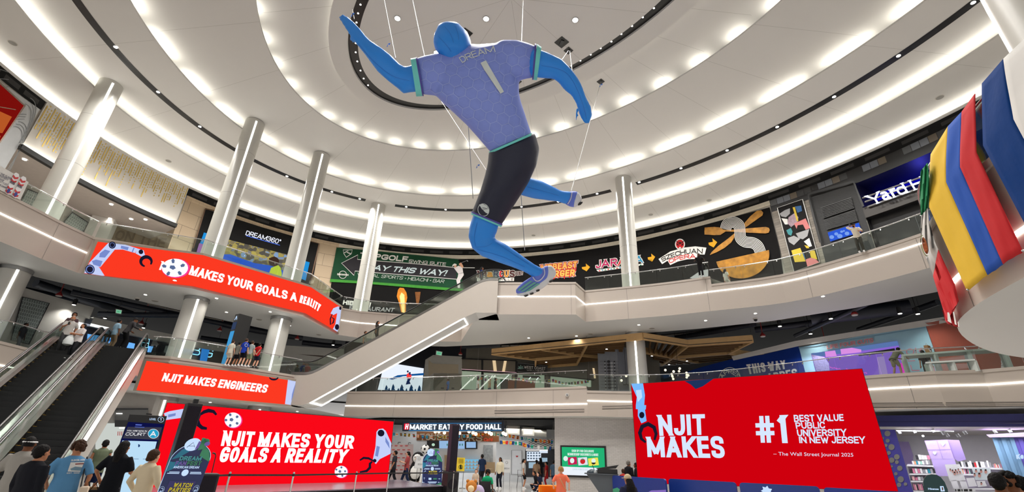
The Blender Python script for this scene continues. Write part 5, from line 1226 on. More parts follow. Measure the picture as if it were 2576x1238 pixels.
# photo booth shop
c = cv(2000,780,4.472)
t = thing('photo_shopfront', 'pale blue LIFE FOUR CUTS photo booth shopfront with purple glowing inside', 'shopfront', WS(2180,890))
SKY_ = mat('facade_sky', (150,190,205),.5, vary=.05)
art('facade', WS, [c([(40,425),(700,300),(1470,178),(1600,560),(1680,800),(140,800)])], SKY_, .10, t)
art('facade_band', WS, [c(p) for p in stroke([(40,425),(700,318),(1470,195)],10)], mat('facade_sky_deep', (112,152,172),.5),.2, t)
PUR = em('booth_purple', (150,110,226),.8);
art('opening', WS, [c([(180,490),(700,415),(1150,348),(1215,570),(1260,800),(260,800)])], PUR, .14, t)
art('opening_header', WS, [c([(180,490),(1150,348),(1168,400),(200,535)])], em('booth_header', (104,136,200),.7),.16, t)
art('pink_light', WS, [c([(335,470),(450,455),(470,520),(345,530)]), c([(510,440),(640,425),(745,445),(745,475),(520,500)])], em('booth_pink', (226,150,236),.9),.18, t)
art('dark_ceiling', WS, [c([(700,495),(960,455),(1120,430),(1130,465),(960,490),(720,520)])], BLACK, .17, t)
art('sequin_wall', WS, [c([(185,500),(330,530),(380,600),(390,690),(240,690)])], mat('sequin_grey', (110,104,140),.4, vary=.8, scale=14),.18, t)
art('corner_panel', WS, [c([(920,530),(1000,520),(1060,800),(960,800)])], em('booth_lilac', (190,160,236),.7),.17, t); art('magenta_glow', WS, [c([(1180,600),(1225,590),(1250,720),(1215,715)])], em('booth_magenta', (240,60,200),.9),.19, t)
block('lettering_outline', 'LIFE FOUR CUTS', WS, c([(355,398),(875,316),(882,362),(362,440)]), PWH, .16, t, wt=.16, grow=.9); block('lettering', 'LIFE FOUR CUTS', WS, c([(355,398),(875,316),(882,362),(362,440)]), mat('letter_rose', (200,84,104),.5),.22, t, wt=.15)
NP = em('neon_pink', (255,90,210),1.5); scr = lambda x, y, n, s: [q for q in [(x+i*s, y+s*.35*i*.5+(s*.9 if i % 2 else -s*.9)*(1.3 if i % 3 == 0 else .6)) for i in range(n)]]
art('neon_script', WS, [c(p) for p in stroke(scr(392,645,14,9),4)+stroke(scr(575,665,4,9),4)+stroke(scr(740,700,9,9),4)], NP, .3, t)
KR = mat('hangul_rose', (206,120,140),.5); hz = lambda ps: [c(p) for p in ps]
art('korean_lettering', WS, hz(stroke(circ(1295,470,42,30),11, True)+stroke([(1355,425),(1365,505)],11)+stroke([(1290,520),(1270,575),(1350,570)],11)+stroke([(1420,425),(1395,470)],11)+stroke([(1415,440),(1440,480)],11)+stroke([(1470,412),(1485,490)],11)+stroke([(1450,450),(1475,447)],11)+stroke([(1515,408),(1530,490)],11)+stroke([(1480,440),(1525,432)],10)+stroke([(1500,515),(1540,508),(1545,545),(1500,550),(1500,515)],10)+stroke([(1300,620),(1315,680),(1400,680)],12)+stroke([(1480,640),(1560,640),(1570,690)],12)), KR, .16, t)
t = thing('clad_wall', 'glossy red-brown hoarding wall right of the pale blue shop', 'wall', WS(2420,880))
art('hoarding', WS, [[(2327,812),(2400,798),(2640,760),(2680,960),(2378,960)]], mat('hoarding_rust', (158,84,68),.18),.14, t); art('trim', WS, stroke([(2327,812),(2410,797)],2), STEEL, .2, t)
# wooden canopy
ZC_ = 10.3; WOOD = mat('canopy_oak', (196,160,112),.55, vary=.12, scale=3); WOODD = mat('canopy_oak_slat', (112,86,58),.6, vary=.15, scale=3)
t = thing('wooden_canopy', 'star shaped suspended canopy of oak beams and slats above the middle level', 'canopy', atz(1600,890, ZC_))
c1, c2 = cv(1200,820,6.44), cv(1580,820,5.724)
N_ = {}
for k_, p_ in zip('A B J K M N L P O'.split(), c1([(240,470),(2425,250),(950,562),(945,692),(1050,400),(1690,495),(1612,642),(2320,560),(1780,322)])): N_[k_] = atz(*p_, ZC_)
for k_, p_ in zip('C D E Q R T S U V'.split(), c2([(216,200),(862,300),(1795,236),(1440,410),(1965,495),(640,475),(240,400),(480,585),(1100,560)])): N_[k_] = atz(*p_, ZC_)
H_ = Vector((0,0,.26))
for a_, b_ in ('AB', 'AJ', 'JK', 'JN', 'MN', 'ON', 'NL', 'KL', 'NP', 'CD', 'DE', 'EQ', 'QR', 'DT', 'ST', 'TQ', 'TU', 'BC', 'TV', 'VR'):
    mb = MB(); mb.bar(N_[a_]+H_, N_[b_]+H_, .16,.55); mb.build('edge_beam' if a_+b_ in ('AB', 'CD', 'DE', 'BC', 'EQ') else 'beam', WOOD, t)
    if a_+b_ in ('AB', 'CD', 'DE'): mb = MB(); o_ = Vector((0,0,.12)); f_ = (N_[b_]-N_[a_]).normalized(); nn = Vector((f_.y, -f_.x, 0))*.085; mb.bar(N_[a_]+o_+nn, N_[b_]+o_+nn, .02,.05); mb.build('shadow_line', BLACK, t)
def slats(a, b, c_, d, n):
    for i in range(1, n):
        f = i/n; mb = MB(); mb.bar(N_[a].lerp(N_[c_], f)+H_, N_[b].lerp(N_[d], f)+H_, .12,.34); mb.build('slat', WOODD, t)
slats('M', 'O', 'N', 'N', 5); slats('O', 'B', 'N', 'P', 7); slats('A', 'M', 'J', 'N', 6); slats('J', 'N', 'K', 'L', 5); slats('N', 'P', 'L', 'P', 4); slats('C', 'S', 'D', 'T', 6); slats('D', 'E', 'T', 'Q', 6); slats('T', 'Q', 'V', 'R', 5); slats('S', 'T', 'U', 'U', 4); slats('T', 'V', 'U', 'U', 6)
for k_ in 'AMOBDE': MB().tube([N_[k_]+Vector((0,0,.5)), N_[k_]+Vector((0,0,2.4))],.012,5).build('hanger_rod', DSTEEL, t)
for px, py, z in ((1303,872,11.2),(1568,845,11.3),(1823,852,11.2),(1374,911,10.2),(1683,917,10.2),(1728,908,10.2),(1526,878,10.3),(1640,895,10.3)):
    p = atz(px, py, z); t = downlight('canopy_spot', p, .09, 'small spotlight at the wooden canopy', 'spotlights at the wooden canopy', 0, LAMPS, BLACK); MB().tube([p, (p.x, p.y, 12.71)],.01,5).build('hanger_rod', DSTEEL, t)
# patterned column
p = WS(1530,960,5.5); q = VP(atd(1505,950,42), atd(1556,950,40.6)); c = cv(1200,820,6.44)
t = thing('patterned_column', 'square grey column printed with rows of black and white spoons', 'column', (q(1530,985).x, q(1530,985).y, 6.4))
MB().box((q(1530,950).x-q.n.x*.97, q(1530,950).y-q.n.y*.97,8.6),(2.15,1.9,4.6), math.atan2(q.t.y, q.t.x)).build('shaft', mat('column_pewter', (140,144,152),.5), t)
ps, pw = [],[]
for k in range(9):
    y = 578+k*53
    for x in (2070,2225): ps += [c(circ(x+k*2, y, 12,12,12))]
    ps += [c(circ(2130+k*2, y, 25,22,14))]; pw += [c(circ(2180+k*2, y+26,24,20,14)), c(circ(2072+k*2, y+26,11,11,12)), c(circ(2226+k*2, y+26,11,11,12))]; ps += [c(p_) for p_ in stroke([(1990+k*2, y),(2290+k*2, y)],3)]
art('dark_spoon', q, ps, mat('spoon_ink', (44,46,54),.5),.06, t, maxlen=90); art('pale_spoon', q, pw, mat('spoon_pale', (186,190,196),.5),.065, t, maxlen=90)
# chandeliers
def chandelier(label, px, py, D, spread, n):
    p = atd(px, py, D); t = thing('chandelier', label, 'chandelier', p); random.seed(n)
    MB().tube([p, (p.x, p.y, 12.6)],.015,5).build('stem', BLACK, t)
    for k in range(n):
        a = 2*PI*k/n; r = spread*(1 if k % 2 else .62); b = p+Vector((r*math.cos(a), r*math.sin(a),.15+.28*(k % 3)-.2)); MB().tube([p, p+Vector((r*.6*math.cos(a), r*.6*math.sin(a),-.12)), b],.012,5).build('arm', BLACK, t)
        MB().ball(b, .10,10,7).build('globe_bulb', em('bulb_warm', (255,240,205),1.8), t)
chandelier('chandelier of glowing globes seen just above the right screen', 1708,947,41,1.0,11)
chandelier('chandelier of glowing globes left of the fifth column', 1576,966,41,.8,7)
# ---- services in the void and hanging fittings
random.seed(21)
def pipe(label, pts, r, name='duct', m=PIPE, cat='duct'):
    t = thing(name, label, cat, pts[0]); MB().tube(pts, r, 12).build('duct_run', m, t, smooth=50)
    for p_ in (pts[0].lerp(pts[-1],.2), pts[0].lerp(pts[-1],.8)): MB().tube([p_, (p_.x, p_.y, max(p_.z+r+.1,12.72 if p_.z > 8 else S2))],.012,5).build('hanger_rod', DSTEEL, t)
    return t
V3 = lambda px, py, z: atz(px, py, z)
for i, (a, b, z, r) in enumerate((((90,712),(330,790),11.9,.28),((180,735),(560,815),11.5,.2),((250,790),(455,793),11.2,.22),((505,850),(720,878),11.4,.22),((560,815),(760,850),11.8,.3),((2040,800),(2290,772),11.9,.5),((2000,845),(2180,765),11.3,.14),((1900,830),(2120,802),12.0,.25),((1700,850),(1900,815),12.1,.22),((2160,830),(2360,760),12.0,.2),((760,862),(860,872),11.8,.25),((1160,872),(1260,868),11.9,.2),((60,735),(200,762),11.8,.4))):
    pipe('dark grey ceiling duct, ' + ('under the left end of the long red screen', 'slanting under the long red screen', 'level one left of the second column', 'between the second and third columns', 'just under the soffit by the second column', 'fat wrapped one above the photo shop', 'thin slanting one above the blue wall', 'above the right end of the canopy', 'above the canopy middle', 'thin one near the flags', 'left of the centre escalator', 'right of the centre escalator', 'at the far left above the lattice')[i],[V3(*a, z), V3((a[0]+b[0])/2,(a[1]+b[1])/2+1, z-.03), V3(*b, z)], r)
def pendant_can(px, py, z, label, r=.13, h=.42, lit=True):
    p = atz(px, py, z); t = thing('cylinder_pendant', label, 'ceiling lamp', p, 'black cylinder lamps in the dark ceiling'); mb = MB(); mb.cyl(p, r, h, 16); mb.tube([p+Vector((0,0, h)),(p.x, p.y, 12.7)],.02,5); mb.build('housing', BLACK, t, smooth=40); MB().cyl(p+Vector((0,0,-.02)), r*.85,.02,16).build('lens', LAMPS, t)
    lamp('beam', (p.x, p.y, p.z-.06), power=SOFFIT_W*3, size=.1, spot=2.2)
for px, py, lb in ((186,767, 'leftmost black cylinder lamp over the left escalators'),(264,801, 'black cylinder lamp left of the EXIT sign'),(361,825, 'black cylinder lamp above the man in the dark jacket'),(838,868, 'black cylinder lamp just left of the centre escalator'),(2264,789, 'black cylinder lamp above the photo shop sign'),(2309,790, 'black cylinder lamp nearest the draped flags'),(2039,840, 'black cylinder lamp above the blue wall'),(2090,802, 'black cylinder lamp left of the red sprinkler'),(1962,821, 'black cylinder lamp right of the canopy tip')): pendant_can(px, py, 11.0, lb)
def sprinkler(px, py, z, label):
    p = atz(px, py, z); t = thing('sprinkler_drop', label, 'fire device'); t.location = p; R_ = mat('sprinkler_red', (150,40,40),.5); MB().tube([p, (p.x, p.y, 12.7)],.03,6).build('pipe', R_, t); MB().lathe(p, [(.03,.3),(.09,.22),(.2,.06),(.2,.0)],14).build('red_bell', R_, t, smooth=40); MB().cyl(p+Vector((0,0,-.05)),.17,.05,14).build('cap', WHITE, t)
for px, py, lb in ((148,744, 'red sprinkler drop at the far left above the lattice'),(355,815, 'red sprinkler drop above the right escalator'),(552,832, 'red sprinkler drop left of the black totem'),(747,853, 'red sprinkler drop right of the third column'),(2150,792, 'red sprinkler drop above LIFE FOUR CUTS'),(2075,856, 'thin red sprinkler drop in front of the pale blue facade'),(1919,846, 'red sprinkler drop right of the canopy'),(1158,892, 'red sprinkler drop above the beige portal')): sprinkler(px, py, 11.0, lb)
def exit_sign(px, py, z, label):
    p = atz(px, py, z); f = VP(p, p+Vector((1,.75,0))); t = thing('exit_sign', label, 'sign'); t.location = p
    art('housing', f, [[(px-8, py-6),(px+8, py-3),(px+6.5, py+8),(px-9, py+5)]], WHITE, 0, t, thick=.06); art('panel', f, [[(px-6, py-4),(px+6.5, py-1.6),(px+5, py+6),(px-7, py+3.6)]], em('exit_pale', (150,230,190),.8),.02, t); block('lettering', 'EXIT', f, [(px-4.5, py-2.2),(px+5, py-.4),(px+4, py+4.4),(px-5.5, py+2.6)], em('exit_green', (10,130,80),.8),.04, t, wt=.2)
    MB().tube([f(px, py-5),(f(px, py-5).x, f(px, py-5).y, 12.7)],.015,5).build('hanger', DSTEEL, t)
exit_sign(299,783,10.8, 'green EXIT sign hanging above the left escalators'); exit_sign(1105,888,10.8, 'small green EXIT sign above the beige portal')
# soffit downlights of both soffits
for px, py in ((366,741),(545,750),(570,785),(680,784),(729,819),(440,705),(1607,817),(1900,788),(1775,806),(2070,745),(1450,845),(1330,850)):
    p = atz(px, py, S3); downlight('soffit_downlight', p, .10, 'small downlight in the white soffit under the top level', 'downlights under the top level', SOFFIT_W*2, LAMPS)
for px, py in ((529,1012),(748,1035),(870,1050),(887,1051)):
    p = atz(px, py, S2); downlight('soffit_downlight', p, .09, 'small downlight in the soffit above the stage screen', 'downlights under the middle level', SOFFIT_W*2, LAMPS)
for px, py, lb in ((390,757, 'oval air diffuser right of the nearest soffit downlight'),(652,804, 'round speaker left of the third column top'),(802,842, 'round speaker under the right end of the long screen'),(1640,826, 'round speaker right of the fifth column top'),(1485,840, 'round speaker left of the fifth column top')): device(px, py, S3,.2, lb+' in the soffit', 'soffit_speaker')
for px, py, lb in ((1900,801, 'dome security camera under the right top level soffit'),(347,750, 'small smoke detector beside the EXIT sign soffit')):
    p = atz(px, py, S3); t = thing('dome_camera', lb, 'camera', p); MB().cyl(p+Vector((0,0,-.08)),.16,.08,18).build('base', WHITE, t); MB().ball(p+Vector((0,0,-.1)),.12,14,8).build('dome', BLACK, t, smooth=60)
q = F2(1426,994,.03); t = thing('wall_camera', 'small round white camera on the centre level two fascia', 'camera', q); MB().cyl(q, .13,.1,16, axis=(.1,-1,0)).build('base', WHITE, t); MB().ball(q+Vector((.01,-.1,0)),.08,12,7).build('dome', PGR, t, smooth=60)
# L2 directory totem
p = atd(590,880,35.6); rz = 1.0; t = thing('directory_totem', 'tall black directory totem with a blue lit side behind the left railing', 'totem', (p.x, p.y, 6.4), rz=0)
M = Matrix.Rotation(rz, 3, 'Z'); Q = lambda x, y, z: Vector((p.x, p.y, 6.4))+M @ Vector((x, y, z))
MB().box(Q(0,0,1.75),(.9,.5,3.5), M=M).build('body', BLACK, t)
mb = MB(); mb.add([Q(-.46,-.24,.2), Q(-.46,.24,.2), Q(-.46,.24,2.35), Q(-.46,-.24,2.35)],[(0,1,2,3)]); mb.build('blue_panel', em('totem_cyan', (70,160,220),.9), t)
mb = MB(); mb.add([Q(-.46,-.24,2.45), Q(-.46,.24,2.45), Q(-.46,.24,2.95), Q(-.46,-.24,2.95)],[(0,1,2,3)]); mb.build('dark_panel', em('totem_navy', (60,76,110),.7), t)
MB().bar(Q(-.465,-.12,3.1), Q(-.465,.0,3.36),.01,.05).bar(Q(-.465,.12,3.1), Q(-.465,.0,3.36),.01,.05).build('logo', em('totem_white', (200,225,255)), t)
# standing tables on the right
t = thing('long_table', 'long white trestle counter behind the right middle level railing', 'table', atz(2400,925,6.15)); FL2 = 6.15
W_ = mat('table_white', (206,212,208),.4); f = VP(atz(2275,941, FL2), atz(2570,925, FL2)); c = cv(2000,780,4.472)
a_, b_ = f(2278,914), f(2555,898); up = Vector((0,0,1)); ln = (b_-a_); ln.z = 0
nb = Vector((ln.y, -ln.x, 0)).normalized()*-1.0
if nb.dot(Vector((0,1,0))) < 0: nb = -nb
A0 = Vector((a_.x, a_.y, FL2))+nb*.75; A1 = Vector((b_.x, b_.y, FL2))+nb*.75
MB().bar(A0+up*1.02+nb*.4, A1+up*1.02+nb*.4,.9,.09).build('table_top', W_, t)
for k in range(4):
    s_ = A0.lerp(A1,(k+.05)/3.15)
    for y_ in (.02,.8): MB().bar(s_+nb*y_, s_+nb*y_+up*.99,.12,.12).build('leg', W_, t)
t = thing('white_bench', 'low white bench in front of the long white counter', 'bench', A0)
MB().bar(A0-nb*.35+ln*.2+up*.5, A0-nb*.35+ln*.66+up*.5,.4,.07).build('seat', W_, t)
for u in (.22,.44,.64): MB().bar(A0-nb*.35+ln*u, A0-nb*.35+ln*u+up*.47,.34,.1).build('leg', W_, t)
t = thing('paper_bag', 'brown paper bag standing on the long white counter', 'bag', A0+up*1.07); bp = A0+ln*.29+nb*.35+up*1.07
MB().box(bp+up*.2,(.3,.16,.4),.5).build('bag_body', mat('kraft_paper', (150,118,84),.7), t); MB().tube([bp+up*.4+ln.normalized()*-.06, bp+up*.52, bp+up*.4+ln.normalized()*.06],.008,5).build('handle', mat('kraft_paper', (150,118,84),.7), t)
lamp('shop_lamp', (-33,36,10), 'AREA', 350,(.9,.95,1),4); lamp('shop_lamp', (22,33,9.6), 'AREA', 250,(.85,.8,1),3, rot=(0,0,0)); lamp('shop_lamp', (0,43.5,9.8), 'AREA', 300,(1,.93,.84),4)
# ================================================================= the inflatable runner
from mathutils.bvhtree import BVHTree
ZV = 16.0
def fp(px, py, zv=ZV): return CAM + (FWD + RT*((px-W/2)/FPX) + UP*((H/2-py)/FPX))*zv
INF = 1.075
def rings(mb, rows, zv=ZV, k=.75, n=22, tip0=True, tip1=True):
    """rows: (left image point, right image point[, depth shift[, depth factor]]) across a limb"""
    R = []
    def ring(l, r, dz=0.0, kk=None, sc=1.0):
        a, b = fp(*l, zv+dz), fp(*r, zv+dz); c = (a+b)/2; h = (b-a)/2*sc*INF; v = (c-CAM).normalized(); v = (v-h.normalized()*v.dot(h.normalized())).normalized()*h.length*(kk or k)
        return [c+h*math.cos(2*PI*i/n)+v*math.sin(2*PI*i/n) for i in range(n)]
    rs = [ring(*r) for r in rows]
    def tip(r0, r1):
        c0 = sum(r0, Vector())/n; c1 = sum(r1, Vector())/n; d = (c0-c1); d = d.normalized()*min(d.length*.6,(r0[0]-c0).length*.8)
        return [[c0+(p-c0)*math.cos(f)+d*math.sin(f) for p in r0] for f in (1.35,1.05,.7,.35)]
    if tip0: rs = tip(rs[0], rs[1])+rs
    if tip1: rs = rs+tip(rs[-1], rs[-2])[::-1]
    return mb.loft(rs)
def fused(name, mb, m, parent, voxel=.07, smooth=6):
    me = bpy.data.meshes.new(name); me.from_pydata(mb.v, [], mb.f); me.update()
    bm = bmesh.new(); bm.from_mesh(me); bmesh.ops.recalc_face_normals(bm, faces=bm.faces); bm.to_mesh(me); bm.free()
    o = bpy.data.objects.new(name, me); COL.objects.link(o)
    r = o.modifiers.new('r', 'REMESH'); r.mode = 'VOXEL'; r.voxel_size = voxel; r.use_smooth_shade = True
    if smooth: s = o.modifiers.new('s', 'SMOOTH'); s.iterations = smooth; s.factor = .5
    dg = bpy.context.evaluated_depsgraph_get(); dg.update(); me2 = bpy.data.meshes.new_from_object(o.evaluated_get(dg)); bpy.data.objects.remove(o)
    me2.name = name; me2.materials.clear(); me2.materials.append(m); me2.polygons.foreach_set('use_smooth', [True]*len(me2.polygons))
    return link(name, me2, parent)
def caster(*objs, back=None):
    trees = []
    for o in objs:
        bm = bmesh.new(); bm.from_mesh(o.data); trees.append(BVHTree.FromBMesh(bm)); bm.free()
    def f(px, py, off=0.0):
        d = ray(px, py); best = None
        for t_ in trees:
            h = t_.ray_cast(CAM, d)
            if h[0] is not None and (best is None or h[3] < best): best = h[3]
        return CAM+d*((best if best is not None else (back or 1e3))-off)
    def hit(px, py):
        d = ray(px, py); return any(t_.ray_cast(CAM, d)[0] is not None for t_ in trees)
    f.hit = hit; return f
NYL = mat('inflated_blue_nylon', (36,132,226),.42, vary=.03, scale=1.2, spec=.4); SHIRT = mat('shirt_periwinkle', (122,140,218),.5, vary=.03, scale=1); SHORT = mat('shorts_navy', (4,11,42),.5, vary=.05)
TEAL = mat('trim_aqua', (104,200,196),.5); PURP = mat('trim_purple', (70,62,150),.5); SOLE = mat('sole_white', (206,208,214),.45); HEXM = mat('hexagon_line', (158,174,232),.5); TXM = mat('shirt_lettering', (206,214,214),.5)
fig = thing('inflatable_runner', 'giant blue inflatable running figure hanging under the ceiling, DREAM 1 on its back', 'inflatable figure', fp(1250,400))
a = cv(840,20,5.38)
def pr(rows, f): return [tuple(f([p])[0] for p in r[:2])+tuple(r[2:]) for r in rows]
mb = MB()
# head and neck
rings(mb, [((1103,66),(1156,63)),((1095,85),(1173,80)),((1093,104),(1180,97)),((1097,122),(1183,112)),((1108,138),(1180,128)),((1122,160),(1175,150))], ZV-.0,.95)
# arms
rings(mb, pr([((72,150),(130,88),.6),((100,190),(200,130),.5),((150,265),(270,190),.4),((205,350),(330,255),.3),((265,440),(400,345),.2),((350,540),(490,440),.1),((470,690),(620,530),0),((590,850),(760,640),0),((740,985),(890,770),0),((880,1090),(945,800),0),((945,1150),(960,815),0),((1010,1130),(1010,800),0),((1120,1120),(1100,780),.0)], a), ZV, .72)
rings(mb, pr([((210,415),(200,440),.3),((230,405),(232,468),.3),((290,400),(280,470),.3)], a), ZV, .6)
rings(mb, [((1340,190),(1346,124)),((1365,194),(1372,133)),((1392,196),(1412,151)),((1406,206),(1434,173)),((1420,224),(1450,194)),((1438,239),(1462,214)),((1449,258),(1474,246)),((1455,276),(1487,271)),((1459,291),(1489,291)),((1466,304),(1484,306))], ZV-.2,.72)
rings(mb, [((1450,268),(1458,270)),((1446,285),(1456,286)),((1446,300),(1453,301))], ZV-.5,.8)
# legs
rings(mb, [((1212,512),(1262,530)),((1194,538),(1254,560)),((1184,566),(1248,584)),((1180,595),(1240,598)),((1189,624),(1246,603)),((1212,643),(1268,614)),((1248,657),(1296,632)),((1288,671),(1322,651)),((1318,683),(1345,666)),((1342,697),(1367,678))], ZV-.1,.8)
rings(mb, [((1283,470),(1310,440),.5),((1312,490),(1334,449),.8),((1342,498),(1360,456),1.0),((1375,503),(1386,468),1.2),((1400,506),(1410,480),1.35),((1424,513),(1435,483),1.5)], ZV, .85)
body = fused('body', mb, NYL, fig, .07,3)
# shirt with sleeves
mb = MB()
rings(mb, [((1140,128),(1196,112),0,.7),((1118,150),(1270,108),0,.55),((1098,190),(1296,150),0,.55),((1100,236),(1298,200),0,.6),((1126,264),(1300,238),0,.62),((1150,286),(1305,256),0,.64),((1178,313),(1313,278),0,.68),((1208,347),(1323,308),0,.74),((1234,378),(1333,336),0,.8),((1243,386),(1334,346),0,.8)], ZV, .62, tip0=True, tip1=False)
rings(mb, [((1044,154),(1058,233)),((1060,147),(1080,235)),((1095,140),(1112,238)),((1140,140),(1150,232))], ZV, .72, tip0=False)
rings(mb, [((1343,192),(1350,121)),((1325,194),(1328,112)),((1300,200),(1300,106)),((1255,205),(1262,106))], ZV-.05,.7, tip0=False)
shirt = fused('shirt', mb, SHIRT, fig, .07,5)
mb = MB(); rings(mb, [((1236,376),(1336,334),0,.82),((1233,384),(1343,340),0,.82),((1231,410),(1353,376),0,.8),((1224,440),(1346,416),0,.8),((1212,480),(1325,462),0,.82),((1200,510),(1296,508),0,.84),((1190,533),(1261,562),-.05,.86),((1189,537),(1259,566),-.05,.86),((1188,540),(1258,568),-.05,.86)], ZV, .8, tip0=False, tip1=False)
rings(mb, [((1285,440),(1345,400),.4),((1300,484),(1330,440),.7)], ZV, .8)
shorts = fused('shorts', mb, SHORT, fig, .07,4)
def bandring(name, r0, r1, m, k, grow, zv=ZV):
    mb = MB(); g = lambda l, r: (tuple(Vector(l)+(Vector(l)-Vector(r)).normalized()*grow), tuple(Vector(r)+(Vector(r)-Vector(l)).normalized()*grow)); rings(mb, [g(*r0), g(*r1)], zv, k, 28, False, False); return mb.build(name, m, fig, smooth=40)
bandring('sleeve_cuff', ((1034,156),(1046,235)),((1047,154),(1061,234)), TEAL, .84,3.2); bandring('sleeve_stripe', ((1047,154),(1061,234)),((1051,152),(1065,234)), PURP, .84,2.8)
bandring('sleeve_cuff', ((1352,194),(1361,127)),((1343,193),(1350,120)), TEAL, .9,3.4, ZV-.1); bandring('sleeve_stripe', ((1343,193),(1349,120)),((1339,193),(1345,118)), PURP, .9,3.0, ZV-.1)
bandring('shirt_hem', ((1236,379),(1332,337)),((1239,384),(1335,342)), TEAL, .93,3.4); bandring('shorts_stripe', ((1190,533),(1261,562)),((1189,537),(1259,566)), PURP, .88,1.2, ZV-.05); bandring('shorts_hem', ((1189,537),(1259,566)),((1188,541),(1257,570)), TEAL, .88,1.2, ZV-.05)
SF = caster(shirt)
ps = []; RX = 17.0
ex = Vector((.83,-.30)).normalized(); ey = Vector((.36,.93)).normalized()
for i in range(-9,10):
    for j in range(-9,12):
        ctr = Vector((1215,240))+ex*(i*RX*1.5)+ey*((j+.5*(i % 2))*RX*1.72)
        V6 = [ctr+ex*(RX*math.cos(PI/3*q))+ey*(RX*math.sin(PI/3*q)*.99) for q in range(6)]
        for q in (0,1,2):
            p0, p1 = V6[q], V6[q+1]
            if all(SF.hit(*(p0.lerp(p1, f_)+(p1-p0).orthogonal().normalized()*o_)) for f_ in (-.02,.5,1.02) for o_ in (-2,2)): ps += stroke([p0, p1],1.3)
art('hexagon_pattern', SF, ps, HEXM, .015, fig, maxlen=7)
c = cv(1060,30,5.38)
def fnD(u, v):
    b_ = Vector((555,692))*(1-u)**2+Vector((730,590))*2*u*(1-u)+Vector((1005,540))*u*u; t_ = ((Vector((730,590))-Vector((555,692)))*2*(1-u)+(Vector((1005,540))-Vector((730,590)))*2*u).normalized(); up = Vector((t_.y, -t_.x)); up = (up*.9+Vector((-.15,-.1))).normalized(); return tuple(c([b_+up*88*v])[0])
block('lettering', 'DREAM', SF, None, TXM, .03, fig, wt=.13, fn=fnD, asp=5.4, maxlen=5)
art('number', SF, [c([(800,690),(872,655),(890,685),(1118,1080),(1070,1108),(868,760),(848,780)])], TXM, .03, fig, maxlen=7)
SS = caster(shorts); c = cv(1150,420,3.64)
art('round_logo', SS, [c(p) for p in stroke(circ(241,394,50,57,28, rot=-20),5, True)], TXM, .03, fig, maxlen=6)
art('logo_half', SS, [c([(200,345),(230,338),(270,355),(290,395),(285,430),(262,420),(230,390)])], TXM, .03, fig, maxlen=6); art('logo_letter', SS, [c(p) for p in stroke([(240,402),(232,372),(278,384),(246,388)],5)], SHORT, .05, fig, maxlen=6)
SEAM = mat('nylon_seam', (24,104,196),.5); SB = caster(body)
def seam(pts, w=.9):
    pts = smooth_line(pts, 4)
    if all(SB.hit(*p) for p in pts): art('seam', SB, stroke(pts, w), SEAM, .012, fig, maxlen=6)
for pts in ([(1103,92),(1120,110),(1135,130)],[(1118,66),(1133,85),(1141,107)],[(1146,66),(1152,85),(1154,100)],[(900,110),(935,150),(985,190),(1030,203)],[(1362,165),(1400,172),(1430,188),(1452,225),(1470,275),(1475,300)],[(1200,560),(1193,595),(1196,620)],[(1196,622),(1222,620),(1238,612)],[(1200,628),(1260,645),(1320,672)],[(1250,612),(1290,638),(1330,664)],[(1325,470),(1370,482),(1405,492)]): seam(pts)
# shoes
def boot(rows, sole_rows, zv, studs, stripes, collar=None):
    mb = MB(); rings(mb, rows, zv, .62); b = fused('shoe', mb, mat('shoe_periwinkle', (92,112,205),.5), fig, .05,3)
    mb = MB(); rings(mb, sole_rows, zv-.02,.66); mb2 = mb; s = fused('shoe_sole', mb, SOLE, fig, .05,3)
    for x, y in studs:
        p, d = fp(x, y, zv-.05), fp(x+1.4, y+4.4, zv-.05); MB().tube([p, p.lerp(d, .6), d],[.085,.075,.045],10).build('stud', BLACK, fig, smooth=40)
    C_ = caster(b)
    if stripes: art('shoe_stripe', C_, [q for q in stripes], mat('shoe_green', (92,158,150),.5),.02, fig, maxlen=8)
    if collar: art('shoe_piping', C_, stroke(smooth_line(collar, 4),2.2), SOLE, .03, fig, maxlen=8)
c = cv(1150,420,3.64)
boot([((1368,672),(1392,688)),((1350,684),(1378,706)),((1336,697),(1358,720)),((1318,709),(1338,733)),((1303,722),(1318,740)),((1298,729),(1308,741))],[((1376,672),(1398,692)),((1369,692),(1388,706)),((1350,710),(1368,724)),((1329,724),(1344,739)),((1310,735),(1320,747)),((1300,737),(1307,746))], ZV-.1,[(1323,742),(1337,736.5),(1352,729),(1385,706)],[c([(668,1042),(690,1048),(570,1138),(552,1125)]), c([(702,1055),(728,1060),(600,1145),(580,1140)]), c([(735,1065),(760,1072),(640,1152),(612,1148)])],[(1340,697),(1349,707),(1360,704),(1370,690),(1368,673)])
boot([((1424,514),(1436,482)),((1434,519),(1449,482)),((1444,521),(1456,487))],[((1443,521),(1453,484)),((1450,520),(1459,489)),((1457,513),(1463,497))], ZV+1.5,[(1457,512),(1460,509)], None, [(1428,514),(1436,500),(1439,483)])
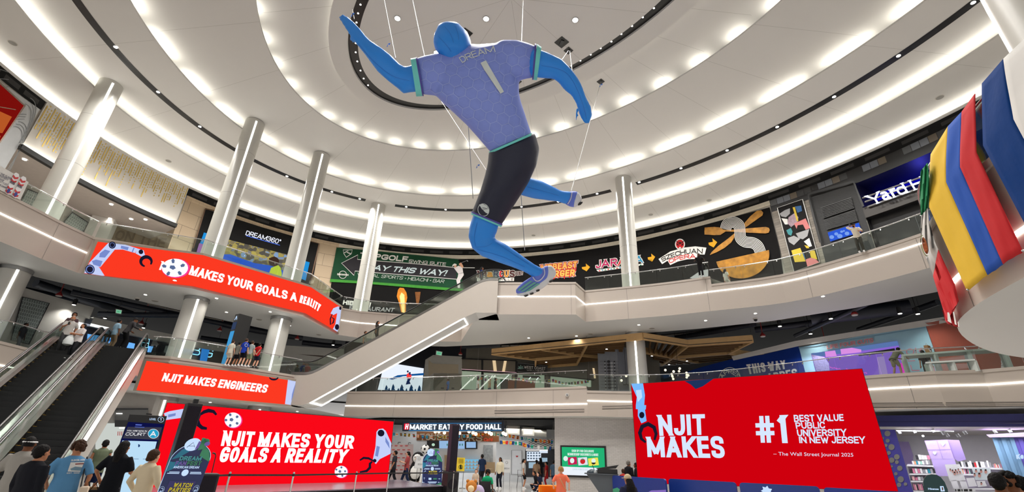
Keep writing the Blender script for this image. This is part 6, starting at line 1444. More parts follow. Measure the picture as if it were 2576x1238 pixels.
# cables and ribbons
CBL = mat('cable_grey', (150,150,148),.5)
for i, (p0, zv, p1, zt, lb) in enumerate((((995,146), ZV, (963,-20), ZE_, 'thin cable rising from the raised forearm'),((891,48), ZV+.4,(886,20), ZD, 'short thin cable at the raised hand'),((1069,147), ZV, (1034,-20), ZE_, 'thin cable rising from the left shoulder'),((1312,106), ZV, (1317,-20), ZE_, 'thin cable rising from the right shoulder'),((1414,150), ZV-.2,(1430,127), ZE_, 'thin cable from the right elbow to the small hatch'),((1439,178), ZV-.2,(1433,127), ZE_, 'second thin cable from the right elbow to the small hatch'),((1437,481), ZV+1.5,(1511,207), ZD, 'long thin cable from the rear shoe to the ring hatch'),((1229,437), ZV, (1098,236), ZE_, 'thin cable slanting from the shorts behind the shirt'),((1320,630), ZV+1.0,(1310,480), ZD, 'thin hanging cable between the two legs'),((1190,500), ZV+1.2,(1178,315), ZD, 'thin hanging cable left of the shorts'))):
    A_ = fp(*p0, zv); B_ = atz(*p1, zt) if i not in (8,9) else fp(p1[0], p1[1], zv+.5)
    o = MB().tube([A_, A_.lerp(B_, .5), B_],.014,6).build('suspension_cable', CBL); tag(o, lb, 'cable')
RIB = mat('ribbon_blue', (30,110,210),.5)
for px, py, zv, lb in ((886,34, ZV+.6, 'small blue ribbon tied to the cable above the raised hand'),(976,110, ZV+1.2, 'small blue ribbon tied to the forearm cable'),(1201,415, ZV+.8, 'small blue ribbon on the cable left of the shorts'),(1511,212,19.5, 'small blue ribbon below the ring hatch')):
    p = fp(px, py, zv); o = MB().slab([p, p+RT*.09+UP*.03, p+RT*.05-UP*.05],-FWD, .01).slab([p, p-RT*.05-UP*.12, p-RT*.01-UP*.10],-FWD, .01).build('ribbon', RIB); tag(o, lb, 'ribbon')
# ================================================================= flags draped over the near balcony
F_UP, F_LO = PL(shift(PRO, -.10)), PL(shift(PRO, .16))
def drape(name, label, cols, top, fold, bottom, mats, nr=(8,14), wr=.035, extra=None):
    """top/fold/bottom: image points along each edge, one per colour boundary"""
    t = thing(name, label, 'flag', F_LO(*mid(fold)))
    random.seed(len(label)); ph = [random.uniform(0,6) for _ in range(4)]
    rail = lambda p: (lambda q: Vector((q.x, q.y, q.z)))(F_UP(*p, .05))
    for i in range(len(cols)):
        n = 8; G_ = []
        for j in range(n+1):
            u = j/n; U = i+u; a0 = rail(Vector(top[i]).lerp(top[i+1], u)); b0 = F_LO(*Vector(fold[i]).lerp(fold[i+1], u)); c0 = F_LO(*Vector(bottom[i]).lerp(bottom[i+1], u)); out = (CAM-b0); out.z = 0; out.normalize(); colp = []
            for r in range(nr[0]+1):
                f = r/nr[0]; colp.append(a0.lerp(b0, f)+out*(.05*math.sin(PI*f)+wr*math.sin(U*5+f*3+ph[0])*math.sin(PI*f)))
            for r in range(1, nr[1]+1):
                f = r/nr[1]; colp.append(b0.lerp(c0, f)+out*(wr*.8*math.sin(U*4.2+f*2+ph[1])*min(1, f*2)+.012*math.sin(U*13+f*9+ph[2])+.01*math.sin(f*14+U*3+ph[3])))
            G_.append(colp)
        mb = MB(); m_ = len(G_[0]); mb.add([p for col in G_ for p in col],[(j*m_+r, (j+1)*m_+r, (j+1)*m_+r+1, j*m_+r+1) for j in range(n) for r in range(m_-1)])
        o = mb.build('stripe', mats[i], t, smooth=70); so = o.modifiers.new('thick', 'SOLIDIFY'); so.thickness = .012
    mb = MB()
    for q in (bottom[0], bottom[-1]): mb.ball(F_LO(q[0], q[1]-2,.05),.022,8,5)
    mb.build('grommet', STEEL, t); return t
def cloth(name, c_): return mat(name, c_, .75, vary=.06, scale=5, bump=.25, spec=.2)
FY, FB, FR, FW, FG, FFB = cloth('flag_yellow', (206,168,0)), cloth('flag_blue', (0,44,108)), cloth('flag_red', (176,8,16)), cloth('flag_white', (214,212,212)), cloth('flag_green', (14,88,54)), cloth('flag_royal', (0,52,116))
drape('draped_flag', 'large yellow, blue and red flag draped over the near right railing', 'ybr', [(2343,388),(2386,318),(2421,281),(2454,236)],[(2339,521),(2382,458),(2417,420),(2457,383)],[(2434,731),(2486,692),(2525,664),(2574,633)],[FY, FB, FR])
drape('draped_flag', 'white flag with wide blue stripe draped at the right picture edge', 'bw', [(2472,210),(2526,148),(2640,40)],[(2475,366),(2552,300),(2660,240)],[(2600,600),(2690,560),(2800,500)],[FFB, FW])
t = thing('draped_flag', 'green, white and red flag with brown eagle emblem, edge-on left of the yellow one', 'flag', F_LO(2345,620))
def sheet(name, rows, m, off=.0):
    G_ = []
    for (l, r) in rows:
        row = []
        for j in range(7): p = Vector(l).lerp(r, j/6); row.append(F_LO(p.x, p.y, off+.03*math.sin(j*1.9+l[1]*.06)))
        G_.append(row)
    mb = MB(); mb.add([p for row in G_ for p in row],[(i*7+j, i*7+j+1,(i+1)*7+j+1,(i+1)*7+j) for i in range(len(G_)-1) for j in range(6)]); o = mb.build(name, m, t, smooth=70); s = o.modifiers.new('thick', 'SOLIDIFY'); s.thickness = .012; return o
sheet('green_stripe', [((2316,432),(2334,410)),((2315,470),(2338,450)),((2316,505),(2338,488)),((2318,542),(2334,524))], FG); sheet('white_stripe', [((2318,542),(2334,524)),((2317,575),(2338,560)),((2320,610),(2347,592)),((2332,652),(2354,612)),((2349,695),(2361,628))], FW); sheet('red_stripe', [((2349,695),(2361,628)),((2358,725),(2380,670)),((2370,765),(2402,715)),((2383,806),(2412,757)),((2386,790),(2398,782))], FR)
art('emblem', F_LO, [circ(2327,618,6,22, rot=-14)], mat('emblem_brown', (140,72,36),.7, vary=.5, scale=9),.1, t); art('emblem_wreath', F_LO, stroke(circ(2327,618,9,27,18,0,360,-14),2, True)[4:14], mat('emblem_green', (110,120,60),.7),.11, t)
t = thing('draped_flag', 'lower end of a red and white striped flag under the green, white and red one', 'flag', F_LO(2395,805))
sheet('red_stripe', [((2372,780),(2396,776)),((2379,806),(2402,798)),((2384,814),(2412,824))], FR, -.06); art('white_stripe', F_LO, [[(2383,786),(2388,786),(2394,814),(2384,808)],[(2397,786),(2400,784),(2407,818),(2402,816)],[(2409,812),(2411,808),(2413,824),(2410,822)]], FW, .02, t, thick=.01)
# ================================================================= ground level
EP = PL(EDGE2)
def w1(px, k=1.2): q = EP(px, 1052); d = math.hypot(q.x, q.y); return (q.x*(1+k/d), q.y*(1+k/d))
W1 = [w1(px) for px in (900,960,1100,1200,1300,1395,1500,1600,1800,2000,2204,2400,2576,2700)]
S1 = PL(W1)
TILEW = brick_mat('white_wall_tile', (196,192,188),(188,184,180),(160,156,152),.3,.1,.25,.006, bump=.2)
wl = W1[5:11]; mb = MB(); acc = [0]
for a, b in zip(wl[:-1], wl[1:]): acc.append(acc[-1]+math.dist(a, b)); mb.quad((*a, 0),(*b, 0),(*b, S2),(*a, S2))
def uvw(v):
    i = min(range(len(wl)), key=lambda j: math.dist(wl[j],(v.x, v.y))); return (acc[i], v.z)
struct(mb.build('wall_ground_tiles', TILEW, uv=uvw))
j0 = Vector(wl[0]); dj = Vector((j0.x, j0.y)).normalized(); mb = MB(); mb.quad((*j0,0),(*(j0+dj*6),0),(*(j0+dj*6), S2),(*j0, S2)); struct(mb.build('wall_food_hall_jamb', mat('jamb_grey', (150,148,146),.5)))
D_ = lambda px, py, D: atd(px, py, D)
FH = VP(D_(940,1150,50), D_(1420,1150,47)); FHm = VP(D_(960,1150,44), D_(1250,1150,42.5))
mb = MB(); a, b = FH(800,1150), FH(1500,1150); mb.quad((a.x, a.y, 0),(b.x, b.y, 0),(b.x, b.y, S2),(a.x, a.y, S2)); struct(mb.build('wall_food_hall_back', mat('hall_white', (206,208,210),.5)))
ngon('ceiling_food_hall', [W1[1], W1[2], W1[3], W1[4], W1[5],(b.x, b.y),(a.x, a.y)], S2-.12, PLEN)
lamp('shop_lamp', (*(Vector(W1[2])*1.12),4.2), 'AREA', 420,(.95,.97,1),6); lamp('shop_lamp', (*(Vector(W1[4])*1.15),4.2), 'AREA', 300,(1,.97,.92),5)
# wall behind the stage on the left with a shop window
lw = [(-34,22), D_(250,1100,37)[:2], D_(360,1100,37)[:2], D_(600,1100,42)[:2], D_(960,1100,46)[:2]]; mb = MB()
for p, q in zip(lw[:-1], lw[1:]): mb.quad((p[0], p[1],0),(q[0], q[1],0),(q[0], q[1], S2),(p[0], p[1], S2))
struct(mb.build('wall_ground_left', mat('ground_left_wall', (170,168,164),.6))); SLW = PL(lw)
t = thing('shop_window', 'bright shop window with dark transom seen between escalator and directory kiosk', 'shopfront', SLW(310,1100)); c = cv(300,1000,5.203)
art('lit_glazing', SLW, [[(240,1065),(378,1065),(378,1210),(240,1210)]], em('window_bone', (214,220,214),.85),.1, t); art('transom', SLW, [c([(-60,300),(400,300),(400,385),(-60,385)]), c([(-60,140),(380,140),(380,160),(-60,160)])], mat('transom_slate', (58,62,66),.5),.2, t)
art('upper_glazing', SLW, [c([(-60,160),(380,160),(380,300),(-60,300)])], mat('glazing_smoke', (96,98,98),.2),.15, t); art('poster_picture', SLW, [c([(70,520),(110,520),(100,640),(60,640)]), c([(20,540),(50,540),(45,620),(15,620)])], em('poster_steel', (110,140,160),.8),.2, t); art('shelf_lamp', SLW, [c([(0,395),(70,395),(70,405),(0,405)]), c([(-40,205),(40,207),(40,217),(-40,215)])], LAMPS, .22, t); art('red_marks', SLW, [c([(x, 445),(x+9,445),(x+6,500),(x-3,500)]) for x in (-20,5,30,55)], em('mark_red', (180,50,50),.8),.2, t)
# food hall sign
t = thing('sign', 'glowing white MARKET EATERY FOOD HALL sign over the entrance', 'sign', S1(1140,1074)); c6, c7 = cv(960,1040,6.254), cv(1180,1040,6.254)
art('backboard', S1,[[(1012,1060),(1268,1059),(1268,1085),(1012,1085)]], mat('board_petrol', (16,34,56),.4),.1, t, thick=.1); block('lettering', 'MARKET EATERY FOOD HALL', S1,[(1031,1068),(1260.5,1067),(1260.5,1080.5),(1030,1081)], em('sign_bright', (235,248,255),2.2),.25, t, wt=.2)
art('sign_glow', S1, stroke([(1028,1083),(1263,1082.5)],1.2)+stroke([(1030,1065.5),(1262,1064.5)],1), em('halo_blue', (60,150,220),.8),.14, t); art('logo_plate', S1,[[(1017,1066),(1029,1065),(1028,1081),(1016,1081)]], em('logo_red', (220,24,50),1.2),.2, t); art('logo_letter', S1, stroke([(1020,1080),(1022,1067)],2)+stroke([(1025,1080),(1027,1067)],2)+stroke([(1020,1074),(1026,1073)],2), em('sign_bright', (235,248,255),2.2),.25, t)
art('hanger', S1, stroke([(1101,1055),(1100,1066)],1.6)+stroke([(1174,1055),(1174,1066)],1.6)+stroke([(1264,1054),(1264,1086)],2.4), BLACK, .12, t)
# bakery front
t = thing('bakery_front', 'bakery counter front with grey TOUS les JOURS letters, menu screens and lit cake case', 'shopfront', FHm(1140,1140))
art('wood_fascia', FHm, [[(1048,1086),(1255,1088),(1255,1112),(1048,1108)]], mat('fascia_walnut', (110,70,44),.6, vary=.2),.1, t); art('white_wall', FHm, [[(986,1096),(1078,1098),(1078,1208),(986,1206)],[(1078,1110),(1248,1112),(1248,1190),(1078,1190)]], mat('hall_white', (206,208,210),.5),.05, t)
LET = mat('letter_pewter', (170,160,140),.4,.4)
for s_, q in (('TOUS', [(1057,1091),(1111,1091),(1111,1108),(1057,1108)]),('JOURS', [(1126,1092),(1213,1094),(1213,1111),(1126,1109)])): block('letter', s_, FHm, q, LET, .3, t, wt=.16, serif=.08, gap=.14)
block('letter', 'les', FHm, [(1113,1093),(1124,1093),(1124,1106),(1113,1106)], LET, .3, t, wt=.12); block('neon_letters', 'Café', FHm, [(1218,1102),(1240,1102),(1239,1110),(1217,1110)], em('neon_red', (230,70,50),1.0),.2, t, wt=.1)
art('menu_screen', FHm, [[(1105,1109),(1136,1109),(1136,1128),(1105,1128)],[(1152,1110),(1169,1110),(1169,1129),(1152,1129)],[(1173,1112),(1197,1112),(1197,1127),(1173,1127)]], em('menu_blue', (150,186,226),.95),.16, t); art('menu_frame', FHm, [[(1074,1108),(1105,1109),(1105,1128),(1074,1127)],[(1169,1110),(1201,1110),(1201,1130),(1169,1130)]], BLACK, .14, t); art('menu_logo', FHm, [circ(1090,1119,4,3.6)], em('logo_mint', (190,226,200),.9),.17, t)
art('menu_item', FHm, [circ(x, 1119,1.4,3) for x in (1125,1129,1133,1157,1163)], em('item_green', (60,130,110),.8),.18, t); art('cake_case', FHm, [[(1169,1156),(1207,1156),(1207,1183),(1169,1183)]], em('case_blue', (120,190,226),.9),.4, t, thick=.6); art('cake_shelf', FHm, [[(1169, y),(1207, y),(1207, y+2),(1169, y+2)] for y in (1163,1171,1179)]+[[(x, y-4),(x+4, y-4),(x+4, y),(x, y)] for y in (1163,1171,1179) for x in (1172,1180,1189,1198)], mat('cake_cream', (214,206,196),.5),.42, t)
art('counter', FHm, [[(1118,1145),(1150,1145),(1150,1190),(1118,1190)],[(1207,1163),(1245,1163),(1245,1190),(1207,1190)]], mat('counter_oak', (176,150,116),.5),.5, t, thick=.5); art('wall_panel', FHm, [[(1217,1120),(1240,1120),(1240,1165),(1217,1165)]], mat('panel_photo', (150,156,160),.5, vary=.5, scale=5),.12, t)
# inner hall furniture on the back wall
t = thing('service_door', 'white service door at the back of the food hall', 'door', FH(1300,1160)); art('leaf', FH, [[(1288,1134),(1312,1134),(1312,1193),(1288,1193)]], mat('door_white', (216,218,222),.5),.08, t, thick=.06); art('frame', FH, stroke([(1287,1194),(1287,1133),(1313,1133),(1313,1194)],1.4), PGR, .1, t); art('door_sign', FH, [[(1297,1147),(1304,1147),(1300.5,1151)]], RED_, .12, t); art('handle', FH, [[(1308,1165),(1311,1165),(1311,1167),(1308,1167)]], STEEL, .14, t)
t = thing('menu_board', 'dark counter with a white picture menu board at the right of the food hall', 'menu board', FH(1350,1150)); art('dark_wall', FH, [[(1321,1130),(1395,1130),(1395,1200),(1321,1200)]], mat('hall_coal', (34,36,42),.4),.06, t); art('menu_display', FH, [[(1325,1136),(1361,1136),(1361,1160),(1325,1160)],[(1357,1134),(1378,1134),(1378,1140),(1357,1140)]], em('menu_white', (220,232,246),1.0),.1, t)
art('dish_picture', FH, [circ(1329+7*i, 1140+6.8*j, 2.5,1.9,10) for i in range(5) for j in range(3)], em('dish_slate', (70,90,110),.8),.14, t); art('drink_shelf', FH, [[(1330,1163),(1350,1163),(1350,1178),(1330,1178)],[(1362,1152),(1377,1152),(1377,1162),(1362,1162)]], em('fridge_light', (170,200,220),.8),.12, t); art('lamp_strip', FH, [[(1323,1131.5),(1378,1131.5),(1378,1133),(1323,1133)]], LAMPS, .3, t)
t = thing('zigzag_valance', 'black and white zigzag valance above the picture menu', 'decoration', FH(1360,1115)); art('panel', FH, [[(1330,1104),(1394,1104),(1394,1124),(1330,1124)]], PWH, .6, t); art('zigzag', FH, [p for k in range(4) for p in stroke([(1330+i*6,1105+k*5+(4 if i % 2 else 0)) for i in range(11)],1.5)], BLACK, .63, t)
for lb, pts, f_, o_, n_, s_ in (('string of world flags below the left half of the food hall sign', [(988,1088),(1030,1091),(1080,1096),(1130,1095),(1180,1093)], S1,.0,18,7),('string of world flags right of the food hall sign', [(1180,1093),(1225,1088),(1265,1090),(1310,1098),(1350,1104),(1392,1108)], S1,-1.5,22,7.5),('lower string of world flags across the white hall wall', [(1258,1108),(1290,1110),(1312,1112),(1330,1118),(1390,1124)], FH, 2.5,17,8)): bunting(lb, pts, f_, o_, n_, s_, None)
random.seed(8)
for k, (px, py) in enumerate(((1095,1086),(1104,1086),(1118,1089),(1156,1090),(1180,1086),(1190,1089),(1197,1092),(1222,1086),(1231,1089),(1236,1092),(1266,1090),(1272,1093))):
    p = S1(px, py, -1.0-.12*(k % 3)); t = thing('pendant_bulb', 'round glowing pendant bulb under the food hall sign', 'ceiling lamp', p, 'pendant bulbs under the food hall sign'); MB().ball(p, .13,14,9).build('bulb', em('bulb_glow', (255,232,190),3), t, smooth=60); MB().tube([p+Vector((0,0,.12)),(p.x, p.y, S2-.12)],.012,5).build('cord', BLACK, t)
for px, py, r, lb in ((1290,1082,.5, 'square silver ventilation unit under the food hall ceiling, left one'),(1328,1086,.45, 'square silver ventilation unit under the food hall ceiling, right one')):
    p = FH(px, py, 3.5); t = thing('ventilation_unit', lb, 'ventilation'); t.location = p; MB().box(p, (2.2*r, .8,1.5*r),.1).build('casing', mat('galvanised', (170,168,160),.4,.6), t); MB().box(p+Vector((0,-.42,0)),(1.7*r, .03,1.1*r),.1).build('filter', WHITE, t)
pipe('round silver duct at the right of the food hall ceiling', [FH(1340,1088,3), FH(1375,1090,3)],.35, m=mat('galvanised', (170,168,160),.4,.6))
# backdrop, easels, signs
def upright(px, py0, py1, wpx, D, face=None):           # plane facing the camera at distance D
    p = D_(px, (py0+py1)/2, D); r = Vector((p.y, -p.x, 0)).normalized(); return VP(p-r, p+r), p
f, p = upright(1010,1117,1205,60,38.5); t = thing('press_backdrop', 'rose-grey press backdrop with rows of tiny red marks behind the walking couple', 'backdrop', (p.x, p.y, 0))
art('panel', f, [[(976,1117),(1040,1118),(1038,1206),(974,1208)]], mat('backdrop_rose', (176,160,160),.6),0, t, thick=.08); art('red_mark', f, [[(980+13*i+(6 if j % 2 else 0),1121+10*j),(987+13*i+(6 if j % 2 else 0),1121+10*j),(987+13*i+(6 if j % 2 else 0),1122.5+10*j),(980+13*i+(6 if j % 2 else 0),1122.5+10*j)] for i in range(4) for j in range(8)], RED_, .03, t); art('clip_lamp', f, stroke([(1001,1117),(1002,1113),(1008,1113)],1.6)+stroke([(1027,1118),(1028,1114),(1034,1115)],1.6), BLACK, .1, t)
def easel(label, q, foot, D, lines):
    f, p = upright((q[0][0]+q[1][0])/2, q[0][1], q[2][1],20, D); t = thing('easel_sign', label, 'sign', (p.x, p.y, 0)); art('board', f, [q], mat('board_white', (212,214,216),.5),0, t, thick=.04); art('board_edge', f, stroke(q, .8, True), PGR, .02, t)
    art('emblem', f, stroke(circ(mid(q).x, q[0][1]+(q[3][1]-q[0][1])*.25,3),.6, True), mat('ink_grey', (70,72,76),.6),.03, t); h = q[3][1]-q[0][1]
    for k, (s_, y0, y1, u) in enumerate(lines): x0, x1 = q[0][0], q[1][0]; w = x1-x0; block('lettering', s_, f, [(x0+w*u, q[0][1]+h*y0),(x1-w*u, q[0][1]+h*y0),(x1-w*u, q[0][1]+h*y1),(x0+w*u, q[0][1]+h*y1)], mat('ink_grey', (70,72,76),.6),.03, t, wt=.1, shear=.2)
    for x in (q[0][0]+2, q[1][0]-2): a_ = f(x, q[2][1],-.03); MB().tube([a_, (a_.x, a_.y, 0.0)],.018,6).build('leg', STEEL, t)
easel('white easel sign beside the penguin figure', [(1048,1147),(1066,1148),(1063,1179),(1041,1178)],1205,35,[('soju', .58,.72,.18)])
easel('white easel sign right of the woman in the cream sweater', [(1265,1155),(1285,1156),(1284,1190),(1265,1190)],1228,35.5,[('soju', .58,.72,.18)])
f, p = upright(1160,1152,1186,20,33); t = thing('warning_sign', 'yellow no-glass warning sign on a thin stand behind the speaker tower', 'sign', (p.x, p.y, 0)); art('board', f, [[(1149,1151),(1170,1152),(1168,1186),(1148,1185)]], mat('sign_yellow', (226,196,44),.5),0, t, thick=.03); art('bottle_symbol', f, [[(1157,1172),(1159,1168),(1161,1172),(1161,1180),(1157,1180)]], GRN, .02, t); art('prohibition_ring', f, stroke(circ(1159,1175,5),1, True)+stroke([(1156,1171),(1162,1179)],1), BLACK, .04, t); art('small_print', f, [[(1153, y),(1166, y),(1166, y+1),(1153, y+1)] for y in (1155,1158,1161,1164)], mat('ink_olive', (120,100,30),.6),.02, t)
a_ = f(1166,1186,-.02); MB().tube([a_, (a_.x, a_.y, 0)],.02,6).build('stand_pole', STEEL, t); MB().cyl((a_.x, a_.y, 0),.2,.03,16).build('stand_base', STEEL, t)
# arched totem signs
NAVY = mat('totem_navy_print', (18,34,96),.35, vary=.1); TQ = mat('totem_turquoise', (24,132,168),.4, vary=.2); GRT = mat('totem_green', (60,150,110),.4); YL = mat('totem_yellow', (236,220,40),.4); PWT = mat('totem_white', (226,230,236),.4); VIO = mat('totem_violet', (124,104,200),.4); TEL = mat('totem_aqua', (80,180,190),.4)
def totem(label, D, q, full):
    """q maps the unit panel (u right, v down) to the image"""
    f, p = upright(*q(.5,.4), q(.5,.9)[1],50, D); t = thing('arched_totem_sign', label, 'sign', (p.x, p.y, 0)); A = lambda ps: [q(u, v) for u, v in ps]; arch = [(0,.34)]+[(.5-.5*math.cos(PI*i/14),.34-.27*math.sin(PI*i/14)) for i in range(1,14)]+[(1,.34)]
    art('panel', f, [A(arch+[(1,1),(0,1)])], NAVY, 0, t, thick=.06); art('panel_edge', f, stroke(A([(0,1)]+arch),1.2 if full else .6), PWT, .01, t); art('turquoise_sweep', f, [A([(0,.36),(.1,.37),(.35,.36),(.28,.42),(.12,.50),(0,.54)])], TQ, .01, t); art('green_corner', f, [A([(.72,.10),(.9,.19),(1,.33),(.98,.36),(.7,.27)])]+([] if full else [A([(.66,1),(.98,.93),(.98,1)])]), GRT, .012, t); art('teal_arc', f, [A([(.03,.33),(.2,.17),(.45,.09),(.4,.2),(.2,.3)])], TQ, .008, t)
    art('round_badge', f, [A(circ(.42,.085,.2,.105))], PWT, .02, t, thick=.05); art('badge_swirl', f, [A(circ(.6,.075,.2,.1,20,-90,90)), A(circ(.72,.04,.1,.05))], GRT, .03, t); art('badge_violet', f, [A([(.55,.03),(.62,.04),(.6,.14),(.52,.17)]), A(circ(.78,.075,.07,.035))], VIO, .04, t); art('badge_letter', f, stroke(A([(.3,.13),(.42,.05),(.5,.13)]),1.2 if full else .5)+stroke(A([(.34,.11),(.48,.11)]),1 if full else .4), NAVY, .05, t)
    Q4 = lambda u0, v0, u1, v1: [q(u0, v0), q(u1, v0), q(u1, v1), q(u0, v1)]
    block('lettering', 'DREAM', f, Q4(.23,.275,.78,.345), TEL, .02, t, wt=.22); block('lettering', 'FAN', f, Q4(.17,.355,.44,.425), VIO, .02, t, wt=.22); block('lettering', 'FEST', f, Q4(.46,.355,.82,.425), GRT, .02, t, wt=.22); block('lettering', 'AMERICAN DREAM', f, Q4(.16,.435,.80,.475), PWT, .02, t, wt=.16)
    art('round_patch', f, [A(circ(.5,.545,.085,.055))], PWT, .02, t); art('small_print', f, [A([(.1,.53),(.36,.53),(.36,.542),(.1,.542)]), A([(.06,.552),(.36,.552),(.36,.564),(.06,.564)]), A([(.63,.53),(.9,.53),(.9,.542),(.63,.542)]), A([(.63,.552),(.92,.552),(.92,.564),(.63,.564)])], PWT, .02, t)
    if full:
        art('plate', f, [A([(.2,.68),(.86,.68),(.83,.96),(.17,.96)])], mat('plate_indigo', (50,44,120),.4),.015, t); block('lettering', 'WATCH', f, Q4(.34,.71,.8,.78), YL, .03, t, wt=.22, shear=.15); block('lettering', 'PARTIES', f, Q4(.26,.79,.8,.86), YL, .03, t, wt=.22, shear=.15); art('plate_print', f, [A([(.24,.875),(.78,.875),(.78,.885),(.24,.885)]), A([(.42,.90),(.62,.90),(.62,.912),(.42,.912)]), A([(.26,.93),(.5,.93),(.5,.95),(.26,.95)])], PWT, .03, t); art('plate_print_green', f, [A([(.51,.93),(.76,.93),(.76,.95),(.51,.95)])], GRT, .03, t)
        art('arrow_symbol', f, [r for x, y in ((.075,.83),(.93,.80)) for r in stroke(A([(x-.02, y+.03),(x+.03, y+.03),(x+.04, y),(x+.02, y-.03),(x-.02, y-.02)]),1.3)+stroke(A([(x-.0, y+.015),(x-.03, y+.03),(x, y+.05)]),1.3)+stroke(A(circ(x, y, .07,.055)),.5, True)], PWT, .03, t); art('foot_print', f, [A([(u, v),(u+.09, v),(u+.085, v+.022),(u-.005, v+.022)]) for u, v in ((.08,.98),(.32,.975),(.62,.97),(.86,.96))], PWT, .03, t)
    else:
        block('lettering', 'WATCH', f, Q4(.32,.60,.74,.65), YL, .02, t, wt=.22); block('lettering', 'PARTIES', f, Q4(.30,.66,.76,.70), YL, .02, t, wt=.18); art('arrow_symbol', f, [r for x, y, dx, dy in ((.12,.62,.05,-.02),(.9,.62,.05,-.02),(.1,.82,0,-.03),(.86,.83,.06,0),(.06,.93,-.06,0),(.86,.93,-.06,0)) for r in stroke(A([(x-dx, y-dy),(x+dx, y+dy)]),.6)+stroke(A([(x+dx*.2-dy*1.2, y+dy*.2+dx*.25),(x+dx, y+dy),(x+dx*.2+dy*1.2, y+dy*.2-dx*.25)]),.6)], PWT, .02, t)
        art('foot_print', f, [A([(.32,.80),(.46,.80),(.46,.86),(.32,.86)]), A([(.28,.91),(.74,.91),(.74,.93),(.28,.93)]), A([(.33,.94),(.7,.94),(.7,.955),(.33,.955)])], PWT, .02, t); art('foot_print_green', f, [A([(.56,.81),(.74,.81),(.74,.85),(.56,.85)])], GRT, .02, t)
    b_ = f(*q(.5,1)); MB().box((b_.x, b_.y+.03,.03),(1.0,.45,.05), math.atan2(f.t.y, f.t.x)).build('base_plate', DSTEEL, t); return t
totem('large navy arched DREAM FANFEST sign with yellow WATCH PARTIES, lower left', 10.2, lambda u, v: (405+1.0*(100*u+38*(1-v))-12*(v-.5)*0+ (0)+(1-v)*-2+(-30+ (1-v)*42)*.55,1106+v*152+4*u*(v-.2)), True)
totem('smaller navy arched DREAM FANFEST sign behind the stage end', 30.5, lambda u, v: (1063+49*u-1.5*(v-.5)+u*(1-v)*.5,1131+v*89), False)
# directory kiosk
f, p = upright(370,1043,1238,90,16.5); t = thing('directory_kiosk', 'tall black directory kiosk reading YOU ARE NOW IN COURT A', 'kiosk', (p.x, p.y, 0)); c = cv(300,1000,5.203)
art('cabinet', f, [[(326,1043),(420,1047),(372,1240),(365,1262),(262,1262),(296,1130)]], BLACK, 0, t, thick=.3); art('upper_display', f, [c([(118,320),(592,350),(480,660),(0,615),(40,520)])], em('kiosk_night', (14,18,70),1.0),.02, t); art('banner_display', f, [c([(112,385),(560,392),(515,555),(45,535)])], em('kiosk_grey', (62,62,76),.9),.03, t)
art('touch_display', f, [c([(40,565),(492,578),(300,1330),(-80,1330),(-60,900)])], em('kiosk_ice', (186,222,246),1.0),.03, t); block('lettering', 'LEVEL', f, c([(400,270),(485,274),(480,300),(394,296)]), PWT, .03, t, wt=.16); art('level_ring', f, [c(q_) for q_ in stroke(circ(545,290,38,34),5, True)], PWT, .03, t); block('lettering', '1', f, c([(536,270),(556,272),(550,308),(530,306)]), PWT, .03, t, wt=.2)
KW = em('kiosk_white', (236,236,240)); block('lettering', 'YOU ARE NOW IN', f, c([(102,425),(366,432),(360,452),(97,445)]), KW, .05, t, wt=.17, shear=.15); block('lettering', 'COURT', f, c([(90,458),(352,464),(342,504),(78,498)]), KW, .05, t, wt=.15, shear=.1); art('round_letter_disc', f, [c(circ(447,475,70,60))], em('kiosk_cyan', (40,160,200)),.05, t); art('disc_ring', f, [c(q_) for q_ in stroke(circ(447,475,70,60),6, True)], KW, .055, t); block('lettering', 'A', f, c([(412,442),(485,442),(478,508),(402,508)]), KW, .06, t, wt=.2)
art('screen_logo', f, [c(circ(248,632,24,20,16,-90,90))], em('kiosk_navy', (30,60,110)),.05, t); art('screen_lines', f, [c([(190,800),(255,802),(254,810),(189,808)]), c([(310,803),(370,806),(369,814),(309,811)])], em('kiosk_line', (120,150,180)),.05, t); art('upper_print', f, [c([(205,382),(330,388),(329,396),(204,390)]), c([(215,350),(300,355),(290,370),(210,365)])], em('kiosk_blue', (90,110,200)),.04, t); art('top_camera', f, [c([(355,205),(430,215),(425,232),(350,225)])], BLACK, -.1, t, thick=.15)
# stage
zs = .4; fA, fB = atz(560,1242, zs), atz(1115,1222, zs); bA, bB = atz(353,1226, zs), atz(1000,1208, zs); nrm = lambda v: v.normalized()
dA = Vector((fA.x-fB.x, fA.y-fB.y, 0)); fA2 = fB+dA*1.35; t = thing('stage', 'low black-skirted stage platform in front of the large left LED wall', 'stage', (*((fA+bB)/2)[:2],0))
pl = [(fA2.x, fA2.y),(fB.x, fB.y),(bB.x, bB.y+.7),(bA.x-1.5, bA.y+1.2)]; MB().prism(pl, zs-.04, zs).build('deck', mat('stage_deck', (112,104,116),.25, vary=.1), t); MB().prism([(x*.999, y*.999) for x, y in pl],0, zs-.045).build('skirt', mat('stage_skirt', (16,15,18),.8, vary=.3, scale=9), t)
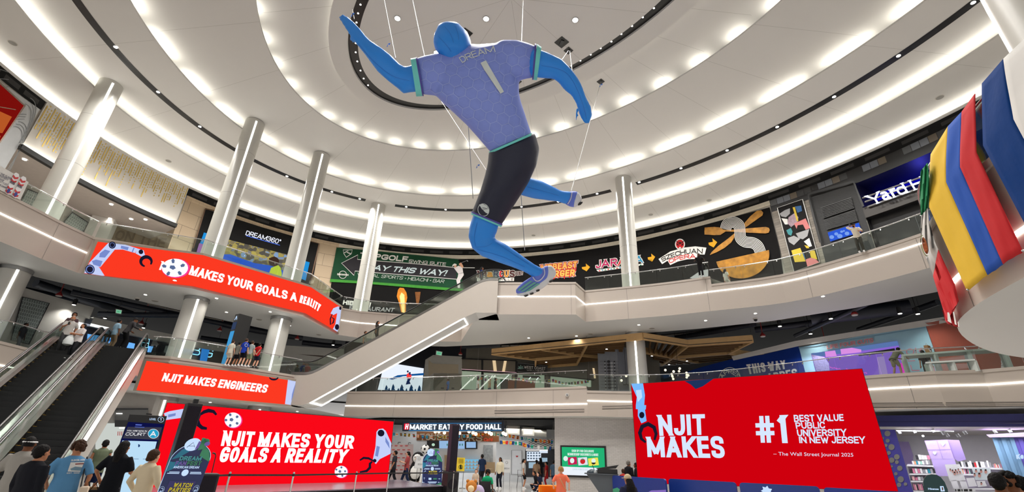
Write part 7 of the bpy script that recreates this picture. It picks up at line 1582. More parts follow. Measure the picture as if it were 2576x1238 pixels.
# speaker towers
def tower(label, px, D, w, d, ztop, z0, rz, m=None):
    p = D_(px, 1190, D); t = thing('speaker_tower', label, 'speaker', (p.x, p.y, 0)); M = Matrix.Rotation(rz, 3, 'Z'); B_ = m or mat('speaker_black', (20,18,22),.5); MB().box((p.x, p.y, (ztop+z0)/2),(w, d, ztop-z0), M=M).build('column_cabinet', B_, t, bevel=.02); gr = Vector((p.x, p.y, (ztop+z0)/2))+M @ Vector((0,-d/2-.008,0)); MB().box(gr, (w*.86,.012,(ztop-z0)*.94), M=M).build('grille', mat('grille_weave', (34,30,38),.7, vary=.4, scale=60), t)
    return t, p, M
t, p, M = tower('black speaker tower on a bass cabinet at the right stage corner', 1134,27.2,.42,.42,3.35,1.05,.5, mat('speaker_plum', (40,24,44),.4)); mb = MB(); mb.box((p.x, p.y, .52),(.62,.75,1.04), M=M); mb.build('bass_cabinet', mat('speaker_black', (20,18,22),.5), t, bevel=.02); MB().cyl(Vector((p.x, p.y, .5))+M @ Vector((0,-.385,0)),.24,.01,24, axis=tuple(M @ Vector((0,-1,0)))).build('bass_grille', mat('grille_weave', (34,30,38),.7), t); MB().cyl((p.x, p.y, 1.03),.03,.04,10).build('pole', STEEL, t)
t, p, M = tower('tall slim black speaker column at the left stage edge, before the red screen', 436,15.2,.34,.36,2.72,.35,.75); MB().box((p.x, p.y, .18),(.6,.6,.36), M=M).build('bass_cabinet', mat('speaker_black', (20,18,22),.5), t); MB().box((p.x+.02, p.y, 2.78),(.1,.14,.1), M=M).build('top_bracket', BLACK, t)
p = D_(515,1200,15.5); t = thing('stage_monitor', 'black bass speaker box behind the large arched sign', 'speaker', (p.x, p.y, 0)); M = Matrix.Rotation(.6,3, 'Z'); MB().box((p.x, p.y, .55),(.6,.6,1.1), M=M).build('cabinet', mat('speaker_black', (20,18,22),.5), t, bevel=.03); MB().box(Vector((p.x, p.y, .55))+M @ Vector((0,-.31,0)),(.5,.015,1.0), M=M).build('grille', mat('grille_weave', (34,30,38),.7), t)
p = atz(527,1236, zs) if False else D_(523,1236,17.0); z_ = .02; t = thing('microphone_stand', 'black microphone stand at the stage edge left of the red screen lettering', 'microphone stand', (p.x, p.y, z_)); B3 = Vector((p.x, p.y, z_))
hd = D_(543,1146,17.0); MB().tube([B3+Vector((0,0,.25)), hd],.013,8).build('pole', BLACK, t)
for a in (0.3,2.4,4.5): MB().tube([B3+Vector((0,0,.3)), B3+Vector((.3*math.cos(a),.3*math.sin(a),.02))],.011,6).build('leg', BLACK, t)
MB().tube([hd, hd+Vector((-.03,-.02,.05)), hd+Vector((-.09,-.03,.06))],[.012,.02,.026],8).build('microphone', BLACK, t)
# stanchions with belts
def stan(px, h=1.1):
    p = atz(px[0], px[1], h); t = thing('stanchion', px[2], 'barrier post', (p.x, p.y, 0)); MB().lathe((p.x, p.y, 0),[(.17,0),(.17,.015),(.15,.03),(.03,.045),(.026,.06),(.026, h-.14),(.034, h-.13),(.034, h-.01),(.02, h)],20).build('post', CLAMP, t, smooth=40); MB().cyl((p.x, p.y, h-.12),.036,.07,16).build('belt_cassette', BLACK, t); return Vector((p.x, p.y, h-.085))
SP = [stan(q) for q in ((470,1191, 'steel barrier post hidden behind the large arched sign'),(580,1187, 'steel barrier post right of the microphone stand'),(740,1188, 'steel barrier post in front of GOALS on the red screen'),(898,1186, 'steel barrier post below the right football of the red screen'),(979,1185, 'steel barrier post at the right edge of the red screen'),(1090,1176, 'steel barrier post in front of the smaller arched sign'),(1142,1185, 'steel barrier post before the right speaker tower'))]
for i, (a, b) in enumerate(((0,1),(1,2),(2,3),(3,4),(4,6),(5,6))):
    o = MB().bar(SP[a], SP[b],.006,.05).build('barrier_belt', BLACK); tag(o, 'black retractable belt ' + ('behind the large arched sign', 'from the microphone stand to GOALS', 'across the middle of the red screen', 'at the right end of the red screen', 'past the smaller arched sign', 'short piece before the speaker tower')[i], 'barrier belt')
# green information screen
t = thing('wall_display', 'green and white membership screen in a black frame on the tiled wall', 'screen', S1(1467,1160)); c = cv(1390,1040,6.254)
art('frame', S1,[c([(120,503),(838,515),(862,1025),(128,1000)])], BLACK, .1, t, thick=.08); art('green_panel', S1,[c([(145,530),(812,546),(825,862),(150,838)])], em('display_green', (36,178,116)),.12, t); art('white_panel', S1,[c([(150,838),(825,862),(832,990),(153,968)])], em('display_white', (236,242,250)),.12, t)
DW = em('display_ink', (225,245,238)); block('lettering', 'SIGN UP FOR EXCLUSIVE', S1, c([(300,570),(650,578),(650,616),(302,608)]), DW, .14, t, wt=.17); block('lettering', 'MEMBERSHIP DISCOUNTS & MORE', S1, c([(236,622),(720,634),(720,674),(238,662)]), DW, .14, t, wt=.17); block('lettering', 'EARN POINTS GET', S1, c([(318,866),(560,873),(560,900),(318,893)]), em('display_faint', (190,208,226)),.14, t, wt=.13)
for col, q in (('card_pink', [(237,695),(378,683),(388,800),(245,815)]),('card_white', [(395,700),(540,688),(556,808),(408,822)]),('card_yellow', [(556,712),(712,694),(730,815),(572,830)])): art('card_picture', S1,[c(q)], em(col, {'card_pink': (196,30,84), 'card_white': (225,225,236), 'card_yellow': (236,226,90)}[col]),.14, t)
art('card_face', S1,[c(circ(308,745,34,42)), c(circ(645,745,34,34)), c(circ(206,712,36,40))], DW, .16, t); art('card_fruit', S1,[c(circ(474,756,40,42))], em('fruit_red', (206,40,44)),.16, t); art('card_leaf', S1,[c([(445,722),(472,712),(500,722),(474,734)])], GRT, .18, t); art('card_base', S1,[c(circ(645,775,34,30,14,0,180))], em('base_dark', (40,40,44)),.18, t)
# advert barriers before the right screen
BRB = mat('barrier_blue', (12,44,120),.4); BAR = [('left end one, nearest the wheeled bin', (1540,1196),(1673,1205)),('second from the left', (1681,1204),(1850,1213.5)),('third from the left', (1859,1214),(2060,1224)),('right end one', (2071,1226),(2300,1240))]
for i, (lb, a, b) in enumerate(BAR):
    A_, B_ = atz(*a, 1.2), atz(*b, 1.2); f = VP(A_, B_); t = thing('advert_barrier', 'blue advert barrier in front of the right screen, ' + lb, 'barrier', ((A_.x+B_.x)/2,(A_.y+B_.y)/2,0)); al = (B_-A_); al.z = 0; L_ = al.length; al.normalize(); pts = []
    for s_, z in [(0,.05),(L_, .05)]+[(L_-.12+.12*math.cos(q),1.08+.12*math.sin(q)) for q in [PI/2*k/5 for k in range(6)]]+[(.12-.12*math.sin(q),1.08+.12*math.cos(q)) for q in [PI/2*k/5 for k in range(6)]]: pts.append(Vector((A_.x, A_.y, z))+al*s_)
    MB().slab(pts, f.n, .08).build('panel', BRB, t); P_ = lambda s_, z: Vector((A_.x, A_.y, z))+al*s_*L_+f.n*.006
    for m_, ps in ((VIO, [[(.45,.1),(.55,.45),(.75,.72),(1,.8),(1,.4),(.8,.1)]] if i != 1 else [[(.5,.1),(.62,.8),(.95,.85),(1,.5),(.9,.1)]]),(GRT, [[(0,.1),(.0,.62),(.1,.7),(.28,.45),(.25,.1)]] if i in (0,1) else [[(.8,.6),(.9,.75),(1,.78),(1,.6)]]),(TQ, [[(.25,.1),(.3,.55),(.42,.7),(.46,.3)]])):
        mb = MB()
        for q in ps: mb.add([P_(*w_) for w_ in q],[tuple(range(len(q)))])
        mb.build('print_shape', m_, t)
    if i == 2: MB().add([P_(.35+.06*math.cos(q)*(1.3 if k % 2 else .8),.95+.16*math.sin(q)*(1.2 if k % 2 else .8)) for k, q in enumerate([2*PI*k/14 for k in range(14)])],[tuple(range(14))]).build('pale_emblem', PWT, t)
    for s_ in (.12,.88): MB().box(Vector((A_.x, A_.y, .03))+al*s_*L_, (.1,.6,.06), math.atan2(al.y, al.x)).build('foot', DSTEEL, t)
# tilt truck
p = D_(1513,1200,26.0); t = thing('tilt_truck', 'grey wheeled waste bin with black lids and bags beside the green screen', 'waste bin', (p.x, p.y, 0)); ax = Vector((p.y, -p.x, 0)).normalized(); dp = Vector((p.x, p.y, 0)).normalized(); O3_ = Vector((p.x, p.y, 0)); G3 = lambda x, y, z: O3_+ax*x+dp*y+Vector((0,0, z)); GB = mat('bin_grey', (74,80,86),.5); k_ = 1/47.0
prof = [(-.72,1.22),(.78,1.22),(.72,.5),(.35,.28),(-.05,.3)]; mb = MB(); n_ = len(prof); mb.add([G3(x, -.42, z) for x, z in prof]+[G3(x, .42, z) for x, z in prof],[tuple(range(n_)), tuple(reversed(range(n_, 2*n_)))]+[(i, n_+i, n_+(i+1) % n_, (i+1) % n_) for i in range(n_)]); mb.build('tub', GB, t, bevel=.03)
MB().box(G3(0,0,1.23),(1.62,.95,.05), M=Matrix((ax, dp, Vector((0,0,1)))).transposed()).build('rim', GB, t)
for y in (-.46,.46): MB().cyl(G3(.28, y-.05,.22),.22,.1,20, axis=tuple(dp)).build('wheel', BLACK, t)
for x in (-.25,-.12): MB().tube([G3(x, -.3,.4), G3(x-.02+.32,-.3,.02)],.02,6).build('leg', STEEL, t)
MB().box(G3(.3,0,1.36),(.95,.8,.2), M=Matrix((ax, dp, Vector((0,0,1)))).transposed()).build('black_crate', BLACK, t, bevel=.02)
mb = MB(); mb.add([G3(-.25,-.4,1.47), G3(.85,-.4,1.66), G3(.85,.4,1.66), G3(-.25,.4,1.47), G3(-.15,-.4,1.42), G3(.7,-.4,1.5), G3(.7,.4,1.5), G3(-.15,.4,1.42)],[(0,1,2,3),(4,7,6,5),(0,4,5,1),(1,5,6,2),(2,6,7,3),(3,7,4,0)]); mb.build('lid', BLACK, t)
for x, y, s_, m_ in ((-.45,0,.2, mat('bag_slate', (52,66,76),.4)),(-.22,-.1,.17, mat('bag_pale', (150,156,158),.5)),(-.58,.1,.13, mat('bag_slate', (52,66,76),.4))):
    mb = MB(); mb.ball(G3(x, y, 1.27), s_, 12,8, sz=.8); o = mb.build('rubbish_bag', m_, t, smooth=60)
MB().tube([G3(-.3,0,1.3), G3(-.42,0,1.62)],.015,6).build('tool_handle', BLACK, t)
# ---- purple shop at the right
RB = PL([w1(px, 1.0) for px in (2195,2400,2576,2720)]); RS = PL([w1(px, 9.5) for px in (2100,2400,2576,2800)]); RM = PL([w1(px, 5.0) for px in (2150,2400,2576,2760)])
t = thing('shop_sign_band', 'long navy sign band over the bright purple shop at lower right', 'sign band', RB(2400,1058)); art('band', RB, [[(2190,1046),(2700,1039),(2700,1074),(2196,1073.5)]], mat('band_navy', (44,46,112),.5),.1, t, thick=.4); art('shadow_joint', RB, [[(2192,1061),(2700,1058),(2700,1059.5),(2192,1062)]], mat('band_deep', (26,28,76),.5),.12, t)
mb = MB(); pa = [w1(px, 9.6) for px in (2050,2400,2576,2850)]
for a, b in zip(pa[:-1], pa[1:]): mb.quad((*a, 0),(*b, 0),(*b, 4.2),(*a, 4.2))
struct(mb.build('wall_purple_shop_back', mat('shop_lilac_white', (222,220,224),.6))); ngon('ceiling_purple_shop', [w1(2195,1.2), w1(2700,1.2), pa[3], pa[2], pa[1], pa[0]],3.95, WHITE)
for px, k in ((2290,4),(2400,4.5),(2510,4)): q = w1(px, k); lamp('shop_lamp', (q[0], q[1],3.85), 'AREA', 110,(.95,.95,1),2.2)
c = cv(2180,1030,5.952); t = thing('dotted_pillar', 'violet shop pillar covered with round mirrors, right of the red screen', 'pillar', RB(2260,1150))
art('panel', RB, [c([(190,300),(425,303),(700,1238),(300,1238)])], mat('pillar_violet', (70,66,158),.4),.05, t, thick=.3); art('round_mirror', RB, [c(circ(x, y, r, r*.98)) for x, y, r in ((312,362,44),(240,435,22),(315,470,30),(372,565,46),(288,540,24),(333,652,30),(452,712,42),(375,762,42),(452,790,30),(497,882,40),(375,855,18),(438,965,26),(510,1048,48),(485,1130,34),(582,1120,26))], mat('mirror_disc', (214,212,206),.12,.7),.07, t)
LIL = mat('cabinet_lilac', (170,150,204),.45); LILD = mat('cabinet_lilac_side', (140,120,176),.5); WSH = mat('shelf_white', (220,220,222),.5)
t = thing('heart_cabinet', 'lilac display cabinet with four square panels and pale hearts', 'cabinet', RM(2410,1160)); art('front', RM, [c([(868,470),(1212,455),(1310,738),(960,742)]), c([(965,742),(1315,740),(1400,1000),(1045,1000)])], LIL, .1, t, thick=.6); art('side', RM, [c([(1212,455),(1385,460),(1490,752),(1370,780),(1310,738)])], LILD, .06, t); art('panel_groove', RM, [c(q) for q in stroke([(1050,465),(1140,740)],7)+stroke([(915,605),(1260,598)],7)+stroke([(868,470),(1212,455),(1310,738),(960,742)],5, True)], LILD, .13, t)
heart = lambda x, y, s_: [(x, y+s_*1.25)]+[(x-s_*a_, y-s_*b_) for a_, b_ in ((.9,-.2),(1.0,.35),(.7,.75),(.3,.7),(0,.3))]+[(x+s_*a_, y-s_*b_) for a_, b_ in ((.3,.7),(.7,.75),(1.0,.35),(.9,-.2))]
for h_ in ((1142,515,32),(1020,650,30)): art('heart', RM, [c(heart(*h_))], mat('heart_silver', (206,208,214),.3,.4),.15, t); art('bow_outline', RM, [c(q) for x, y in ((985,520),(1195,660)) for q in stroke(circ(x, y, 24,24,12),3, True)+stroke([(x-36, y-28),(x-44, y),(x-30, y+28)],3)+stroke([(x+30, y-28),(x+40, y),(x+34, y+28)],3)], mat('bow_lilac', (190,176,216),.5),.14, t)
t = thing('lilac_wall_panel', 'plain lilac wall panel behind the left shop shelves', 'wall panel', RS(2275,1140)); art('panel', RS, [c([(470,482),(630,485),(700,690),(690,830),(560,830)])], LIL, .1, t, thick=.1)
def shelf(label, rows, m=WSH, f=RM):
    t = thing('display_shelf', label, 'shelf', f(*c([rows[0][0]])[0],.2));
    for a, b in rows: art('board', f, [c([a, b, (b[0]+4, b[1]+24),(a[0]+4, a[1]+24)])], m, .2, t, thick=.4)
    a, b = rows[0]; e0, e1 = rows[-1]; art('back_panel', f, [c([(a[0]+10, a[1]-10),(b[0], b[1]-10),(e1[0], e1[1]+40),(e0[0], e0[1]+40)])], mat('shelf_back', (196,188,206),.6),-.22, t); return t
shelf('white wall shelves with small boxes left of the heart cabinet', [((600,828),(1000,840)),((640,960),(1040,960)),((660,1068),(1090,1070)),((700,1215),(900,1220))])
shelf('white shelves with books right of the heart cabinet', [((1400,860),(2030,880)),((1450,965),(2050,975)),((1500,1180),(2060,1180))])
random.seed(4); PC = [mat('goods_'+n_, c_, .5) for n_, c_ in (('white', (226,224,226)),('blush', (226,176,176)),('teal', (40,140,160)),('coal', (40,40,44)),('grey', (150,150,156)),('rose', (206,120,150)),('peach', (230,160,120)),('red', (200,36,44)),('mint', (150,206,186)))]
def goods(n, x0, x1, y, h, group, label, name='goods_box', seq=None, f=RM, lean=.28):
    for k in range(n):
        xa, xb = x0+(x1-x0)*k/n, x0+(x1-x0)*(k+.88)/n; hh = h*(.75+.35*random.random()); m_ = PC[seq[k % len(seq)] if seq else random.randrange(9)]
        o = art(name, f, [c([(xa-hh*lean, y-hh),(xb-hh*lean, y-hh),(xb, y),(xa, y)])], m_, .16-.002*k, None, thick=.16); tag(o, label, 'box' if name == 'goods_box' else 'book', group)
goods(9,690,960,745+80,62, 'boxes on the top left shop shelf', 'small coloured box on the top shelf left of the heart cabinet', seq=[0,6,2,0,8,0,4,0,4]); goods(5,745,960,752,78, 'white boxes leaning above the top left shelf', 'white box standing above the top shelf left of the heart cabinet', seq=[3,0,0,0,5])
goods(10,660,1040,955,66, 'boxes on the second left shop shelf', 'small box on the second shelf left of the heart cabinet', seq=[3,5,0,5,0,4,0,2,4,3]); goods(9,690,1080,1062,56, 'boxes on the third left shop shelf', 'small box on the third shelf left of the heart cabinet', seq=[1,5,0,4,3,5,0,1,5]); goods(8,720,900,1210,88, 'pink packets on the lowest left shelf', 'pink packet on the lowest shelf left of the dark green sign', seq=[5,1,3,5,1,5,3,1])
goods(15,1400,1880,868,92, 'books on the shelf right of the heart cabinet', 'upright book on the shelf right of the heart cabinet', 'book', [3,0,4,3,0,0,3,7,0,3,0,0,4,0,4]); goods(6,1440,1560,962,80, 'small packets beside the group posters', 'small packet between the two group posters', seq=[6,0,5,3,5,8]); goods(8,1900,2030,875,60, 'small cards at the right end of the book shelf', 'small card at the right end of the book shelf', seq=[4,5,6,0,7,0,4,5])
def poster(label, q, figs, tint):
    t = thing('poster', label, 'poster', RM(*mid(c(q)),.6)); art('sheet', RM, [c(q)], mat('poster_'+tint[0], tint[1],.5),.62, t, thick=.03)
    if figs: art('group_picture', RM, [c(circ(x, y, r, r*1.3,10)) for x, y, r in figs], mat('poster_skin', (200,150,140),.6, vary=.5, scale=30),.64, t); art('hair_picture', RM, [c(circ(x-3, y-r*1.2, r*.7, r*.6,10)) for x, y, r in figs], mat('poster_hair', (60,44,44),.6),.65, t)
poster('large white group poster right of the lilac cabinet', [(1170,825),(1395,822),(1485,1062),(1245,1078)],[(1255,912,14),(1290,930,16),(1335,925,16),(1375,910,14),(1320,965,18),(1360,955,14),(1400,950,14)],('paper', (222,222,226))); poster('pale blue group poster below the books', [(1575,885),(1850,880),(1880,1055),(1630,1060)],[(1640,925,18),(1715,930,20),(1785,935,22),(1690,990,24),(1620,985,18)],('frost', (206,218,224)))
for i, q in enumerate(([(1250,1060),(1345,1060),(1390,1180),(1300,1190)],[(1390,1075),(1490,1080),(1525,1190),(1430,1190)],[(1490,1030),(1610,1025),(1655,1150),(1530,1160)],[(1640,1075),(1770,1070),(1800,1150),(1670,1165)])): poster(('small white sheet below the large group poster', 'white sheet with blue print beside the red label', 'white sheet below the pale blue poster', 'small photo sheet near the yellow clad person')[i], q, [(mid(q).x, mid(q).y, 16)] if i == 3 else [],('sheet', (226,226,230)))
t = thing('label_board', 'white counter board with black block marks in front of the shop', 'sign', RM(2420,1232)); art('board', RM, [c([(1320,1185),(1620,1180),(1640,1250),(1330,1250)])], WSH, .8, t, thick=.05); art('block_marks', RM, [c([(x, 1196),(x+w_, 1195),(x+w_+4,1228),(x+4,1229)]) for x, w_ in ((1325,18),(1360,44),(1418,18),(1455,60),(1535,44))], BLACK, .83, t)
t = thing('curtain_booth', 'pale blue and violet curtained photo booth at the right picture edge', 'booth', RM(2540,1140)); mt_ = mat('curtain_ice', (120,160,196),.5);
art('header', RM, [c([(1790,378),(2700,325),(2700,405),(1840,420)])], mat('booth_mauve', (150,128,176),.5),.6, t, thick=1.0)
for k in range(8):
    x0, x1 = 1878+k*64,1878+(k+1)*64; art('curtain_fold', RM, [c([(x0,424),(x1,422),(x1+290,1240),(x0+290,1240)])], mt_ if k < 5 else mat('curtain_violet', (110,96,196),.5),.3-.07*(k % 2), t)
block('lettering', 'Kep', RM, c([(2235,680),(2400,650),(2410,740),(2245,745)]), PWT, .4, t, wt=.3)
t = thing('ceiling_track', 'white lamp track with spotlights on the purple shop ceiling', 'ceiling lamp', RM(2370,1086))
MB().tube([RM(2255,1084,1.5), RM(2400,1086,1.5)],.03,6).build('track', WSH, t)
for px, py in ((2260,1084),(2298,1082),(2345,1080),(2370,1086),(2380,1091),(2407,1092),(2425,1085),(2500,1082),(2537,1080)):
    q = RM(px, py, 1.5); MB().cyl(q, .07,.16,10, axis=(.2,-.3,-1)).build('spot_head', PGR, t)
q = RM(2322,1097,1.4); MB().ball(q, .05,10,6).build('lit_spot', LAMPW, t)
# dark green arched sign
f, p = upright(2355,1194,1238,60,14.5); t = thing('arched_totem_sign', 'dark green arched sign with pale lettering in front of the purple shop', 'sign', (p.x, p.y, 0)); c2_ = lambda ps: c(ps)
art('panel', f, [c([(880,1420),(850,1150),(845,1090),(862,1030),(905,985),(975,972),(1050,980),(1110,1015),(1170,1090),(1215,1200),(1250,1420)])], mat('sign_bottle_green', (10,58,62),.4),0, t, thick=.06); art('panel_edge', f, [c(q_) for q_ in stroke([(850,1150),(845,1090),(862,1030),(905,985),(975,972),(1050,980)],6)], PGR, .01, t)
text('lettering', 'Hisense', f, c([(920,1175),(1078,1178),(1080,1208),(922,1204)]), PWT, .02, t, bold=.03); art('emblem', f, [c([(1098,1150),(1150,1150),(1172,1228),(1112,1230)])], PWT, .02, t); art('emblem_mark', f, [c([(1122,1165),(1140,1165),(1150,1195),(1145,1215),(1132,1215),(1128,1195)])], mat('emblem_bronze', (110,70,40),.5),.03, t); b_ = f(2355,1240); MB().box((b_.x, b_.y+.02,.03),(.8,.4,.06),.9).build('base_plate', DSTEEL, t)
# statues and small things near the food hall
f, p = upright(1060,1118,1205,50,36.5); BK_ = mat('plush_black', (24,24,26),.7); WP = mat('plush_white', (222,222,220),.7); OR_ = mat('plush_orange', (220,140,40),.6)
b3 = f(1047,1203)+Vector((-.2,1.0,0)); t = thing('penguin_figure', 'tall black and white penguin figure behind the easel sign', 'figure', (b3.x, b3.y, 0)); o_ = Vector((b3.x, b3.y, 0)); MB().lathe(o_, [(.1,.1),(.45,.2),(.55,.6),(.5,1.0),(.36,1.35)],20).build('body', BK_, t, smooth=60); MB().ball(o_+Vector((0,0,1.62)),.42,18,11).build('head', BK_, t, smooth=60); MB().ball(o_+Vector((0,-.16,1.6)),.33,16,9).build('face', WP, t, smooth=60); MB().ball(o_+Vector((0,-.25,.7)),.4,16,9, sz=1.3).build('belly', WP, t, smooth=60); MB().ball(o_+Vector((0,-.5,1.58)),.09,10,6, sz=.6).build('beak', OR_, t)
for x in (-.13,.13): MB().ball(o_+Vector((x, -.46,1.68)),.04,8,5).build('eye', BK_, t); MB().ball(o_+Vector((x*1.5,-.2,.06)),.16,10,6, sz=.4).build('foot', OR_, t)
b3 = f(1070,1200); t = thing('football_statue', 'white statue carrying a big football left of the smaller arched sign', 'statue', (b3.x, b3.y, 0)); o_ = Vector((b3.x, b3.y, 0)); MB().lathe(o_, [(.42,0),(.36,.5),(.3,1.2),(.36,1.6),(.16,1.95)],18).build('draped_body', WP, t, smooth=60); q = f(1070,1130); MB().ball(q, .29,20,12).build('football', WP, t, smooth=60); mb = MB()
for a_, e_ in ((0,0),(1.2,.1),(-1.2,.15),(.3,1.0),(-.6,-.9),(2.4,.9),(.9,-.8)): d_ = Vector((math.sin(a_)*math.cos(e_),-math.cos(a_)*math.cos(e_), math.sin(e_))); mb.cyl(q+d_*.272,.085,.02,5, axis=tuple(d_))
mb.build('football_patch', BK_, t)
def table(label, px, D, h, r): p = D_(px, 1190, D); t = thing('high_table', label, 'table', (p.x, p.y, 0)); MB().cyl((p.x, p.y, h-.04), r, .04,24).build('table_top', mat('counter_oak', (176,150,116),.5), t); MB().cyl((p.x, p.y, .03),.035, h-.07,10).build('leg', DSTEEL, t); MB().cyl((p.x, p.y, 0),.26,.03,20).build('base', DSTEEL, t)
table('round high table before the bakery counter', 1222,37.5,1.1,.5); table('small high table left of the yellow sign', 1128,38.5,1.1,.4)
p = D_(1308,1200,36.2); t = thing('bar_stool', 'black wire bar stool left of the queue in the food hall', 'stool', (p.x, p.y, 0)); o_ = Vector((p.x, p.y, 0)); MB().cyl(o_+Vector((0,0,.72)),.18,.03,16).build('seat', BLACK, t); MB().tube([o_+Vector((-.16,.15,.74)), o_+Vector((-.16,.2,1.1)), o_+Vector((.16,.2,1.1)), o_+Vector((.16,.15,.74))],.015,6).build('backrest', BLACK, t)
for x in (-1,1):
    for y in (-1,1): MB().tube([o_+Vector((x*.13, y*.13,.72)), o_+Vector((x*.2, y*.2,0))],.013,6).build('leg', BLACK, t)
p = D_(1385,1222,19.5); t = thing('orange_chair', 'round orange lounge chair left of the woman in the coral shirt', 'chair', (p.x, p.y, 0)); o_ = Vector((p.x, p.y, 0)); CO = mat('chair_orange', (222,120,24),.6); MB().lathe(o_+Vector((0,0,.18)),[(.3,0),(.42,.1),(.42,.26),(.3,.3)],20).build('seat', CO, t, smooth=50)
mb = MB(); mb.loft([[o_+Vector((math.cos(a_)*r_, math.sin(a_)*r_+.05, z_)) for r_, z_ in ((.42,.3),(.46,.75),(.44,.88),(.36,.85),(.34,.45))] for a_ in [-.6+i*.35 for i in range(13)]]); mb.build('backrest', CO, t, smooth=60); MB().cyl(o_, .2,.18,16).build('base', DSTEEL, t)
# ================================================================= people
SK = {k: mat('skin_'+k, c_, .55, spec=.3) for k, c_ in (('fair', (214,164,138)),('tan', (176,122,92)),('brown', (120,78,56)),('dark', (70,46,36)))}
HR = {k: mat('hair_'+k, c_, .6, vary=.3, scale=40, bump=.6) for k, c_ in (('black', (20,18,18)),('brown', (62,42,30)),('blond', (170,130,84)),('grey', (110,104,98)))}
def cl(c_): return mat('cloth_%02x%02x%02x' % c_, c_, .8, vary=.06, scale=9, bump=.15, spec=.2)
def ik(a, b, l1, l2, hint):
    d = b-a; L = min(d.length, (l1+l2)*.999); d.normalize(); b2 = a+d*L; x = (l1*l1-l2*l2+L*L)/(2*L); y = math.sqrt(max(0, l1*l1-x*x)); h = hint-d*hint.dot(d); h.normalize(); return a+d*x+h*y, b2
EYE = mat('eye_dark', (24,20,20),.2); LIP = mat('lip', (150,80,76),.5)
def person(label, pos, h, face, skin='tan', hair='black', top=(90,90,90), bot=(40,42,50), shoe=(220,220,220), style='short', legs=((.02,0),(-.02,0)), arms=(None, None), lean=0.0, sleeve=.45, shorts=False, hip=.92, group=None, beard=False, slim=1.0, look=0.0, skirt=False):
    """legs: forward offset and lift of each foot; arms: wrist target of each arm in body units (right, forward, up) or None for hanging"""
    s = h/1.75; t = thing('person', label, 'person', pos, group); f = Vector((face[0], face[1],0)).normalized(); r = Vector((f.y, -f.x, 0)); P0 = Vector(pos)
    Wd = lambda v: P0+(r*v.x+f*v.y+Vector((0,0, v.z)))*s
    hz = Vector((0,0, hip)); R_ = Matrix.Rotation(-lean, 3, 'X'); Up = lambda x, y, z: hz+R_ @ Vector((x, y, z-.92))
    k = slim
    def ell(c_, a, b, ax=None, n=14): return [c_+Vector((a*math.cos(2*PI*i/n), b*math.sin(2*PI*i/n),0)) for i in range(n)]
    def torso(rows): return [[Up(x0+a*math.cos(2*PI*i/14), y0+b*math.sin(2*PI*i/14), z) for i in range(14)] for z, a, b, x0, y0 in rows]
    L = {}
    for sd, i in ((1,0),(-1,1)):
        hp = hz+Vector((sd*.09,0,-.02)); an = Vector((sd*.10, legs[i][0],.08+legs[i][1])); kn, an = ik(hp, an, .43,.42, Vector((0,1,.1))); sh = Up(sd*.175*k, 0,1.42)
        w = arms[i]; wr = Vector((sd*.27,.06,.86)) if w is None else Vector(w)
        if w is None: wr = Up(sd*.26,.05,.88)
        el, wr = ik(sh, wr, .29,.26, Vector((sd*.5,-.7,-.4))); L[sd] = (hp, kn, an, sh, el, wr)
    hd = Up(0,.03,1.61); nk = Up(0,0,1.46)
    tr = lambda pts: [Wd(p) for p in pts]
    mb = MB()
    rot = Matrix.Rotation(look, 3, 'Z')
    mb.loft([tr(q) for q in torso([(.86,.12,.09,0,0),(.98,.15*k, .10,0,0),(1.12,.13*k, .095,0,.01),(1.3,.165*k, .11,0,.0),(1.42,.16*k, .095,0,-.01),(1.465,.10*k, .075,0,-.01),(1.50,.06,.06,0,0)])]); mb.tube(tr([nk-Vector((0,0,.05)), hd]),[.066*s, .056*s],12)
    prof = [(-.125,.02,.03),(-.115,.045,.03),(-.08,.062,.012),(-.03,.072,.0),(.03,.078,-.008),(.075,.07,-.012),(.105,.045,-.012),(.118,.015,-.012)]
    mb.loft([tr([hd+rot @ (Vector((a*math.cos(2*PI*i/14), y0+a*1.25*math.sin(2*PI*i/14), z))) for i in range(14)]) for z, a, y0 in prof])
    fw = rot @ Vector((0,1,0)); rt = rot @ Vector((1,0,0)); HW = lambda x, y, z: Wd(hd+rt*x+fw*y+Vector((0,0, z)))
    mb.tube([HW(0,.085,.01), HW(0,.115,-.03), HW(0,.085,-.04)],[.008*s, .015*s, .008*s],8)
    for sd in (1,-1):
        hp, kn, an, sh, el, wr = L[sd]; mb.ball(HW(sd*.08,0,-.01),.024*s, 8,5); mb.tube(tr([hp, kn, an]),[.075*s, .052*s, .036*s],12); mb.tube(tr([kn, kn.lerp(an, .35), an]),[.05*s, .056*s, .036*s],12)
        mb.tube(tr([sh, el, wr]),[.048*s, .04*s, .028*s],10); d = (wr-el).normalized(); side = d.cross(Vector((0,1,0))); side = side.normalized() if side.length > .2 else Vector((1,0,0)); nrm_ = side.cross(d)
        pm = wr+d*.05; mb.tube(tr([wr, pm, wr+d*.09]),[.026*s, .036*s, .034*s],8)
        for j, ln in enumerate((.072,.082,.076,.06)): b0 = wr+d*.085+side*(.027-.018*j); mb.tube(tr([b0, b0+d*ln*.5+nrm_*.006, b0+d*ln+nrm_*.026]),[.0105*s, .0095*s, .008*s],6)
        mb.tube(tr([wr+d*.03+side*.03, wr+d*.06+side*.052, wr+d*.085+side*.056+nrm_*.02]),[.012*s, .011*s, .009*s],6)
    fused('body', mb, SK[skin], t, .0105*max(1, s),3)
    mb = MB(); hem = .80 if not skirt else .6                   # top
    mb.loft([tr(q) for q in torso([(hem, .19*k, .135,0,0),(.98,.18*k, .13,0,.0),(1.12,.165*k, .125,0,.01),(1.3,.19*k, .135,0,.0),(1.41,.185*k, .115,0,-.01),(1.455,.13*k, .09,0,-.01),(1.495,.078,.074,0,0)])])
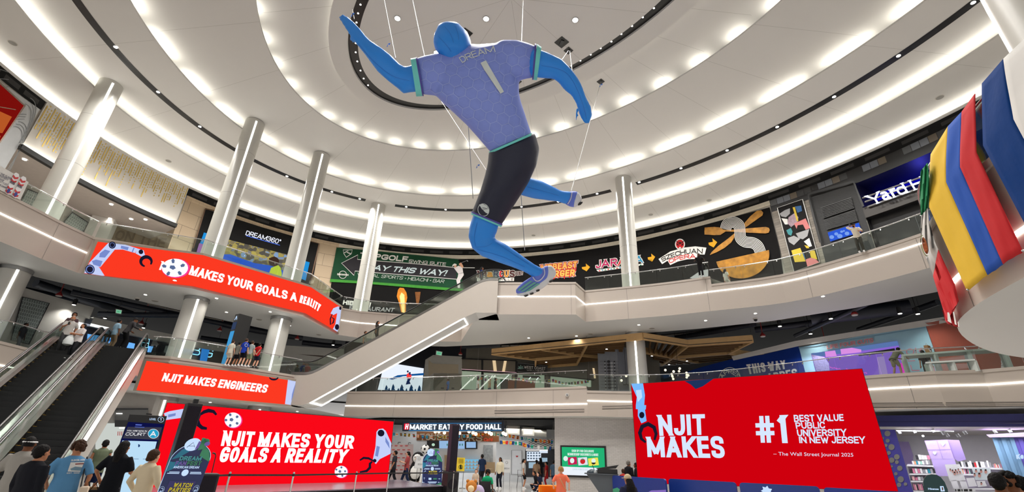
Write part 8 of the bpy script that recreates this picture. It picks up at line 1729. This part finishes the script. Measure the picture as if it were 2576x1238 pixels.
    for sd in (1,-1):
        hp, kn, an, sh, el, wr = L[sd]; e = sh.lerp(el, min(1, sleeve/.5)) if sleeve <= .5 else el; pts = [sh-Vector((sd*.03,0,0)), sh.lerp(e, .5), e]; rr = [.075*s, .070*s, .066*s]
        if sleeve > .5: pts.append(el.lerp(wr, .93)); rr = [.075*s, .068*s, .058*s, .045*s]
        mb.tube(tr(pts), rr, 12)
    fused('shirt', mb, cl(top), t, .017,3)
    mb = MB()                                                    # trousers or shorts
    mb.loft([tr([hz+Vector((a*math.cos(2*PI*i/14), b*math.sin(2*PI*i/14)*1.0, z)) for i in range(14)]) for z, a, b in ((-.1,.16,.115),(0,.175*k, .125),(.08,.165*k, .12))])
    for sd in (1,-1):
        hp, kn, an, sh, el, wr = L[sd]; e = kn if shorts else an
        mb.tube(tr([hp, hp.lerp(kn, .5), kn.lerp(hp, .12) if shorts else kn]+([] if shorts else [an+Vector((0,0,-.02))])),[.098*s, .092*s, .088*s if shorts else .075*s]+([] if shorts else [.066*s]),12)
    fused('shorts' if shorts else 'trousers', mb, cl(bot), t, .017,3)
    for sd in (1,-1):
        an = L[sd][2]; mb = MB(); mb.loft([tr([an+Vector((a*math.cos(2*PI*i/10), y+b*math.sin(2*PI*i/10), z)) for i in range(10)]) for z, a, b, y in ((-.08,.046,.135,.06),(-.05,.048,.135,.06),(-.02,.044,.09,.02),(.03,.045,.055,0))]); mb.build('shoe', cl(shoe), t, smooth=60)
    hm = HR[hair]; mb = MB()
    def cap(R=1.12, lo=-.2, back=.0):
        mb.loft([[HW(a*R*math.cos(2*PI*i/16), y0-.012+a*1.22*R*math.sin(2*PI*i/16), z) for i in range(16)] for z, a, y0 in ((lo*.2,.074,-.035),(.03,.08,-.024),(.07,.076,-.018),(.105,.055,-.016),(.13,.02,-.014))])
    if style in ('short', 'long', 'bun', 'pony'): cap(); mb.ball(HW(0,-.05,-.02),.075*s, 12,8)
    if style == 'long': mb.tube([HW(0,-.06,.02), HW(0,-.10,-.1), HW(0,-.13,-.28)],[.085*s, .1*s, .06*s],12)
    if style == 'bun': mb.ball(HW(0,-.12,-.05),.045*s, 10,7)
    if style == 'pony': mb.tube([HW(0,-.10,.03), HW(0,-.14,-.06), HW(0,-.13,-.22)],[.03*s, .035*s, .015*s],8)
    if style == 'curly':
        random.seed(len(label))
        for i in range(70):
            a, b = random.uniform(0,2*PI), random.uniform(-.5,1.4); q = HW(.088*math.cos(a)*math.cos(b),-.02+.1*math.sin(a)*math.cos(b),.025+.105*math.sin(b))
            if math.sin(a)*math.cos(b) < .55 or b > .7: mb.ball(q, .034*s, 7,5)
    if style in ('cap', 'band'): cap(1.04) if style == 'band' else mb.ball(HW(0,-.05,-.03),.072*s, 12,8)
    if mb.v: mb.build('hair', hm, t, smooth=70)
    if style in ('cap', 'capblack'):
        cm = cl((206,184,150) if style == 'cap' else (24,24,26)); mb = MB(); mb.loft([[HW(a*1.18*math.cos(2*PI*i/16),-.012+a*1.4*math.sin(2*PI*i/16), z) for i in range(16)] for z, a in ((.02,.08),(.06,.078),(.1,.058),(.128,.02))]); mb.build('cap', cm, t, smooth=60); MB().box(HW(0,.14,.025),(.13*s, .12*s, .012), M=Matrix((rt.x*r+rt.y*f, fw.x*r+fw.y*f, Vector((0,0,1)))).transposed()).build('cap_brim', cm, t)
    if style == 'band': MB().tube([HW(.09*math.cos(a),-.012+.112*math.sin(a),.035) for a in [2*PI*i/18 for i in range(18)]],.014*s, 6, closed=True).build('headband', cl((226,226,226)), t)
    if beard: MB().ball(HW(0,.062,-.085),.05*s, 12,7, sz=.8).build('beard', hm, t, smooth=60)
    fd = r*fw.x+f*fw.y
    if fd.dot((CAM-P0)) > 0:
        for sd in (1,-1): MB().ball(HW(sd*.03,.082,.012),.009*s, 8,5).build('eye', EYE, t)
        MB().tube([HW(-.022,.088,-.068), HW(0,.094,-.068), HW(.022,.088,-.068)],.005*s, 6).build('mouth', LIP, t)
    return t, Wd, L, Up
def at_head(px, py, z, h): p = atz(px, py, z+h); return Vector((p.x, p.y, z))
def at_D(px, py, D): p = atd(px, py, D); return Vector((p.x, p.y, 0)), p.z
away = lambda p: (p.x, p.y)
def G_(label, px, py, D, face, hh=None, **kw):
    p, h = at_D(px, py, D); h = hh or h; return person(label, p, h, away(p) if face == 0 else ((-p.x, -p.y) if face == 1 else face), **kw)
# ---- front row at lower left
G_('person in a grey t-shirt with white headband beside the escalator foot, left picture edge', 82,1096,12.6,(-.35,.9), skin='brown', style='band', top=(150,146,140), bot=(130,128,122), arms=((.3,.1,.95),(-.34,.14,.92)))
G_('person in a black hoodie with short dark hair seen from behind, lower left corner', 112,1116,10.8,(.25,.95), skin='tan', style='short', top=(22,23,30), bot=(30,30,36), sleeve=.9, slim=1.35)
t, Wd, L, Up = G_('person in a blue t-shirt with white back print, curly hair, carrying a cream tote', 205,1108,12.2,0, slim=1.15, skin='tan', hair='brown', style='curly', top=(84,134,176), bot=(30,30,36), arms=((.3,.12,.95),(-.24,.15,1.0)))
def back_print(t):
    sh = [o for o in t.children if o.name.startswith('shirt')][0]; return caster(sh, back=(t.location-CAM).length)
C_ = back_print(t); c = cv(0,1000,5.203); PW2 = cl((214,216,214))
art('back_print', C_, [c([(925,850),(1105,845),(1050,972),(885,970)])], PW2,.012, t, maxlen=4); block('print_lettering', 'QUIKSILVER', C_, c([(932,812),(1112,806),(1108,828),(930,836)]), PW2,.014, t, wt=.2, maxlen=4); block('print_lettering', 'EST. 1969', C_, c([(878,982),(1045,978),(1038,996),(872,1000)]), PW2,.014, t, wt=.2, maxlen=4); art('print_stripe', C_, [c([(985,866),(1098,860),(1094,874),(985,880)])], cl((130,60,56)),.016, t, maxlen=4); art('print_wave', C_, [c([(920,935),(985,905),(1075,915),(1055,960),(930,955)])], cl((110,140,160)),.016, t, maxlen=4)
b = Wd(Vector((.30,-.06,.9))); t2 = thing('tote_bag', 'cream tote bag hanging from the shoulder of the person in blue', 'bag', b); MB().box(b+Vector((0,0,-.12)),(.12,.3,.42),.6).build('bag_body', cl((214,196,176)), t2, bevel=.02); MB().tube([b+Vector((0,.1,.08)), Wd(Vector((.17,-.02,1.47))), b+Vector((0,-.1,.08))],.012,6).build('strap', BLACK, t2)
G_('person in an olive sleeveless top and navy shorts behind the escalator', 270,1105,21.5,0, skin='tan', style='short', top=(104,114,92), bot=(24,36,70), shorts=True, sleeve=.12)
t, Wd, L, Up = G_('person with long black hair in a black t-shirt facing the kiosk', 318,1107,13.2,(-.15,1), skin='tan', style='long', top=(18,20,26), bot=(66,68,76), arms=((.14,.3,1.15),(-.3,.14,1.0)))
for k, (lb, m_, dx) in enumerate((('brown paper shopping bag held by the black-haired person', mat('kraft_paper', (150,118,84),.7),-.34),('black shopping bag with white script held by the black-haired person', cl((26,26,28)),-.24))):
    b = Wd(Vector((dx, .16-.2*k, .72-.04*k))); t2 = thing('shopping_bag', lb, 'bag', b); MB().box(b, (.3,.12,.32),.35).build('bag_body', m_, t2); MB().tube([b+Vector((-.08,0,.16)), b+Vector((0,0,.28)), b+Vector((.08,0,.16))],.007,5).build('handle', m_, t2)
    if k: f_ = VP((b.x-1, b.y-.08+.35),(b.x+1, b.y-.08-.35)); art('script_print', lambda x, y, o=0: b+Vector((x*.94,-.067+x*.34, y)),[[(p_[0], p_[1]) for p_ in q] for q in stroke([(-.1,-.04),(-.07,.05),(-.04,-.03),(-.01,.03),(.03,-.02),(.06,.04),(.1,.0)],.014)], PW2,0, t2, maxlen=9)
G_('person with brown bun in a cream long-sleeved shirt beside the large navy sign', 392,1128,11.4,(.2,1), skin='fair', hair='brown', style='bun', top=(212,196,166), bot=(80,80,84), sleeve=.7, arms=((.3,.16,.98),(-.3,.14,.98)))
# ---- escalator riders and middle level, left
def on_esc(s_, k): q = B0+EU*s_+Vector((-EU.y, EU.x))*k; return Vector((q.x, q.y, max(0, min(6.45,6.45*s_/12.45))+.0))
dn = (-EU.x, -EU.y)
t, Wd, L, Up = person('bearded man in a light grey t-shirt looking at a phone, riding down the left escalator', on_esc(10.9,2.95),1.84,(.7,-.72), skin='tan', hair='grey', top=(176,172,168), bot=(58,58,60), arms=((.1,.3,1.25),(-.27,.1,.95)), beard=True)
MB2 = MB().box(Wd(L[1][5]+Vector((-.02,.08,.05))),(.075,.012,.15),.4).build('phone', BLACK); tag(MB2, 'black phone in the hand of the bearded man on the escalator', 'phone')
t, Wd, L, Up = person('bearded man in a white t-shirt holding a white bag on the left escalator', on_esc(10.3,2.35),1.74,(-.2,-1), skin='tan', top=(214,206,204), bot=(40,40,44), arms=((.1,.3,1.15),(-.08,.3,1.15)), beard=True, slim=1.12)
b = Wd(Vector((.12,.3,.78))); o = MB().lathe(b, [(.04,.3),(.12,.22),(.2,.02),(.19,-.14),(.06,-.2)],14).build('plastic_bag', cl((216,220,220)), smooth=60); tag(o, 'white plastic bag held by the man in white on the escalator', 'bag')
person('person with dark curly hair half hidden behind the bearded man with the phone', on_esc(11.7,3.1),1.72,(.6,-.8), skin='brown', style='curly', top=(80,60,64), bot=(50,46,60))
person('person in a dark grey jacket bending at the top of the right escalator', on_esc(12.9,.95),1.84,(.5,.85), skin='brown', style='capblack', top=(54,52,54), bot=(18,18,20), lean=.3, sleeve=.9, arms=((.3,.4,1.1),(-.22,.3,1.0)))
person('person in a pale blue t-shirt and beige trousers left of the dark jacket', on_esc(13.6,1.5),1.72,(.3,.9), skin='brown', style='short', top=(140,170,190), bot=(150,130,104))
person('dark clad person walking behind the far left railing of the middle level', at_head(68,812,6.4,1.75),1.75,(1,.2), skin='dark', top=(40,40,46), bot=(60,66,76), legs=((.25,0),(-.22,.03)))
for lb, px, py, h, tp, bt, sk, hr, st in (('child in a white t-shirt and white shorts, leftmost of the group at the railing', 588,855,1.6,(206,200,184),(204,198,182), 'fair', 'brown', 'short'),('child in a grey t-shirt, second from left at the railing', 604,860,1.5,(110,108,100),(24,24,28), 'tan', 'black', 'short'),('boy in a blue football shirt with a white ring, middle of the railing group', 622,851,1.72,(28,56,160),(20,20,26), 'fair', 'brown', 'short'),('boy in a pale t-shirt and patterned shorts, second from right at the railing', 637,857,1.62,(150,160,160),(130,140,110), 'fair', 'brown', 'short'),('boy in a red t-shirt with hands behind his back, beside the third column', 655,863,1.55,(176,26,32),(30,34,52), 'fair', 'black', 'short')):
    p = at_head(px, py, 6.4, h); t, Wd, L, Up = person(lb, p, h, (.1,1), skin=sk, hair=hr, style=st, top=tp, bot=bt, shorts=True, slim=.92, arms=((.06,-.15,.98),(-.06,-.15,.98)) if 'red' in lb else (None, None), shoe=(40,40,44) if 'red' in lb else (220,220,220))
    if 'ring' in lb: C_ = back_print(t); art('shirt_ring', C_, [q for q in stroke(circ(619.5,868.5,3.6),.9, True)], PW2,.012, t, maxlen=3)
EQ = lambda s_, k=.95: (lambda q: Vector((q.x, q.y, Z2-.02+(Z3-Z2)*max(0, min(1, s_/(CB-CA).length)))))(CA+ce*s_+Vector((-ce.y, ce.x))*k)
person('person in a light top riding up the lower half of the centre escalator', EQ(2.9,1.2),1.72, ce, skin='tan', hair='brown', top=(150,140,130), bot=(40,40,50))
person('person in dark clothes riding up the centre escalator just ahead of the light top', EQ(3.9,.7),1.75, ce, skin='tan', style='long', top=(50,44,40), bot=(40,40,44))
person('person in a dark blue top at the upper end of the centre escalator', EQ(11.2,.9),1.7, ce, skin='brown', top=(36,44,84), bot=(40,36,40), style='long')
person('person in a blue top walking past the beige doors of the middle level', at_head(1128,952,6.4,1.7),1.7,(-1,.1), skin='brown', top=(44,84,140), bot=(50,60,90), legs=((.2,0),(-.2,.02)))
for lb, px, py, tp, bt in (('person in a white t-shirt at the glass shop, left one of the three', 1203,950,(206,204,200),(60,66,76)),('person in a beige top at the glass shop, middle of the three', 1232,948,(170,156,130),(60,72,100)),('person in a dark top at the glass shop, right of the beige one', 1247,950,(60,56,50),(50,60,80))): person(lb, at_head(px, py, 6.4,1.72),1.72,(1,.2), skin='tan', top=tp, bot=bt, legs=((.2,0),(-.2,.02)))
# ---- right side, middle and top level
person('man in an olive t-shirt and khaki shorts bending over the white counter', at_head(2238,873, FL2,1.5),1.72,(1,.12), skin='fair', top=(104,104,88), bot=(166,154,128), shorts=True, lean=.75, arms=((.2,.62,.95),(-.1,.66,.95)), legs=((.12,0),(-.14,0)))
person('person in a black top seen from behind beside the white counter', at_head(2318,880, FL2,1.62),1.62,(.5,1), skin='tan', style='long', top=(36,34,36), bot=(56,54,56))
person('person in a white shirt behind the right end of the white counter', at_head(2512,884, FL2,1.7),1.7,(.8,-.3), skin='tan', top=(210,210,208), bot=(60,60,64), lean=.3)
person('person in dark clothes leaning on the top railing before the SZECHUAN OPERA print', at_head(1757,642,13.4,1.6),1.7,(-.35,-1), skin='dark', top=(24,22,22), bot=(20,20,22), style='short', lean=.25, arms=((.28,.35,1.12),(-.28,.35,1.12)))
t, Wd, L, Up = person('man in a cream t-shirt and black cap phoning at the top right railing', at_head(2148,566,12.85,1.7),1.76,(-.75,-.7), skin='tan', style='capblack', top=(214,204,186), bot=(60,60,54), lean=.3, arms=((.15,.26,1.55),(-.2,.4,1.1)), beard=True)
o = MB().box(Wd(L[1][5]+Vector((0,.03,.08))),(.04,.08,.15)).build('phone', BLACK); tag(o, 'black phone at the ear of the man at the top right railing', 'phone')
person('person in pale clothes behind the golden bowl print on the top level', at_head(1824,683,12.85,1.3),1.6,(1,.3), skin='tan', style='long', top=(200,196,186), bot=(190,186,176), hip=.8)
# ---- food hall
G_('man in a dark polo shirt with a cup walking past the rose-grey backdrop', 996,1133,33,(-1,-.15), skin='tan', top=(44,46,52), bot=(28,28,34), legs=((.3,0),(-.28,.03)), arms=((.3,.2,1.1),(-.26,.1,.9)), style='short', beard=True)
G_('woman in a red patterned top walking behind the man in the polo', 1028,1135,33,(-1,-.1), skin='fair', style='pony', top=(150,66,66), bot=(30,40,66), legs=((.28,0),(-.28,.03)), arms=((.1,.3,1.2),(-.1,.3,1.2)))
G_('woman in a cream sweater and dark jeans standing beside the easel sign', 1259,1150,34.5,(-.5,-1), skin='brown', style='long', top=(206,196,170), bot=(26,28,40), sleeve=.9)
G_('worker with black hair in a hi-vis and navy vest before the cake case', 1215,1142,36.5,(-.6,1), skin='tan', style='short', top=(30,44,70), bot=(40,40,44), lean=.1)
t, Wd, L, Up = G_('person in a bright green t-shirt sitting in a black wheelchair', 1228,1172,22,(.4,1), hh=1.65, skin='brown', style='curly', top=(20,150,100), bot=(40,40,44), hip=.55, legs=((.42,.0),(.42,.0)))
b = Wd(Vector((0,0,0))); t2 = thing('wheelchair', 'black wheelchair with a bag under the person in green', 'wheelchair', b);
for sd in (-1,1): MB().tube([Wd(Vector((sd*.3,.3*math.cos(a),.3+.3*math.sin(a)))) for a in [2*PI*i/20 for i in range(20)]],.022,6, closed=True).build('wheel', BLACK, t2); MB().tube([Wd(Vector((sd*.26,-.28,.95))), Wd(Vector((sd*.26,-.22,.4))), Wd(Vector((sd*.26,.3,.42)))],.02,6).build('frame_tube', BLACK, t2)
MB().slab([Wd(Vector(v)) for v in ((-.25,-.2,.42),(.25,-.2,.42),(.25,.25,.42),(-.25,.25,.42))],(0,0,1),.05).build('seat', BLACK, t2); MB().slab([Wd(Vector(v)) for v in ((-.25,-.24,.45),(.25,-.24,.45),(.25,-.27,.9),(-.25,-.27,.9))],(*[-v for v in (.37,.93)],0),.05).build('backrest', BLACK, t2)
b = D_(1205,1228,21.4); t2 = thing('backpack', 'pale lilac backpack hanging at the left of the wheelchair', 'bag', (b.x, b.y, 0)); MB().ball((b.x, b.y, .42),.24,14,9, sy=.7, sz=1.3).build('bag_body', cl((176,164,196)), t2, smooth=60); MB().ball((b.x-.02, b.y-.16,.4),.1,10,7).build('green_badge', cl((150,190,60)), t2, smooth=60)
b = D_(1186,1222,20.6); t2 = thing('plush_animal', 'brown and cream plush animal beside the wheelchair', 'plush toy', (b.x, b.y, 0)); PB, PCm = cl((176,112,50)), cl((226,204,164)); MB().ball((b.x, b.y, .28),.26,14,9).build('body', PB, t2, smooth=60); MB().ball((b.x, b.y, .7),.22,14,9).build('head', PB, t2, smooth=60); MB().ball((b.x, b.y-.14,.64),.13,12,8).build('muzzle', PCm, t2, smooth=60)
for sd in (-1,1): MB().ball((b.x+sd*.15, b.y, .88),.07,10,6).build('ear', PB, t2, smooth=60)
G_('child with a small face behind the plush animal', 1198,1180,26,(0,-1), skin='fair', hair='brown', top=(190,170,150), bot=(60,60,60), slim=.85)
G_('woman in a light grey shirt and black shorts left of the queue', 1318,1154,35.5,(1,-.2), skin='tan', style='pony', top=(186,184,180), bot=(24,24,28), shorts=True)
G_('person crouching in black beside the queue', 1353,1187,32,(-1,-.3), hh=1.7, skin='tan', style='short', top=(24,24,28), bot=(26,30,42), hip=.42, legs=((.2,0),(-.05,.0)), lean=.35)
G_('second crouching person in navy next to the one in black', 1362,1190,31.4,(-.9,-.4), hh=1.66, skin='fair', style='long', top=(30,34,54), bot=(28,34,60), hip=.4, legs=((.22,0),(-.05,.0)), lean=.3)
G_('person in a beige top in the food hall queue', 1350,1156,39,(.3,1), skin='tan', style='pony', top=(190,160,130), bot=(40,40,48)); G_('person in a dark top in the middle of the food hall queue', 1360,1151,40,(-.2,1), skin='brown', style='long', top=(40,40,46), bot=(40,40,48))
G_('woman in a red patterned dress in the food hall queue', 1375,1161,37.5,(-1,.2), skin='tan', style='short', top=(150,30,34), bot=(150,30,34), skirt=True); G_('person in a slate blue shirt standing at the tiled wall corner', 1393,1157,36,(.5,.9), skin='tan', style='short', top=(60,80,100), bot=(44,56,90))
t, Wd, L, Up = G_('woman with curly blond hair in a coral t-shirt beside the orange chair', 1411,1174,18.5,0, skin='fair', hair='blond', style='curly', top=(232,116,88), bot=(70,90,120), slim=1.1, arms=((.32,.1,.98),(-.3,.14,1.0)))
MB().tube([Wd(Vector(v)) for v in ((-.13,-.05,1.46),(0,-.155,1.25),(.14,-.15,1.0),(.22,-.05,.9))],.014,6).build('bag_strap', cl((190,150,110)), t)
t, Wd, L, Up = G_('woman in a beige cap with long black hair before the blue barrier', 1579,1191,11.8,(-.25,1), skin='tan', style='cap', top=(44,46,70), bot=(40,40,50)); MB().tube([Wd(Vector(v)) for v in ((0,-.07,1.6),(0,-.14,1.42),(-.02,-.17,1.2),(-.02,-.15,1.05))],[.07,.1,.11,.05],12).build('hair', HR['black'], t, smooth=60)
G_('person in a black suit behind the wheeled bin near the red screen', 1580,1158,27.5,(.8,.5), skin='tan', hair='grey', style='short', top=(24,24,28), bot=(24,24,28), sleeve=.9, slim=1.1); G_('second person in black beside the red screen edge', 1600,1163,27.8,(-.7,.4), skin='brown', top=(28,28,32), bot=(30,30,34), sleeve=.9); G_('child between wheeled bin and the person in the black suit', 1567,1179,25.8,(0,1), skin='fair', hair='brown', top=(190,60,50), bot=(40,40,44), slim=.85)
G_('person in a yellow t-shirt with dark hair at lower right', 2500,1186,9.6,(1,.6), skin='brown', style='short', top=(196,186,20), bot=(90,60,44)); G_('person in a brown top right of the yellow t-shirt', 2528,1187,9.9,(1,.3), skin='brown', style='curly', top=(90,62,44), bot=(60,50,44)); G_('person with long dark hair in black at the lower right corner', 2556,1193,10.4,(-.8,.9), skin='tan', style='pony', top=(30,28,30), bot=(40,40,44), arms=((.2,.3,1.35),(-.25,.15,1.1)))
